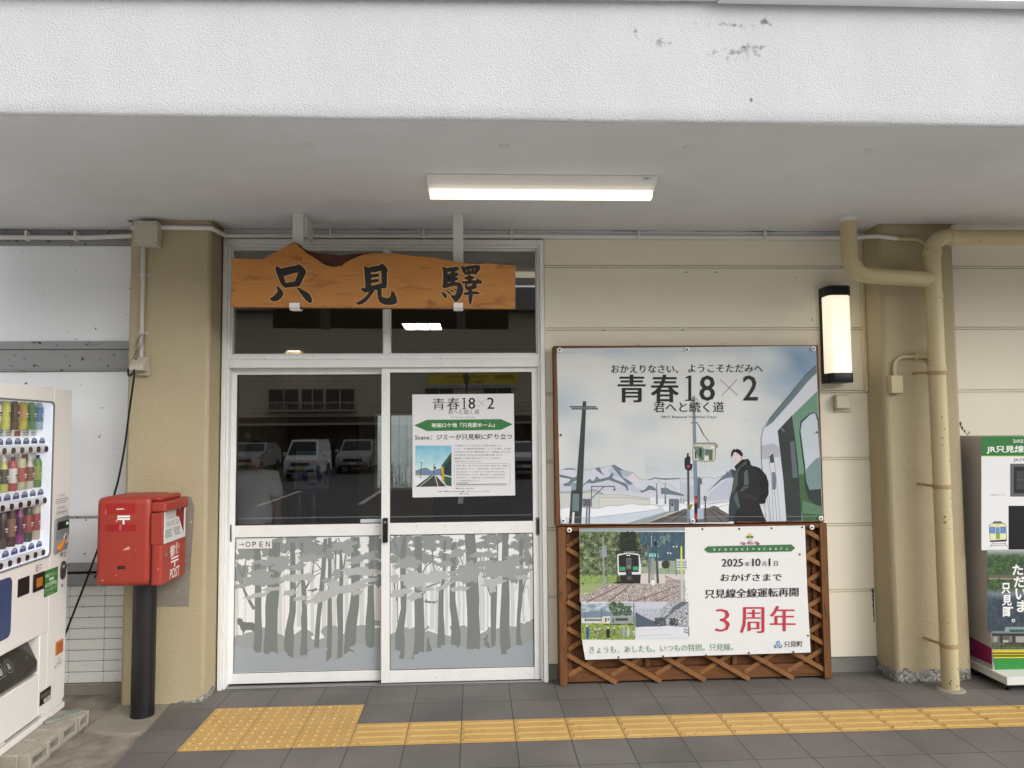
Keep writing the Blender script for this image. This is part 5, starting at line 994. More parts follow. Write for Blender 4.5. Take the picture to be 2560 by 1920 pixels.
A.rect(440, 1000, 464, 1130, (44, 46, 50)); A.rect(572, 1000, 600, 1120, (46, 48, 52)); A.rect(476, 1075, X9, 1118, (60, 58, 54)); A.scatter(120, (356, 1090, 900, 1150), 9, [(46, 66, 34), (96, 120, 40), (70, 88, 40)])
A.poly([(490, 915), (505, 905), (X9, 905), (X9, 965), (490, 960)], (132, 156, 152)); A.rect(545, 915, X9, 935, (60, 76, 80)); A.rect(540, 935, X9, 962, (54, 90, 84))
for k in range(26): A.rect(552+k*22, 918, 566+k*22, 932, (176, 190, 190))
A.poly([(356, 1160), (X9, 1145), (X9, 1235), (362, 1238)], (206, 190, 44)); A.poly([(358, 1185), (X9, 1178), (X9, 1198), (360, 1200)], (80, 74, 34)); A.poly([(360, 1210), (X9, 1205), (X9, 1228), (362, 1236)], (110, 102, 40)); A.poly([(362, 1236), (X9, 1230), (X9, 1240), (364, 1246)], (226, 210, 40))
A.poly([(362, 1246), (X9, 1240), (X9, 1372), (388, 1378)], (48, 134, 62))
WT = (236, 238, 236)
for i, ch in enumerate('ただいま'): A.text(ch, 572+i*16, 225+i*130, 690+i*18, 340+i*135, WT, off=.03)
for i, ch in enumerate('只見町'): A.text(ch, 452+i*8, 425+i*130, 552+i*14, 545+i*130, WT, off=.03)
for r_, c_ in ((19, WT), (10, (50, 60, 74))): A.ell(583, 836, r_, r_, c_)
A.build('front_picture', print_mat('machine_print', .4), rv)
class SideArt(Art):
    def _pt(s, x, y, d=None): return Vector((RX0-(s.d if d is None else d), x, y))
A = SideArt(None, None, .0006, .0001); MG = (142, 34, 92); A.poly([(RYF+.001, .128), (RYB-.001, .128), (RYB-.001, .258), (RYF+.001, .236)], MG)
for i in range(7): 
    for j in range(3): A.rect(RYF+.02+.04*i, .14+.034*j, RYF+.035+.04*i, .155+.034*j, (156, 50, 104))
A.build('side_band', print_mat('machine_print', .4), rv)
sp = thing('dry_sprig', 'small dark dried leaf sprig on top of the tall machine', 'sprig', (4.99, -.1, 1.6145))
mb = MB(); tp_ = on_y(2410, 1086, -.1); q = Vector((tp_.x, -.1, 1.615))
for k, (dx, dz, l) in enumerate(((-.03, .05, .03), (-.012, .03, .024), (.01, .014, .02), (-.04, .08, .03), (.02, .02, .02))):
    c = Vector((RX0+.02+dx, -.1, 1.616+dz)); mb.add([c+Vector((l*.1, 0, -l*.5)), c+Vector((l*.35, .004, 0)), c+Vector((0, 0, l*.7)), c+Vector((-l*.3, -.004, .0))], [(0, 1, 2, 3)])
mb.build('leaf', mat('dry_leaf', (52, 48, 36), .8), sp); mb = MB(); mb.tube([(RX0+.03, -.1, 1.6155), (RX0+.01, -.1, 1.635), (RX0-.015, -.1, 1.665), (RX0-.03, -.1, 1.71)], .0022, 6); mb.build('stem', mat('dry_leaf', 52), sp)

# ---------------------------------------------------------------- framed film banner (upper) and lattice board (lower)
WOODB = wood('stained_board_wood', (126, 84, 50), (90, 56, 32), (52, 31, 20), (1, 1, 7), vs=3.2, rough=.6, bump=.35, k=.75, spec=.25)
WOODV = wood('stained_upright_wood', (132, 90, 54), (96, 61, 35), (54, 33, 21), (7, 7, 1), vs=3.2, rough=.6, bump=.35, k=.75, spec=.25)
WOODD = wood('stained_slat_wood', (152, 108, 68), (122, 82, 48), (80, 54, 36), (5, 5, 5), vs=3.0, rough=.65, bump=.3, k=.55, spec=.25)
ub = thing('banner_board', 'shallow brown wooden board carrying the snowy station banner', 'wooden board', (3.15, -.03, 1.035))
ux0, ux1, uz0, uz1 = 2.226, 4.054, 1.040, 2.246
mb = MB(); mb.box(ux0, ux0+.028, -.078, .0296, uz0, uz1); mb.box(ux1-.022, ux1, -.078, .0296, uz0, uz1); mb.each('frame_upright', WOODV, ub, bevel=.002)
mb = MB(); mb.box(ux0+.0282, ux1-.0222, -.078, .0296, uz1-.022, uz1); mb.box(ux0+.0282, 2.80, -.078, .0296, uz0, uz0+.034); mb.box(2.845, 3.40, -.078, .0296, uz0, uz0+.034); mb.box(3.445, ux1-.0222, -.078, .0296, uz0, uz0+.034); mb.each('frame_rail', WOODB, ub, bevel=.002)
mb = MB(); mb.box(2.8002, 2.8448, -.070, .0294, uz0+.002, uz0+.032); mb.box(3.4002, 3.4448, -.070, .0294, uz0+.002, uz0+.032); mb.each('batten_end', WOODV, ub)
mb = MB(); mb.box(ux0+.0282, ux1-.0222, -.03, .0, uz0+.0342, uz1-.0222); mb.build('back_panel', WOODB, ub)
mb = MB()
for x in (2.82, 3.42): mb.tube([(x, .02, uz1-.0005), (x, .02, uz1+.02)]+arc((x+.008, .02, uz1+.02), .008, math.pi, 0, 6)+[(x+.016, .02, uz1+.013)], .003, 8)
mb.each('hook', WHITEP, ub, smooth=40)
ZB, Z7, Z8 = Zm(1340, 840, 760, 2212), Zm(1380, 1060, 320, 2042), Zm(1700, 1060, 370, 2212)
YB = -.0785
fb = thing('film_banner', 'printed banner of a snowy station with a man in a dark coat and a train', 'banner', tuple(on_y(*ZB(1120, 1350), YB)))
A = Art(ZB, sheet_y(YB), .0006, .00001, gain=1.06)
Q = [(150, 90), (2037, 72), (2086, 1345), (178, 1363)]
def qmap(u, v): a = Q[0][0]+(Q[1][0]-Q[0][0])*u, Q[0][1]+(Q[1][1]-Q[0][1])*u; b = Q[3][0]+(Q[2][0]-Q[3][0])*u, Q[3][1]+(Q[2][1]-Q[3][1])*u; return a[0]+(b[0]-a[0])*v, a[1]+(b[1]-a[1])*v
def mixc(a, b, t): t = max(0, min(1, t)); return tuple(a[i]+(b[i]-a[i])*t for i in range(3))
def skyc(u, v):
    n_ = noise.noise((u*3.2, v*3.2, 1.3))*.5+noise.noise((u*7, v*7, 4.2))*.3
    c = mixc((206, 208, 207), (214, 213, 208), .5+n_)
    c = mixc(c, (112, 142, 170), max(0, (u-.68)*3.0)*max(0, (.52-v)*2.4)*(1.15+n_*1.4))
    c = mixc(c, (176, 190, 202), max(0, n_-.02)*1.7); c = mixc(c, (226, 226, 222), max(0, -n_-.02)*1.4)
    c = mixc(c, (150, 172, 190), max(0, .16-math.hypot(u-.0, (v-.32)*.9))*4.2+max(0, .12-math.hypot(u-.11, (v-.53)))*3.2)
    c = mixc(c, (150, 172, 192), max(0, .14-abs(v-.70))*(3.6 if u > .33 else 1.6)*(.8+n_))
    c = mixc(c, (166, 182, 196), max(0, .07-v)*7)
    return c
nx, ny = 90, 60; b0 = len(A.v); cs = []
for j in range(ny+1):
    for i in range(nx+1): A.v.append(A._pt(*qmap(i/nx, j/ny))); cs.append(A._col(skyc(i/nx, j/ny)))
for j in range(ny):
    for i in range(nx):
        q = [j*(nx+1)+i, j*(nx+1)+i+1, (j+1)*(nx+1)+i+1, (j+1)*(nx+1)+i]; A.f.append(tuple(b0+k for k in q)); A.c.append([cs[k] for k in q])
A.d += .0001
LN = (46, 48, 50)
A.zm = Z7
A.poly([(115, 745), (230, 705), (330, 705), (395, 735), (520, 735), (680, 712), (740, 690), (770, 705), (840, 690), (950, 660), (990, 650), (1150, 745), (1300, 775), (1350, 830), (1410, 880), (1500, 892), (1560, 882), (1640, 850), (1760, 868), (2042, 862), (2150, 872), (2330, 843), (2400, 855), (2510, 845), (2600, 862), (2700, 852), (2800, 790), (2900, 720), (3000, 715), (3430, 715), (3430, 1330), (132, 1380)], (198, 201, 210))
for q, c in (([(1200, 840), (1300, 790), (1400, 880), (1430, 960), (1380, 1000), (1280, 930)], (206, 200, 210)), ([(1080, 740), (1150, 745), (1290, 785), (1200, 850), (1120, 830)], (166, 174, 186)), ([(905, 720), (960, 680), (1100, 850), (1000, 850), (900, 780)], (180, 186, 200)), ([(1100, 900), (1290, 960), (1450, 1100), (1300, 1110), (1160, 980)], (184, 190, 202)), ([(2042, 900), (2300, 1000), (2400, 1200), (2042, 1240)], (186, 190, 202)), ([(2700, 950), (2800, 870), (2890, 850), (2840, 1200), (2500, 1230), (2460, 1180), (2560, 1060)], (182, 186, 200)), ([(130, 940), (400, 930), (700, 950), (960, 900), (1180, 1000), (1240, 1110), (640, 1060), (130, 1060)], (190, 194, 206))): A.poly(q, c)
SH = (104, 120, 132)
for q in ([(115, 748), (230, 705), (340, 705), (398, 737), (300, 728), (200, 730)], [(685, 715), (740, 690), (765, 703), (800, 780), (850, 835), (800, 805), (725, 750)], [(950, 667), (990, 650), (1145, 745), (1080, 738), (1125, 840), (1200, 885), (1295, 950), (1240, 975), (1190, 940), (1100, 850), (1040, 780)], [(115, 800), (250, 832), (350, 855), (392, 832), (395, 900), (330, 930), (290, 992), (190, 988), (178, 955), (260, 930), (300, 880), (130, 850)],
          [(490, 975), (600, 870), (645, 910), (680, 890), (710, 828), (760, 880), (900, 845), (965, 768), (985, 800), (960, 850), (1000, 880), (1150, 940), (1200, 955), (1170, 1010), (1090, 960), (900, 892), (780, 925), (640, 948), (560, 940), (500, 985)], [(1165, 985), (1200, 970), (1225, 1070), (1195, 1060)], [(1480, 1045), (1540, 978), (1600, 990), (1670, 1045), (1660, 1065), (1560, 1050), (1430, 1100), (1395, 1045), (1450, 1060)], [(1735, 1018), (1840, 1022), (1900, 1060), (1960, 1075), (2042, 1105), (2110, 1130), (2100, 1150), (1900, 1128), (1740, 1115)], [(1500, 892), (1560, 880), (1640, 850), (1760, 866), (2042, 862), (2042, 878), (1800, 893), (1640, 872), (1560, 898)]): A.poly(q, SH)
A.zm = Z8; A.poly([(390, 1040), (470, 950), (560, 860), (640, 775), (690, 740), (700, 695), (715, 725), (760, 672), (830, 690), (830, 790), (700, 810), (620, 840), (540, 910), (440, 980)], (98, 116, 130))
A.line([(0, 815), (100, 822), (200, 796), (270, 790), (330, 800), (440, 790), (520, 812), (640, 770)], 4, LN)
A.zm = Z7
A.line([(500, 737), (680, 713), (740, 690), (770, 706), (850, 690), (950, 660), (990, 650), (1150, 745), (1300, 775), (1350, 830), (1410, 880), (1500, 892)], 5, (70, 82, 90))
A.poly([(122, 1075), (500, 1075), (640, 1042), (690, 1048), (822, 1110), (815, 1130), (760, 1128), (760, 1335), (132, 1360)], (192, 196, 194)); A.poly([(122, 1070), (500, 1070), (640, 1040), (700, 1045), (822, 1110), (818, 1128), (750, 1115), (650, 1070), (500, 1098), (122, 1102)], (160, 172, 182)); A.line([(122, 1102), (500, 1100), (650, 1072), (760, 1130), (760, 1335)], 4, LN); A.line([(640, 1040), (700, 1045), (822, 1110), (818, 1130)], 4, LN)
A.poly([(760, 1130), (1100, 1128), (1560, 1188), (1560, 1290), (760, 1340)], (200, 200, 195)); A.line([(760, 1130), (1100, 1128), (1560, 1190), (1558, 1285)], 4, LN); A.line([(760, 1168), (1100, 1168), (1550, 1210)], 4, LN); A.poly([(1562, 1175), (1620, 1170), (1700, 1195), (1860, 1185), (1860, 1290), (1562, 1290)], (218, 220, 224))
A.poly([(130, 1360), (300, 1330), (500, 1335), (760, 1342), (900, 1302), (1060, 1305), (1200, 1278), (1300, 1275), (1480, 1298), (1560, 1284), (1640, 1290), (1740, 1335), (1860, 1290), (2042, 1260), (2160, 1240), (2360, 1290), (2600, 1280), (2880, 1240), (2900, 1590), (135, 1590)], (226, 227, 231)); A.line([(480, 1330), (620, 1345), (760, 1342), (900, 1302), (1060, 1305), (1200, 1278), (1300, 1275), (1480, 1298), (1560, 1284), (1640, 1290), (1740, 1335), (1810, 1400)], 4, LN)
A.poly([(132, 1512), (600, 1495), (1050, 1445), (1500, 1390), (1740, 1348), (1815, 1402), (1190, 1585), (134, 1588)], (196, 204, 214)); A.line([(132, 1512), (600, 1495), (1050, 1445), (1500, 1390), (1740, 1348)], 4, LN)
A.poly([(1190, 1586), (1500, 1490), (1830, 1395), (1960, 1385), (2050, 1360), (1560, 1582)], (142, 152, 154)); A.poly([(1500, 1582), (1900, 1410), (2040, 1370), (2000, 1400), (1580, 1580)], (186, 182, 166))
A.zm = Z8; A.poly([(-490, 1480), (-10, 1300), (60, 1268), (220, 1270), (420, 1255), (510, 1222), (570, 1240), (600, 1275), (725, 1345), (730, 1470)], (100, 98, 92))
for l in ([(-330, 1470), (40, 1310)], [(-140, 1475), (120, 1300)], [(430, 1285), (620, 1450)], [(480, 1270), (720, 1410)], [(-420, 1470), (0, 1325)], [(260, 1290), (180, 1460)]): A.line(l, 12, (56, 54, 52))
A.poly([(400, 1250), (520, 1250), (570, 1232), (725, 1200), (725, 1345), (640, 1290)], (222, 223, 228)) if False else None
A.line([(400, 1232), (510, 1224), (560, 1245), (725, 1202)], 4, LN); A.line([(420, 1205), (560, 1168), (720, 1165)], 4, (70, 78, 88))
A.zm = ZB
DG = (58, 68, 66)
A.poly([(340, 480), (345, 474), (360, 474), (366, 480), (345, 1000), (330, 1365), (276, 1363), (298, 1000)], DG); A.rect(245, 511, 440, 521, (92, 108, 112)); A.rect(258, 523, 452, 533, (92, 108, 112)); A.line([(245, 511), (440, 511)], 2, LN); A.line([(258, 534), (452, 534)], 2, LN)
A.zm = Z7
A.poly([(310, 935), (390, 938), (382, 1060), (308, 1052)], (134, 148, 146)); A.poly([(310, 1060), (480, 1062), (470, 1380), (300, 1590), (268, 1588)], (50, 58, 56)); A.poly([(330, 1110), (435, 1112), (430, 1390), (322, 1388)], (104, 122, 124)); A.line([(300, 1055), (435, 1060), (435, 1105), (300, 1100)], 4, LN); A.poly([(325, 1405), (360, 1405), (352, 1588), (316, 1588)], (204, 210, 218)); A.poly([(300, 1110), (332, 1110), (312, 1400), (285, 1400)], (66, 66, 56))
A.poly([(545, 1320), (572, 1320), (566, 1588), (530, 1588)], (112, 128, 138)); A.poly([(585, 1320), (612, 1320), (602, 1588), (578, 1588)], (84, 100, 104)); A.rect(490, 1195, 635, 1320, (116, 120, 128)); A.line([(490, 1195), (635, 1195), (632, 1315), (485, 1318), (490, 1195)], 5, (34, 34, 36)); A.text('35', 512, 1212, 610, 1298, (30, 30, 32), off=.012)
for l in ([(632, 1195), (632, 996)], [(625, 996), (1002, 996)], [(630, 1190), (830, 1000)], [(998, 996), (998, 1030)], [(972, 1045), (1022, 1045)], [(996, 1025), (996, 1075)]): A.line(l, 12, (44, 46, 52))
for (x, y0, y1) in ((1672, 945, 1280), (1808, 945, 1275)): A.poly([(x-8, y0), (x+4, y0), (x+18, y1), (x-14, y1)], (120, 126, 134)); A.line([(x-24, y0+2), (x+24, y0+2)], 5, (100, 104, 110))
A.line([(1690, 905), (1760, 952), (1850, 945), (1985, 1050)], 4, (80, 84, 90)); A.poly([(1865, 1195), (2010, 1195), (2030, 1215), (2022, 1388), (1865, 1390)], (104, 112, 128)); A.poly([(1896, 1258), (1948, 1258), (1945, 1386), (1896, 1386)], (170, 176, 180)); A.rect(1900, 1262, 1940, 1310, (66, 76, 76))
A.zm = Z8
A.line([(10, 1105), (18, 1190)], 6, LN); A.line([(52, 1130), (58, 1205)], 6, LN); A.line([(0, 1140), (60, 1130), (105, 1145)], 4, LN); A.line([(0, 1180), (60, 1180), (105, 1215)], 4, LN)
A.poly([(262, 800), (290, 800), (328, 820), (328, 900), (300, 904), (304, 1120), (300, 1270), (262, 1270)], (84, 100, 108)); A.poly([(350, 1100), (365, 1072), (385, 1072), (400, 1100), (398, 1145), (388, 1150), (398, 1470), (370, 1472), (370, 1150), (354, 1145)], (60, 66, 72)); A.line([(376, 1075), (378, 1150)], 5, (176, 182, 190)); A.line([(352, 1112), (398, 1112)], 5, (176, 182, 190))
A.poly([(107, 690), (138, 690), (145, 1270), (110, 1270)], (66, 76, 74)); A.poly([(100, 440), (130, 432), (132, 480), (170, 500), (186, 560), (186, 640), (170, 690), (120, 700), (76, 670), (66, 600), (68, 520), (106, 480)], (36, 38, 40)); A.ell(126, 635, 20, 20, (196, 70, 82)); A.poly([(98, 1268), (350, 1266), (354, 1420), (105, 1425)], (196, 200, 214)); A.poly([(98, 1268), (145, 1268), (152, 1470), (105, 1475)], (112, 132, 150)); A.poly([(268, 1275), (354, 1272), (352, 1420), (268, 1424)], (164, 176, 198)); A.poly([(105, 1202), (198, 1202), (150, 1290)], (140, 116, 46))
A.poly([(186, -420), (216, -420), (240, 280), (262, 1075), (210, 1078), (195, 280)], (122, 140, 156)); A.line([(188, -420), (196, 280), (211, 1075)], 4, LN); A.line([(222, -420), (240, 280), (262, 1075)], 4, LN)
for (y0, y1, c) in ((1075, 1190, (146, 48, 54)), (1190, 1335, (34, 34, 36)), (1335, 1432, (150, 46, 52)), (1432, 1476, (32, 32, 34))): A.poly([(211, y0), (262, y0), (262, y1), (215, y1)], c)
A.line([(218, 1130), (236, 1120), (254, 1130), (254, 1155), (236, 1166), (218, 1155), (218, 1130)], 6, (196, 150, 140))
A.line([(150, -375), (250, -378), (265, -350)], 14, (110, 126, 140)); A.line([(250, -370), (330, -215), (350, -150), (420, 20+0), (450, 275)], 5, LN) if False else A.line([(258, -5), (320, 90), (345, 145), (410, 240), (450, 278)], 5, LN)
A.line([(262, -20), (250, -140), (200, -330)], 5, LN) if False else None
A.zm = ZB; A.rect(1126, 626, 1174, 636, (110, 126, 140)); A.line([(1166, 628), (1185, 645), (1222, 720), (1262, 772)], 3, LN); A.line([(1196, 676), (1222, 722)], 6, LN)
A.zm = Z8
A.rect(154, 418, 184, 596, (222, 222, 222)); A.line([(154, 418), (184, 418), (184, 596), (158, 596), (154, 418)], 3, LN); A.poly([(330, 560), (368, 560), (366, 632), (332, 632)], (208, 210, 212)); A.line([(330, 560), (332, 632), (366, 632), (368, 560)], 3, LN)
A.poly([(200, 288), (240, 278), (520, 276), (560, 300), (570, 330), (562, 358), (540, 356), (532, 520), (505, 560), (360, 566), (205, 552), (184, 528), (186, 330)], (150, 134, 132)); A.poly([(206, 312), (240, 304), (500, 306), (522, 320), (520, 515), (496, 546), (360, 552), (212, 538), (198, 520), (198, 330)], (196, 198, 186))
A.poly([(206, 330), (330, 340), (365, 370), (360, 540), (290, 545), (255, 480)], (104, 132, 110)); A.poly([(285, 360), (325, 370), (325, 510), (290, 480)], (44, 52, 50)); A.rect(370, 375, 430, 470, (92, 108, 112)); A.poly([(430, 385), (490, 378), (486, 540), (432, 545)], (80, 112, 74)); A.poly([(218, 400), (240, 420), (250, 520), (228, 520)], (30, 32, 34)); A.line([(206, 350), (350, 545)], 7, (40, 42, 42)); A.rect(465, 338, 510, 362, (226, 226, 222)); A.poly([(372, 480), (430, 480), (428, 540), (368, 545)], (210, 210, 206))
# train
A.zm = ZB
A.poly([(2040, 212), (1960, 285), (1850, 420), (1700, 600), (1655, 670), (1638, 740), (1640, 900), (1650, 1100), (1690, 1349), (2085, 1344)], (200, 204, 212)); A.poly([(2040, 214), (2042, 268), (1980, 330), (1862, 470), (1720, 630), (1668, 668), (1700, 600), (1850, 420), (1960, 285)], (98, 118, 122))
A.poly([(1640, 800), (1730, 780), (1770, 810), (1775, 880), (1644, 900)], (172, 174, 184)); A.line([(2040, 212), (1960, 285), (1850, 420), (1700, 600), (1655, 670), (1638, 740), (1640, 900), (1650, 1000)], 4, LN)
A.poly([(1862, 580), (2046, 400), (2085, 1344), (1938, 1346), (1900, 1000)], (104, 140, 116)); A.poly([(1905, 1010), (2070, 990), (2085, 1344), (1938, 1346)], (64, 98, 62))
A.poly([(1758, 690), (1862, 578), (1880, 700), (1905, 900), (1935, 1345), (1822, 1347), (1800, 1050)], (50, 57, 55)); A.poly([(1848, 770), (1880, 765), (1905, 1030), (1868, 1030)], (96, 104, 108)); A.poly([(1790, 668), (1812, 695), (1806, 700), (1784, 676)], (110, 116, 116))
A.poly([(1925, 620), (1990, 565), (2030, 552), (2056, 600), (2082, 1344), (2050, 1240), (1985, 1190), (1955, 1100), (1950, 980), (1915, 700)], (48, 56, 54)); A.poly([(1935, 630), (1995, 572), (2030, 560), (2048, 620), (2078, 1112), (1990, 1120), (1968, 1060), (1958, 940), (1925, 690)], (186, 196, 204)); A.poly([(1958, 980), (2000, 930), (2040, 890), (2066, 880), (2079, 1112), (1990, 1120), (1968, 1060)], (116, 142, 142))
A.poly([(1940, 1200), (2075, 1240), (2083, 1300), (1940, 1290)], (92, 124, 96)) 
A.zm = Z8
A.poly([(1320, 460), (1388, 408), (1400, 560), (1440, 830), (1450, 990), (1380, 1000), (1350, 720)], (206, 208, 214)); A.poly([(1336, 480), (1384, 432), (1408, 575), (1350, 585)], (66, 68, 70)); A.poly([(1370, 720), (1420, 720), (1436, 830), (1432, 975), (1382, 985)], (104, 118, 132))
for l in ([(1318, 460), (1388, 410), (1440, 830), (1500, 1452)], [(1320, 460), (1360, 760), (1400, 1452)], [(1300, 1080), (1345, 1452)], [(1330, 1060), (1360, 1452)], [(1412, 860), (1412, 1000), (1450, 1452)], [(1260, 1180), (1285, 1450)]): A.line(l, 5, (60, 64, 70))
# man in a dark coat with a backpack, seen only as a simple figure
COAT = (33, 35, 35)
A.poly([(1060, 628), (1130, 632), (1200, 662), (1290, 765), (1325, 880), (1325, 1050), (1282, 1130), (1280, 1180), (1230, 1198), (1180, 1190)], (24, 25, 26))
A.poly([(815, 632), (900, 560), (955, 530), (1020, 520), (1048, 560), (1060, 610), (1110, 640), (1180, 760), (1210, 1000), (1185, 1180), (1235, 1330), (1288, 1456), (725, 1458), (730, 1250), (740, 1130), (772, 1000), (800, 830), (835, 690)], COAT)
A.poly([(870, 660), (945, 580), (1000, 545), (985, 600), (900, 650), (862, 730), (866, 880), (850, 930), (800, 1010), (770, 1060), (778, 990), (804, 830), (838, 700)], (76, 86, 84)); A.poly([(760, 680), (830, 700), (800, 830), (772, 720)], (58, 72, 66)); A.poly([(730, 1250), (745, 1120), (830, 960), (850, 1060), (900, 1250), (840, 1300), (800, 1456), (725, 1456)], (50, 60, 66)); A.poly([(800, 1100), (850, 1000), (880, 1150), (900, 1260), (850, 1220)], (82, 94, 96))
A.poly([(960, 720), (985, 686), (1010, 690), (1022, 800), (1026, 915), (955, 915)], (80, 98, 90)); A.poly([(955, 925), (1028, 925), (1026, 945), (900, 1030), (886, 1032), (905, 985)], (72, 84, 78)); A.line([(950, 915), (1030, 915)], 8, (20, 20, 20)); A.line([(940, 965), (1000, 965)], 6, (20, 20, 20)); A.poly([(850, 960), (880, 1000), (1200, 1080), (1150, 1150), (870, 1090)], (44, 45, 44))
A.poly([(815, 630), (880, 575), (930, 525), (960, 535), (940, 570), (880, 620), (835, 655)], (26, 28, 29))
A.poly([(775, 480), (800, 430), (860, 418), (915, 465), (930, 520), (885, 570), (838, 592), (800, 560), (785, 520)], (214, 197, 198)); A.poly([(906, 470), (938, 470), (936, 525), (915, 545)], (190, 164, 164)); A.line([(788, 466), (815, 462)], 6, (74, 64, 66)); A.line([(838, 462), (862, 460)], 6, (74, 64, 66)); A.line([(816, 540), (856, 528)], 4, (150, 116, 118)); A.line([(820, 478), (814, 512), (826, 516)], 3, (176, 150, 150))
A.poly([(768, 500), (760, 450), (780, 395), (805, 376), (830, 382), (855, 370), (905, 392), (938, 440), (940, 490), (920, 478), (905, 480), (880, 450), (845, 430), (830, 415), (800, 435), (790, 465), (778, 480), (782, 505)], (30, 28, 30))
A.zm = ZB
TX = (33, 31, 32)
A.text('おかえりなさい、', 548, 210, 1035, 270, TX, off=.004, smear=1.2); A.text('ようこそただみへ', 1108, 206, 1650, 266, TX, off=.004, smear=1.2)
A.text('青', 597, 281, 795, 484, TX, off=.006, smear=4.0); A.text('春', 838, 281, 1037, 484, TX, off=.006, smear=4.0)
A.text('8', 1192, 288, 1300, 472, TX, smear=3.6); A.text('2', 1508, 287, 1612, 468, TX, smear=3.6)
A.poly([(1110, 290), (1130, 286), (1130, 462), (1155, 464), (1155, 472), (1085, 472), (1085, 464), (1108, 462), (1108, 306), (1088, 308), (1088, 300)], TX); A.rect(1508, 458, 1612, 470, TX)
A.line([(1340, 318), (1472, 434)], 3.2, TX); A.line([(1462, 316), (1350, 436)], 3.2, TX)
A.text('君へと続く道', 856, 478, 1368, 556, TX, off=.004, smear=1.2); A.text('18×2 Beyond Youthful Days', 910, 580, 1312, 602, TX, off=.002)
for l in ([(150, 120), (2036, 102)], [(180, 1320), (2080, 1312)]): A.line(l, 1.6, (176, 180, 184))
A.build('banner_print', print_mat('vinyl_print', .36, bump=.55, bs=3.0, spec=.4, stretch=(1.0, 1, 1.6)), fb)
mb = MB(); cr = [on_y(*ZB(*p), YB) for p in Q]; mb.prism([p+Vector((0, -.0004, 0)) for p in cr], (0, .0009, 0)); mb.build('sheet', mat('vinyl_sheet', (220, 220, 218), .5), fb)
def grommet(X, Y, y, par, big=True):
    c = on_y(X, Y, y); m_ = MB()
    if big: m_.lathe((c.x, y-.0085, c.z), [(.0165, 0), (.0165, .003), (.0125, .006), (.008, .006)], 20, 'Y'); g = m_.build('washer', mat('white_washer', (236, 236, 234), .4), par, smooth=40)
    else: g = par
    m_ = MB(); m_.lathe((c.x, y-(.0148 if big else .0088), c.z), [(.0075, 0), (.0066, .002), (.003, .0034)], 12, 'Y'); m_.build('screw_head', mat('screw_grey', (92, 92, 92), .4, metal=.8), g, smooth=40)
for (x, y) in ((171, 103), (1095, 100), (2015, 93), (197, 1342), (1137, 1343), (2068, 1325)): grommet(*ZB(x, y), YB, fb)
for (x, y) in ((180, 720), (2040, 700)): grommet(*ZB(x, y), YB, fb, False)

# lower board: planks, frame, crossed slats
lb = thing('lattice_board', 'stained wooden board with crossed slats standing on the tiles against the wall', 'wooden board', (3.15, -.06, 0))
lx0, lx1, lz0, lz1 = 2.238, 4.062, .004, 1.034
yF = -.10
mb = MB(); mb.box(lx0, lx0+.05, yF, .0294, lz0, lz1); mb.box(lx1-.05, lx1, yF, .0294, lz0+.004, lz1); mb.each('frame_upright', WOODV, lb, bevel=.003)
mb = MB(); mb.box(lx0+.0502, lx1-.0502, yF+.004, .0294, lz1-.03, lz1-.001); mb.box(lx0+.0502, lx1-.0502, yF+.03, .0294, lz0+.012, lz0+.095); mb.each('frame_rail', WOODB, lb, bevel=.003)
mb = MB()
for k in range(7): mb.box(lx0+.0502, lx1-.0502, yF+.062+random.uniform(0, .003), .02, lz0+.096+k*.1293, lz0+.096+k*.1293+.127)
mb.build('plank_back', WOODB, lb, bevel=.002)
mb = MB(); 
for x in (lx0+.07, lx1-.075, 2.83, 3.42): mb.box(x-.016, x+.016, yF+.045, yF+.061, lz0+.0955, lz1-.0305)
mb.each('batten', WOODV, lb, bevel=.002)
def slat(p, q, y0, y1, hw=.0145):
    a, b = Vector((p[0], 0, p[1])), Vector((q[0], 0, q[1])); d = (b-a).normalized(); n = Vector((-d.z, 0, d.x))*hw
    m_ = MB(); m_.prism([Vector((v.x, y0, v.z)) for v in (a-n, b-n, b+n, a+n)], (0, y1-y0, 0)); return m_.build('slat', WOODD, lb, bevel=.0015)
ZL = Zm(1360, 1280, 760, 2212)
def xzl(x, y, yy): c = on_y(*ZL(x, y), yy); return c.x, c.z
fy0, fy1, ry0, ry1 = yF+.010, yF+.024, yF+.0275, yF+.0415
# front slats fall to the right, at a fixed slope and spacing; rear slats rise to the right
(ax_, az_), (bx_, bz_) = xzl(150, 1030, fy0), xzl(545, 1255, fy0)
slf = (bz_-az_)/(bx_-ax_)
dxs = xzl(870, 1245, fy0)[0]-bx_
xl, xr, zl_, zh_ = lx0+.052, lx1-.028, lz0+.006, lz1-.045
def family(x0, z0, sl, ya, yb, zlo, xa, xb):
    for k in range(-14, 16):
        xs_ = sorted(((xa, z0+sl*(xa-x0-dxs*k)), (xb, z0+sl*(xb-x0-dxs*k)), (x0+dxs*k+(zlo-z0)/sl, zlo), (x0+dxs*k+(zh_-z0)/sl, zh_)))
        q = [p for p in xs_ if xa-1e-6 <= p[0] <= xb+1e-6 and zlo-1e-6 <= p[1] <= zh_+1e-6]
        if len(q) >= 2 and math.hypot(q[-1][0]-q[0][0], q[-1][1]-q[0][1]) > .09: slat(q[0], q[-1], ya, yb)
family(bx_, bz_, slf, fy0, fy1, zl_, xl, xr)
rx_, rz_ = xzl(180, 1190, ry0)
family(rx_, rz_, -slf*.97, ry0, ry1, lz0+.05, lx0+.06, xr-.01)
mb = MB()
for (x, y) in ((183, 130), (1944, 110)): pass
for (x, y) in ((183, 130), (1944, 110)): grommet(*ZL(x, y), yF-.001, lb)

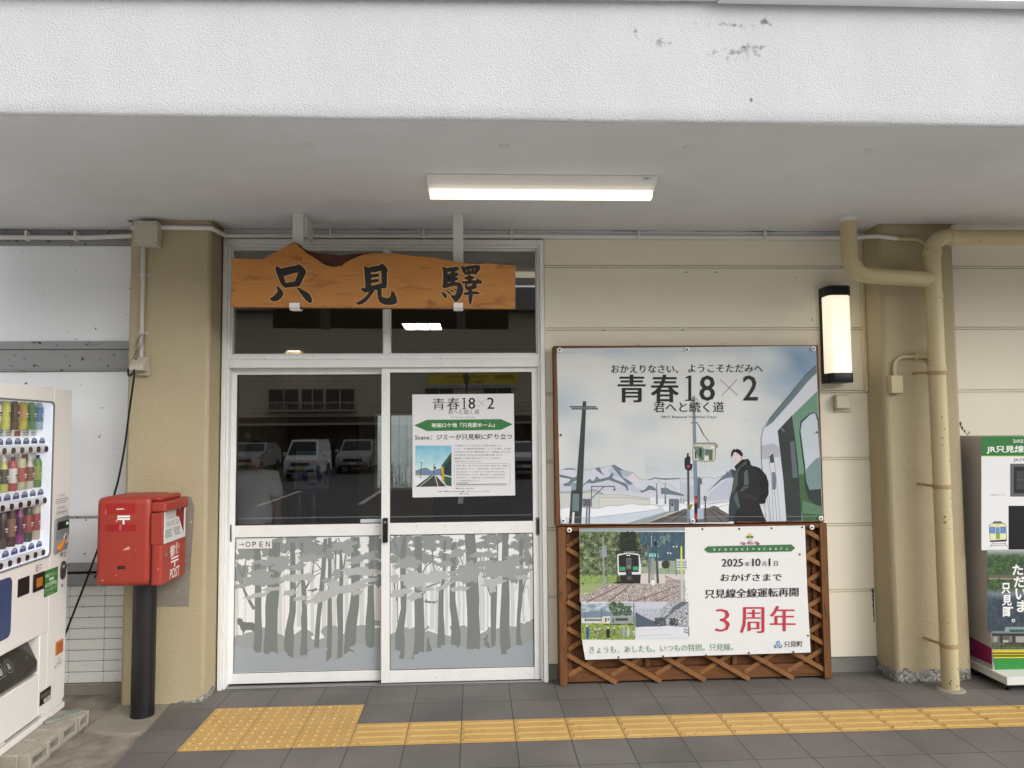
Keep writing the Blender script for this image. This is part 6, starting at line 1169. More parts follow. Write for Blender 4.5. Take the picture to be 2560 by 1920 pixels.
# anniversary banner on the lattice board
YL = -.128
an = thing('anniversary_banner', 'white third-anniversary banner with train photographs and red lettering on the lattice board', 'banner', tuple(on_y(*ZL(1100, 1040), YL)))
LQ = [(258, 120), (1028, 112), (1898, 98), (1915, 560), (1940, 1022), (1120, 1046), (301, 1076), (280, 960), (266, 500)]
def bow(X, Y, d): 
    p = on_y(X, Y, YL-d); t = max(0, (p.z-.19)/.85); return on_y(X, Y, YL-d+.0155*max(0, t-.86)/.14)
A = Art(ZL, sheet_y(YL), .0008, .00001, gain=1.0); A.poly(LQ, (228, 228, 226))
A.poly([(258, 120), (1026, 112), (1026, 136), (260, 148)], (150, 160, 164))
ZP = Zm(1430, 1310, 310, 1773); A.zm = ZP
def photo1(x, y):
    n_ = noise.noise((x*.02, y*.02, 3.3)); n2 = noise.noise((x*.11, y*.11, 1.1)); n3 = noise.noise((x*.3, y*.3, 7.1))
    if y > 860+.0*x or (y > 800 and x > 880):
        c = (168+46*n3+20*n2, 158+44*n3+18*n2, 154+44*n3+16*n2)
        if x < 430+ (y-860)*-.9 and y < 1010: c = mixc(c, (150+40*n2, 164+36*n2, 112), .85)
        return c
    if y > 730 and x < 640: return (136+50*n2+18*n_, 160+44*n2+18*n_, 92+34*n2)
    if x > 960+ (y-100)*.05:
        if y > 530: return (150+40*n2, 166+34*n2, 140+30*n2) if y < 720 else (206, 202, 198)
        k = noise.noise((x*.05, y*.012, 2)); return (70+26*k+16*n2, 92+26*k+18*n2, 106+24*k+16*n2)
    if 690 < x < 920 and y < 420: return (44+20*n2, 50+20*n2, 40+14*n2)
    g = .5+n_*.5+n2*.6; return mixc((40, 54, 36), (140, 158, 106), g)
A.field(112, 112, 1616, 1112, 150, 100, photo1)
lc = [(70, 90, 60), (96, 116, 80), (140, 156, 116), (48, 62, 44), (164, 176, 140)]
def leafc(x, y):
    k = .5+.75*noise.noise((x*.012, y*.015, 9))+.55*noise.noise((x*.045, y*.05, 4))+random.uniform(-.16, .16)
    return mixc((38, 48, 36), (164, 176, 136), k)
A.scatter(1700, (115, 125, 670, 740), 10, lc, lambda a, b: not (a > 620 and b > 400), fn=leafc); A.scatter(260, (950, 300, 1095, 620), 10, lc, fn=leafc); A.scatter(120, (1180, 130, 1400, 330), 11, [(110, 134, 130), (90, 116, 112), (140, 158, 140)], lambda a, b: abs((b-230)+(a-1300)*.5) < 60); A.scatter(420, (640, 112, 1040, 430), 13, [(34, 38, 32), (52, 58, 46), (42, 48, 38), (62, 68, 54)], lambda a, b: abs(a-805) < 105+(b-110)*.28+38*noise.noise((a*.02, b*.03, 3)))
A.ell(1340, 580, 60, 58, (58, 66, 48)); A.rect(1240, 532, 1280, 630, (196, 198, 200)); A.rect(1490, 500, 1640, 660, (198, 202, 206))
for r_ in range(3): A.rect(1500, 540+r_*38, 1640, 554+r_*38, (120, 130, 140))
A.scatter(700, (140, 860, 1650, 1112), 9, [(206, 200, 196), (120, 110, 106), (176, 164, 158), (226, 222, 218), (98, 90, 88)], lambda a, b: not (a < 430 and b < 980))
for (a, b, w0) in (((205, 1120), (760, 845), 22), ((520, 1112), (880, 835), 22), ((890, 1106), (1540, 880), 20), ((1200, 1104), (1560, 950), 18), ((1330, 740), (1530, 830), 14), ((1330, 760), (1440, 830), 10)): A.line([a, b], w0, (110, 72, 68), w0*.45); A.line([(a[0]-4, a[1]-3), (b[0]-2, b[1]-2)], w0*.3, (176, 140, 132), w0*.15)
A.poly([(980, 715), (1090, 700), (1330, 720), (1330, 850), (1140, 860), (975, 850)], (208, 200, 196)); A.poly([(600, 830), (780, 815), (980, 790), (975, 850), (760, 846), (600, 845)], (36, 34, 34))
A.poly([(645, 440), (668, 428), (800, 414), (940, 424), (966, 440), (990, 620), (985, 720), (960, 735), (680, 740), (655, 715)], (218, 220, 220)); A.poly([(664, 452), (800, 424), (952, 446), (958, 600), (955, 685), (675, 690)], (40, 42, 44)); A.poly([(680, 612), (762, 612), (765, 665), (682, 668)], (76, 156, 112)); A.poly([(868, 608), (948, 604), (954, 660), (872, 664)], (76, 156, 112)); A.rect(768, 478, 856, 720, (56, 56, 56)); A.rect(780, 490, 846, 640, (120, 120, 116)); A.rect(784, 500, 838, 590, (86, 92, 90)); A.ell(791, 447, 12, 10, (246, 246, 240)); A.ell(821, 447, 12, 10, (246, 246, 240)); A.poly([(682, 730), (985, 720), (980, 810), (880, 832), (760, 832), (700, 815)], (44, 42, 42)); A.rect(770, 720, 868, 810, (60, 52, 48)); A.rect(792, 750, 846, 800, (98, 88, 84)); A.line([(740, 405), (900, 400)], 14, (150, 156, 158))
A.poly([(436, 170), (450, 170), (472, 880), (440, 880)], (150, 156, 152)); A.rect(402, 370, 430, 470, (130, 138, 136)); A.poly([(430, 310), (490, 310), (498, 470), (432, 480)], (150, 158, 162)); A.line([(500, 480), (512, 870)], 14, (120, 126, 120))
A.rect(1082, 410, 1250, 488, (34, 132, 128)); A.text('只見', 1098, 424, 1238, 472, (226, 240, 238), off=.02); A.poly([(1090, 490), (1130, 490), (1118, 850), (1090, 850)], (120, 120, 120)); A.poly([(1130, 490), (1180, 490), (1182, 800), (1130, 800)], (150, 152, 152)); A.poly([(1195, 150), (1212, 240), (1245, 850), (1210, 850), (1196, 490)], (76, 80, 82)); A.poly([(1170, 255), (1210, 240), (1212, 340), (1175, 300)], (40, 44, 48)); A.line([(1136, 170), (1140, 330)], 12, (160, 170, 178)); A.ell(1160, 840, 22, 42, (232, 232, 232)); A.rect(1140, 720, 1180, 780, (176, 176, 176))
A.line([(1390, 410), (1382, 690)], 9, (90, 96, 100)); A.line([(1480, 320), (1492, 740)], 10, (90, 96, 98))
for p in ((1372, 415), (1410, 418), (1452, 324), (1497, 322)): A.ell(*p, 11, 11, (226, 232, 232))
A.rect(1553, 320, 1576, 690, (214, 222, 84)); A.poly([(1556, 690), (1590, 690), (1592, 1100), (1560, 1100)], (196, 196, 196)); A.rect(1540, 800, 1556, 1100, (168, 168, 168))
def photo2(x, y):
    n_ = noise.noise((x*.012, y*.02, 8)); n2 = noise.noise((x*.1, y*.1, 2)); n3 = noise.noise((x*.05, y*.12, 6))
    if y < 1330: return mixc((126, 146, 160), (196, 206, 210), .5+n_*.9+(1250-y)*.001)
    return (134+50*n3+24*n2, 156+44*n3+24*n2, 84+40*n3)
A.field(130, 1124, 902, 1652, 80, 60, photo2)
A.poly([(130, 1270), (300, 1240), (520, 1250), (700, 1330), (130, 1340)], (118, 136, 152)); A.scatter(240, (510, 1120, 750, 1310), 16, [(76, 96, 74), (98, 116, 88), (60, 80, 62)], lambda a, b: ((a-640)/115)**2+((b-1190)/85)**2 < 1 or abs(a-660) < 70 and b > 1200); A.scatter(90, (740, 1180, 850, 1310), 14, [(84, 104, 74), (70, 90, 64)])
A.poly([(135, 1345), (430, 1340), (430, 1420), (140, 1420)], (206, 206, 206)); A.rect(180, 1360, 420, 1385, (96, 100, 104)); A.poly([(440, 1320), (560, 1312), (880, 1320), (885, 1440), (440, 1430)], (150, 158, 156)); A.poly([(432, 1325), (545, 1318), (542, 1425), (435, 1420)], (214, 212, 202)); A.rect(620, 1345, 800, 1385, (70, 76, 78)); A.rect(470, 1345, 495, 1400, (80, 80, 80)); A.rect(508, 1345, 530, 1380, (90, 96, 100)); A.rect(575, 1350, 600, 1410, (90, 96, 96)); A.rect(440, 1425, 890, 1445, (70, 72, 66))
for (x, y) in ((190, 1240), (420, 1220)): A.line([(x, y), (x, 1400)], 6, (70, 76, 80))
A.line([(880, 1120), (885, 1440)], 12, (100, 110, 120)); A.line([(860, 1180), (905, 1180)], 8, (100, 110, 120))
A.scatter(300, (140, 1420, 910, 1650), 12, [(150, 172, 80), (176, 196, 110), (108, 132, 66), (96, 114, 66)])
for (x, y, w_, h_, c) in ((222, 1450, 26, 200, (64, 90, 140)), (330, 1500, 34, 70, (120, 110, 84)), (396, 1490, 20, 130, (120, 120, 108)), (515, 1480, 34, 150, (50, 50, 52)), (605, 1480, 22, 120, (120, 112, 100)), (738, 1460, 28, 150, (150, 158, 164)), (803, 1490, 24, 120, (176, 190, 206)), (884, 1530, 14, 60, (196, 190, 180))): A.poly([(x-w_*.6, y+18), (x+w_*.6, y+18), (x+w_, y+h_*.45), (x+w_*.6, y+h_), (x-w_*.6, y+h_), (x-w_*.9, y+h_*.4)], c); A.ell(x, y+6, 15, 14, (206, 202, 190))
def photo3(x, y):
    n_ = noise.noise((x*.011, y*.013, 18)); n2 = noise.noise((x*.045, y*.045, 2)); n3 = noise.noise((x*.12, y*.12, 5))
    if y > 1470: return (212+8*n_, 214+8*n_, 222+6*n_)
    if x > 1180+(1300-y)*1.1+ (0 if y < 1400 else 80) and x > 1250: return mixc((120, 126, 134), (210, 212, 216), .5+.8*n2+.5*n3)
    if y < 1215: return (196, 196, 206)
    return mixc((150, 158, 172), (206, 208, 216), .5+.8*n2+.3*n3)
A.field(905, 1112, 1668, 1640, 90, 66, photo3)
A.poly([(905, 1255), (980, 1300), (1120, 1370), (1220, 1400), (1200, 1460), (910, 1475)], (84, 96, 112)); A.poly([(1380, 1290), (1440, 1190), (1560, 1115), (1668, 1112), (1660, 1130), (1560, 1190), (1440, 1270), (1300, 1380), (1250, 1440), (1190, 1420)], (98, 106, 112)); A.scatter(160, (1190, 1340, 1340, 1460), 12, [(66, 72, 78), (90, 96, 102)]); A.scatter(120, (1400, 1350, 1510, 1450), 13, [(80, 84, 88), (60, 64, 70)]); A.scatter(160, (1480, 1230, 1660, 1420), 10, [(120, 122, 128), (96, 98, 104), (214, 214, 216)]); A.line([(920, 1465), (1300, 1455)], 12, (96, 98, 104)); A.line([(1320, 1450), (1650, 1470)], 8, (130, 130, 132)); A.poly([(930, 1490), (1400, 1455), (1660, 1500), (1680, 1625), (920, 1640)], (218, 219, 226)); A.line([(960, 1600), (1400, 1580)], 8, (186, 188, 200)); A.line([(940, 1520), (1300, 1500)], 6, (196, 198, 208))
for k in range(4): A.rect(1598+k*16, 1495+k*3, 1608+k*16, 1515+k*3, (70, 64, 66)); A.rect(1600+k*16, 1530+k*4, 1611+k*16, 1552+k*4, (70, 64, 66))
A.rect(1664, 1470, 1676, 1600, (86, 80, 80))
A.zm = ZL
A.poly([(1164, 272), (1192, 250), (1800, 236), (1828, 262), (1800, 287), (1195, 296)], (68, 116, 76)); A.text('3rdAnniversary', 1232, 262, 1760, 288, (230, 236, 228), dy=-9, off=.01) if False else None
for i, ch in enumerate('3rdAnniversary'): 
    x = 1232+i*40.8; hh = 20 if ch in '3dAi' else 15; yb = 283-i*.72+(5 if ch == 'y' else 0); A.text(ch, x, yb-hh-(5 if ch == 'y' else 0)*0, x+(6 if ch == 'i' else 13), yb, (232, 236, 230), off=.008)
for (x, y, c) in ((1498, 165, (226, 206, 70)), (1485, 182, (96, 140, 70)), (1512, 182, (96, 140, 70)), (1440, 225, (196, 160, 176)), (1455, 232, (150, 110, 128)), (1500, 212, (206, 176, 190)), (1490, 226, (160, 120, 140)), (1512, 228, (190, 150, 168)), (1545, 222, (196, 130, 150)), (1556, 232, (150, 96, 110))): A.leafpad(x, y, 13, 9, c, 0, 5)
A.text('2025', 1295, 342, 1448, 398, TX, off=-.002, smear=1.6, dy=-2); A.text('年', 1462, 362, 1500, 396, TX, off=-.006, smear=.5); A.text('1', 1516, 340, 1526, 394, TX, smear=1.0); A.text('0', 1538, 338, 1576, 394, TX, smear=1.2); A.text('月', 1588, 360, 1616, 394, TX, off=-.006, smear=.5); A.text('1', 1637, 338, 1647, 392, TX, smear=1.0); A.text('日', 1674, 358, 1702, 392, TX, off=-.006, smear=.5)
A.text('おかげさまで', 1285, 450, 1730, 505, TX, off=.002, smear=1.0, dy=-3)
A.text('只見線全線運転再開', 1172, 563, 1852, 630, TX, off=.002, smear=1.3, dy=-16)
RE = (192, 58, 76)
A.text('3', 1252, 706, 1348, 870, RE, off=-.02, smear=4.5); A.text('周', 1432, 692, 1600, 880, RE, off=-.008, smear=4.5); A.text('年', 1650, 684, 1828, 868, RE, off=-.008, smear=4.5)
A.text('きょうも、あしたも。いつもの特別。只見線。', 332, 978, 1375, 1030, (108, 152, 114), dy=-24, off=-.008, smear=.7)
BLU = (70, 130, 176)
for k in range(3):
    a = R(90+120*k); cx_2, cy_2 = 1705+18*math.cos(a), 968-17*math.sin(a); A.ell(cx_2, cy_2, 13, 13, BLU); A.ell(cx_2, cy_2, 6, 7, (214, 224, 230))
    A.poly([(1705+30*math.cos(a+d), 968-30*math.sin(a+d)) for d in (-.35, 0, .35)]+[(cx_2, cy_2)], BLU)
A.text('只見町', 1750, 942, 1882, 984, TX, off=-.006, smear=.8, dy=-4)
A.build('banner_print', print_mat('vinyl_print_matt', .5, bump=.16, bs=4.5, spec=.3, stretch=(1.0, 1, 1.3)), an)
mb = MB(); mb.prism([on_y(*ZL(*p), YL)+Vector((0, -.0005, 0)) for p in LQ], (0, .0011, 0)); mb.build('sheet', mat('vinyl_sheet', 220), an)
mb = MB()
for (x, y) in ((541, 1056), (866, 1050), (1178, 1042), (1490, 1024), (1813, 1018), (1920, 898), (285, 520), (1152, 124), (1420, 122), (1655, 118), (1878, 110), (1860, 308)):
    c = on_y(*ZL(x, y), YL); mb.lathe((c.x, YL-.0032, c.z), [(.0072, 0), (.0062, .002), (.003, .003)], 10, 'Y')
mb.each('tack', mat('tack', (96, 94, 90), .5, metal=.4), an, smooth=40)
mb = MB()
for (x, y) in ((320, 140), (1152, 124), (1878, 110), (541, 1050), (1813, 1012), (1178, 1036)):
    c = on_y(*ZL(x, y), YL); mb.cyl((c.x, YL+.0007, c.z), (c.x, yF+.011, c.z), .003, 8)
mb.each('fixing_pin', STEEL, an)

# sheet on the right door, and the OPEN sign on the left one
ZD = Zm(960, 900, 400, 1443); YP = RY+.0155
ps = thing('film_location_poster', 'white film location poster with green arrow band taped to the right door glass', 'poster', tuple(on_y(*ZD(715, 1230), YP)))
A = Art(ZD, sheet_y(YP), .0006, .00001, gain=1.0); PQ = [(255, 311), (1170, 303), (1183, 1221), (257, 1240)]
A.poly(PQ, (226, 225, 226))
A.text('青', 438, 345, 548, 448, TX, off=-.004, smear=1.4); A.text('春', 568, 340, 680, 448, TX, off=-.004, smear=1.4); A.text('8', 762, 340, 822, 442, TX, smear=1.5); A.text('2', 932, 338, 994, 440, TX, smear=1.5); A.poly([(718, 342), (730, 340), (730, 436), (742, 437), (742, 442), (704, 442), (704, 437), (717, 436), (717, 352), (706, 353), (706, 348)], TX); A.rect(932, 435, 994, 441, TX); A.line([(845, 358), (914, 422)], 2, TX); A.line([(914, 356), (846, 424)], 2, TX)
A.text('君へと続く道', 578, 444, 858, 490, TX, off=-.006, smear=.5); A.text('18×2 Beyond Youthful Days', 606, 513, 828, 525, TX)
A.poly([(270, 590), (386, 540), (1054, 533), (1162, 580), (1056, 630), (388, 641)], (60, 124, 66)); A.text('映画ロケ地『只見駅ホーム』', 432, 568, 1000, 610, (238, 240, 236), dy=-4, off=.016)
A.text('Scene：ジミーが只見駅に降り立つ', 278, 672, 1156, 724, TX, dy=-8, off=.018)
def pic(x, y):
    n_ = noise.noise((x*.02, y*.02, 1))
    if y < 1010-.0*x: return mixc((120, 186, 214), (206, 226, 222), (y-772)/230+n_*.2)
    return (212, 216, 224)
A.field(283, 772, 609, 1142, 30, 34, pic)
A.poly([(283, 1000), (330, 980), (380, 970), (430, 1000), (470, 985), (520, 975), (520, 1040), (283, 1040)], (110, 132, 160)); A.poly([(283, 1145), (420, 1040), (470, 1045), (560, 1140)], (66, 66, 62)); A.poly([(283, 1060), (360, 1075), (400, 1060), (300, 1120), (283, 1125)], (228, 232, 236)); A.line([(320, 1142), (440, 1045)], 5, (196, 214, 196)); A.line([(488, 1140), (460, 1045)], 6, (206, 220, 206)); A.poly([(609, 830), (520, 950), (510, 1040), (560, 1130), (609, 1140)], (50, 92, 66)); A.poly([(609, 880), (550, 950), (545, 1030), (609, 1030)], (40, 54, 64)); A.poly([(515, 965), (535, 960), (545, 1100), (525, 1090)], (206, 160, 50)); A.poly([(545, 1035), (609, 1050), (609, 1060), (545, 1045)], (196, 216, 200)); A.line([(340, 905), (330, 1070)], 6, (60, 70, 80)); A.line([(452, 935), (450, 1040)], 6, (60, 66, 70)); A.ell(458, 972, 12, 11, (40, 46, 50)); A.rect(283, 1020, 330, 1040, (140, 150, 80)); A.ell(345, 908, 10, 6, (230, 240, 240))
GX_ = (74, 72, 74)
for i, s_ in enumerate(('只見駅はアミを訪ねて列車の旅をした', 'ジミーが最終目的地として下車した駅。', '只見線は2011年7月の豪雨災害により一部被災しましたが、', '11年の時を経て2022年10月に全線で運転を再開しました。', '運転再開した只見線に乗り込んだジミーは、どんな思いで', '只見駅に降り立ったのでしょうか。')):
    A.text(s_, 632, 764+i*28.6, (1064, 1150, 1146, 1070, 1050, 880)[i], 780+i*28.6, GX_, dy=-1)
bx_pts = [(634, 950), (640, 940), (655, 937), (1115, 933), (1132, 938), (1138, 952), (1138, 1110), (1132, 1126), (1116, 1132), (660, 1138), (642, 1134), (635, 1120), (634, 950)]
A.line(bx_pts, 2, GX_)
for i, s_ in enumerate(('台湾・現在。自らが立ち上げた会社から解任され、故郷の', '台南に舞い戻ったジミー。18年前に出会い、想いを寄せていた', '日本人旅行者・アミから届いたハガキを再び手に取った彼は、', '初恋の記憶が蘇る。そんな折、最後の仕事として日本出張が決定。', '役目を終えたジミーは電車に乗り、あの日の約束を果たすために', 'アミの故郷を目指すのだった。')):
    A.text(s_, 652, 948+i*26.6, (1118, 1094, 1092, 1096, 1090, 870)[i], 962+i*26.6, GX_, dy=-1)
A.line([(652, 1110), (760, 1108)], 7, (120, 118, 120)); A.line([(652, 1124), (1104, 1118)], 8, (130, 128, 130))
A.text('「青春18×2 君へと続く道」', 640, 1153, 805, 1166, TX, off=.01); A.text('©2024「青春18×2」Film Partners 配給：ハピネットファントム・スタジオ', 490, 1178, 952, 1192, TX, off=.01); A.text('協賛・只見町', 682, 1200, 762, 1212, TX, off=.01)
A.build('poster_print', print_mat('paper_print', .5), ps)
mb = MB(); mb.prism([on_y(*ZD(*p), YP)+Vector((0, -.0004, 0)) for p in PQ], (0, .0009, 0)); mb.build('sheet', mat('poster_paper', (226, 226, 224), .6), ps)
ZO = Zm(540, 1260, 840, 2212); YO = LY+.006
op = thing('open_sign', 'small white OPEN sign with an arrow on the left door film', 'sign', tuple(on_y(*ZO(253, 295), YO)))
OQ = [(138, 238), (367, 236), (369, 292), (138, 296)]
mb = MB(); mb.prism([on_y(*ZO(*p), YO) for p in OQ], (0, .0026, 0)); mb.build('plate', mat('white_plate', (226, 226, 226), .4), op, bevel=.0006)
A = Art(ZO, sheet_y(YO), .0005, .0001); A.line([(150, 268), (182, 266)], 3.2, TX); A.line([(172, 257), (183, 266), (172, 276)], 3.2, TX)
for ch, x0, x1 in (('O', 194, 228), ('P', 240, 264), ('E', 286, 308), ('N', 328, 355)): A.text(ch, x0, 248-(x0-190)*.012, x1, 284-(x0-190)*.012, TX, off=.004)
A.build('lettering', print_mat('paper_print', .5), op)

# ---------------------------------------------------------------- waiting room behind the glass
ROOMW = mat('waiting_room_wall', (130, 118, 100), .8, c2=(118, 107, 90), vs=2); DARKW = mat('dark_wood_room', (62, 48, 38), .6, c2=(48, 38, 30), vs=4, stretch=(6, 6, 1))
RY1, RZ1_ = 7.0, 2.97
mb = MB(); mb.box(-1.3, 4.2, .30, RY1+.1, -.06, -.004); mb.build('room_floor', mat('dark_room_floor', (92, 86, 80), .35, c2=(80, 75, 70), vs=2), B)
mb = MB(); mb.box(-1.3, 4.2, .30, RY1+.1, RZ1_, 3.05); mb.build('room_ceiling', mat('room_ceiling', (190, 186, 176), .85), B)
bw0, bw1 = on_y(937, 1033, RY1), on_y(1036, 1186, RY1)
wx0, wx1, wz0_, wz1_ = bw0.x, bw1.x, bw1.z-.25, bw0.z
mb = MB(); mb.box(-1.3, wx0, RY1, RY1+.1, -.004, RZ1_); mb.box(wx1, 4.2, RY1, RY1+.1, -.004, RZ1_); mb.box(wx0, wx1, RY1, RY1+.1, -.004, wz0_); mb.box(wx0, wx1, RY1, RY1+.1, wz1_, RZ1_)
mb.build('room_wall', ROOMW, B)
mb = MB(); mb.box(-1.4, -1.3, .30, RY1+.1, -.004, RZ1_); mb.box(4.2, 4.3, .30, RY1+.1, -.004, RZ1_); mb.box(-1.3, -.02, .30, .34, -.004, RZ1_); mb.box(2.19, 4.2, .205, .34, -.004, RZ1_); mb.build('room_wall', ROOMW, B)
mb = MB(); mb.box(-1.28, wx0-.25, RY1-.06, RY1-.002, .0, 2.1); mb.box(wx1+.3, 4.1, RY1-.06, RY1-.002, .0, 2.1); mb.build('wall_panelling', DARKW, B)
m_ = MB(); m_.box(wx0, wx0+.04, RY1+.02, RY1+.08, wz0_, wz1_); m_.box(wx1-.04, wx1, RY1+.02, RY1+.08, wz0_, wz1_); m_.box(wx0+.04, wx1-.04, RY1+.02, RY1+.08, wz0_, wz0_+.04); m_.box(wx0+.04, wx1-.04, RY1+.02, RY1+.08, wz1_-.04, wz1_); rw = m_.build('rear_window', SILL, B)
m_ = MB(); m_.add([(wx0+.04, RY1+.05, wz0_+.04), (wx1-.04, RY1+.05, wz0_+.04), (wx1-.04, RY1+.05, wz1_-.04), (wx0+.04, RY1+.05, wz1_-.04)], [(0, 1, 2, 3)]); m_.build('pane', GLASS, rw)
fw = MB(); 
for k in range(60): fw.box(-4+.18*k, -4+.18*k+.17, 12.0, 12.02, 0, 3.4)
props(fw.build('corrugated_fence', mat('pale_corrugated_sheet', (214, 222, 232), .5), None), 'pale corrugated fence on the platform side, seen through the rear window', 'fence')
props(MB().add([(-30, RY1+.1, -.05), (30, RY1+.1, -.05), (30, 30, -.05), (-30, 30, -.05)], [(0, 1, 2, 3)]).build('platform_ground', CONC), kind='structure')
rnd = random.Random(11); pl = thing('flowering_plant', 'clump of pale flowering weeds outside the rear window of the waiting room', 'plant', ((wx0+wx1)/2, RY1+.5, -.05))
st_, lf_, fl_ = MB(), MB(), MB()
for k in range(46):
    x = rnd.uniform(wx0-.1, wx1+.1); y = RY1+rnd.uniform(.35, .7); h = rnd.uniform(.7, 1.18)*wz0_+rnd.uniform(.1, .34); lean = rnd.uniform(-.12, .12)
    st_.tube([(x, y, -.05), (x+lean*.4, y, h*.6), (x+lean, y, h)], .004, 5)
    for j in range(12):
        t = rnd.uniform(.5, 1); c = Vector((x+lean*t*t, y, h*t)); a = rnd.random()*6.28; d = Vector((math.cos(a), math.sin(a)*.5, .3))*rnd.uniform(.05, .1); s_ = Vector((-d.y, d.x, 0))*.3
        lf_.add([c, c+d*.5+s_, c+d, c+d*.5-s_], [(0, 1, 2, 3)])
    for j in range(7): c = Vector((x+lean+rnd.uniform(-.05, .05), y+rnd.uniform(-.03, .03), h+rnd.uniform(-.02, .04))); fl_.lathe(c, [(.002, 0), (.012, .006), (.004, .012)], 6)
st_.build('stem', mat('weed_stem', (76, 96, 46), .8), pl); lf_.build('leaves', mat('weed_leaf', (86, 116, 54), .7, c2=(112, 138, 66), vs=8), pl); fl_.build('flower_heads', mat('weed_flower', (228, 226, 206), .8), pl)
# recessed lamps in the waiting room ceiling
def troffer(px0, px1, py, lab):
    c0 = on_z(px0, py, RZ1_-.01); c1 = on_z(px1, py, RZ1_-.01); wd = c1.x-c0.x; c = thing('recessed_room_light', lab, 'ceiling light', ((c0.x+c1.x)/2, c0.y, RZ1_-.02), 0, 'recessed lights in the waiting room'); n = 3; cw = wd/n; dp_ = wd*1.25
    m_ = MB(); z = RZ1_-.0005
    m_.box(c0.x-.02, c1.x+.02, c0.y-.02, c0.y, z-.02, z); m_.box(c0.x-.02, c1.x+.02, c0.y+dp_, c0.y+dp_+.02, z-.02, z); m_.box(c0.x-.02, c0.x, c0.y, c0.y+dp_, z-.02, z); m_.box(c1.x, c1.x+.02, c0.y, c0.y+dp_, z-.02, z)
    for k in range(1, n): m_.box(c0.x+cw*k-.008, c0.x+cw*k+.008, c0.y, c0.y+dp_, z-.018, z-.001)
    m_.build('frame', HOUS, c)
    for k in range(n):
        m_ = MB(); m_.box(c0.x+cw*k+.012, c0.x+cw*(k+1)-.012, c0.y+.01, c0.y+dp_-.01, z-.006, z-.002); m_.build('reflector', emitter('room_reflector', (255, 238, 206), 9), c)
        m_ = MB(); m_.lathe((c0.x+cw*(k+.5), c0.y+dp_*.5, z-.022), [(.002, 0), (cw*.2, .004), (cw*.25, .0155)], 14); m_.build('bulb', emitter('room_bulb', (255, 246, 226), 60.0), c, smooth=40)
troffer(1004, 1100, 807, 'three-lamp recessed light glowing in the upper right transom pane'); troffer(636, 750, 876, 'three-lamp recessed light glowing at the foot of the left transom pane')
# notice stand inside, blue white and red; its code square is left out
zs = Zm(560, 900, 400, 1443)
ns = thing('notice_stand', 'small blue and white notice stand with two chrome feet inside the left door', 'notice stand', (on_y(*zs(790, 1280), 2.5).x, 2.5, 0))
class StA(Art): pass
A = Art(zs, sheet_y(2.5), .0008, .00005); A.poly([(655, 820), (970, 820), (940, 1210), (625, 1210)], (150, 164, 190)); A.poly([(658, 900), (960, 900), (955, 948), (652, 948)], (150, 52, 48)); A.ell(795, 1060, 90, 74, (50, 66, 130)); A.rect(755, 1015, 840, 1105, (196, 198, 206)); A.poly([(632, 1160), (944, 1160), (940, 1210), (626, 1210)], (70, 84, 140)); A.poly([(900, 1080), (920, 1065), (930, 1120), (905, 1130)], (150, 60, 60)); A.text('ただみ', 672, 840, 810, 890, (80, 92, 128)); A.text('観光', 700, 908, 800, 942, (226, 220, 214)); A.line([(645, 1145), (930, 1145)], 5, (90, 96, 116))
A.build('notice_print', print_mat('paper_print', .5), ns)
mb = MB(); mb.prism([on_y(*zs(*p), 2.5)+Vector((0, .001, 0)) for p in ((655, 820), (970, 820), (940, 1210), (625, 1210))], (0, .02, 0)); mb.build('board', mat('notice_board_back', (60, 64, 80), .6), ns)
for x in (678, 812):
    c = on_y(*zs(x, 1215), 2.51); m_ = MB(); m_.lathe((c.x, 2.512, 0), [(.09, 0), (.09, .012), (.028, .03), (.024, c.z-.2), (.03, c.z-.12), (.012, c.z+.01)], 20); m_.build('leg', STEEL, ns, smooth=40)
# low cabinet and bench that darken the room
mb = MB(); mb.box(1.5, 2.1, 4.2, 4.6, 0, 1.1); cb_ = mb.build('body', DARKW, thing('waiting_room_cabinet', 'dark wooden cabinet inside, behind the right door', 'cabinet', (1.8, 4.4, 0)), bevel=.01)
m_ = MB(); m_.box(1.52, 1.795, 4.19, 4.1995, .05, 1.05); m_.box(1.805, 2.08, 4.19, 4.1995, .05, 1.05); m_.build('door', mat('cabinet_door', (78, 60, 46), .5), cb_.parent, bevel=.003)

# ---------------------------------------------------------------- person inside, seen from behind through the glass
def skin_mesh(name, pts, edges, rad, m, parent, root=0, sub=2):
    me = bpy.data.meshes.new(name); M = ROOT[parent.name].inverted(); me.from_pydata([tuple(M @ Vector(p)) for p in pts], edges, [])
    o = bpy.data.objects.new(name+'_tmp', me); COL.objects.link(o)
    sk = o.modifiers.new('skin', 'SKIN'); sk.use_smooth_shade = True
    for i, v in enumerate(me.skin_vertices[0].data): r = rad[i]; v.radius = r if isinstance(r, tuple) else (r, r); v.use_root = (i == root)
    sb = o.modifiers.new('sub', 'SUBSURF'); sb.levels = sub; sb.render_levels = sub
    bpy.context.view_layer.update(); dg = bpy.context.evaluated_depsgraph_get(); nm = bpy.data.meshes.new_from_object(o.evaluated_get(dg)); bpy.data.objects.remove(o)
    nm.name = name; nm.materials.clear(); nm.materials.append(m); nm.shade_smooth()
    q = bpy.data.objects.new(name, nm); COL.objects.link(q); q.parent = parent; ROOT[q.name] = ROOT[parent.name]; return q
SKIN = mat('skin', (150, 112, 90), .55)
PXc, PYc = -.215, 1.5
pe = thing('person', 'person seen from behind inside the left door, in a dark cap and grey short-sleeved shirt', 'person', (PXc, PYc, 0))
def P_(x, y, z): return (PXc+x, PYc+y, z)
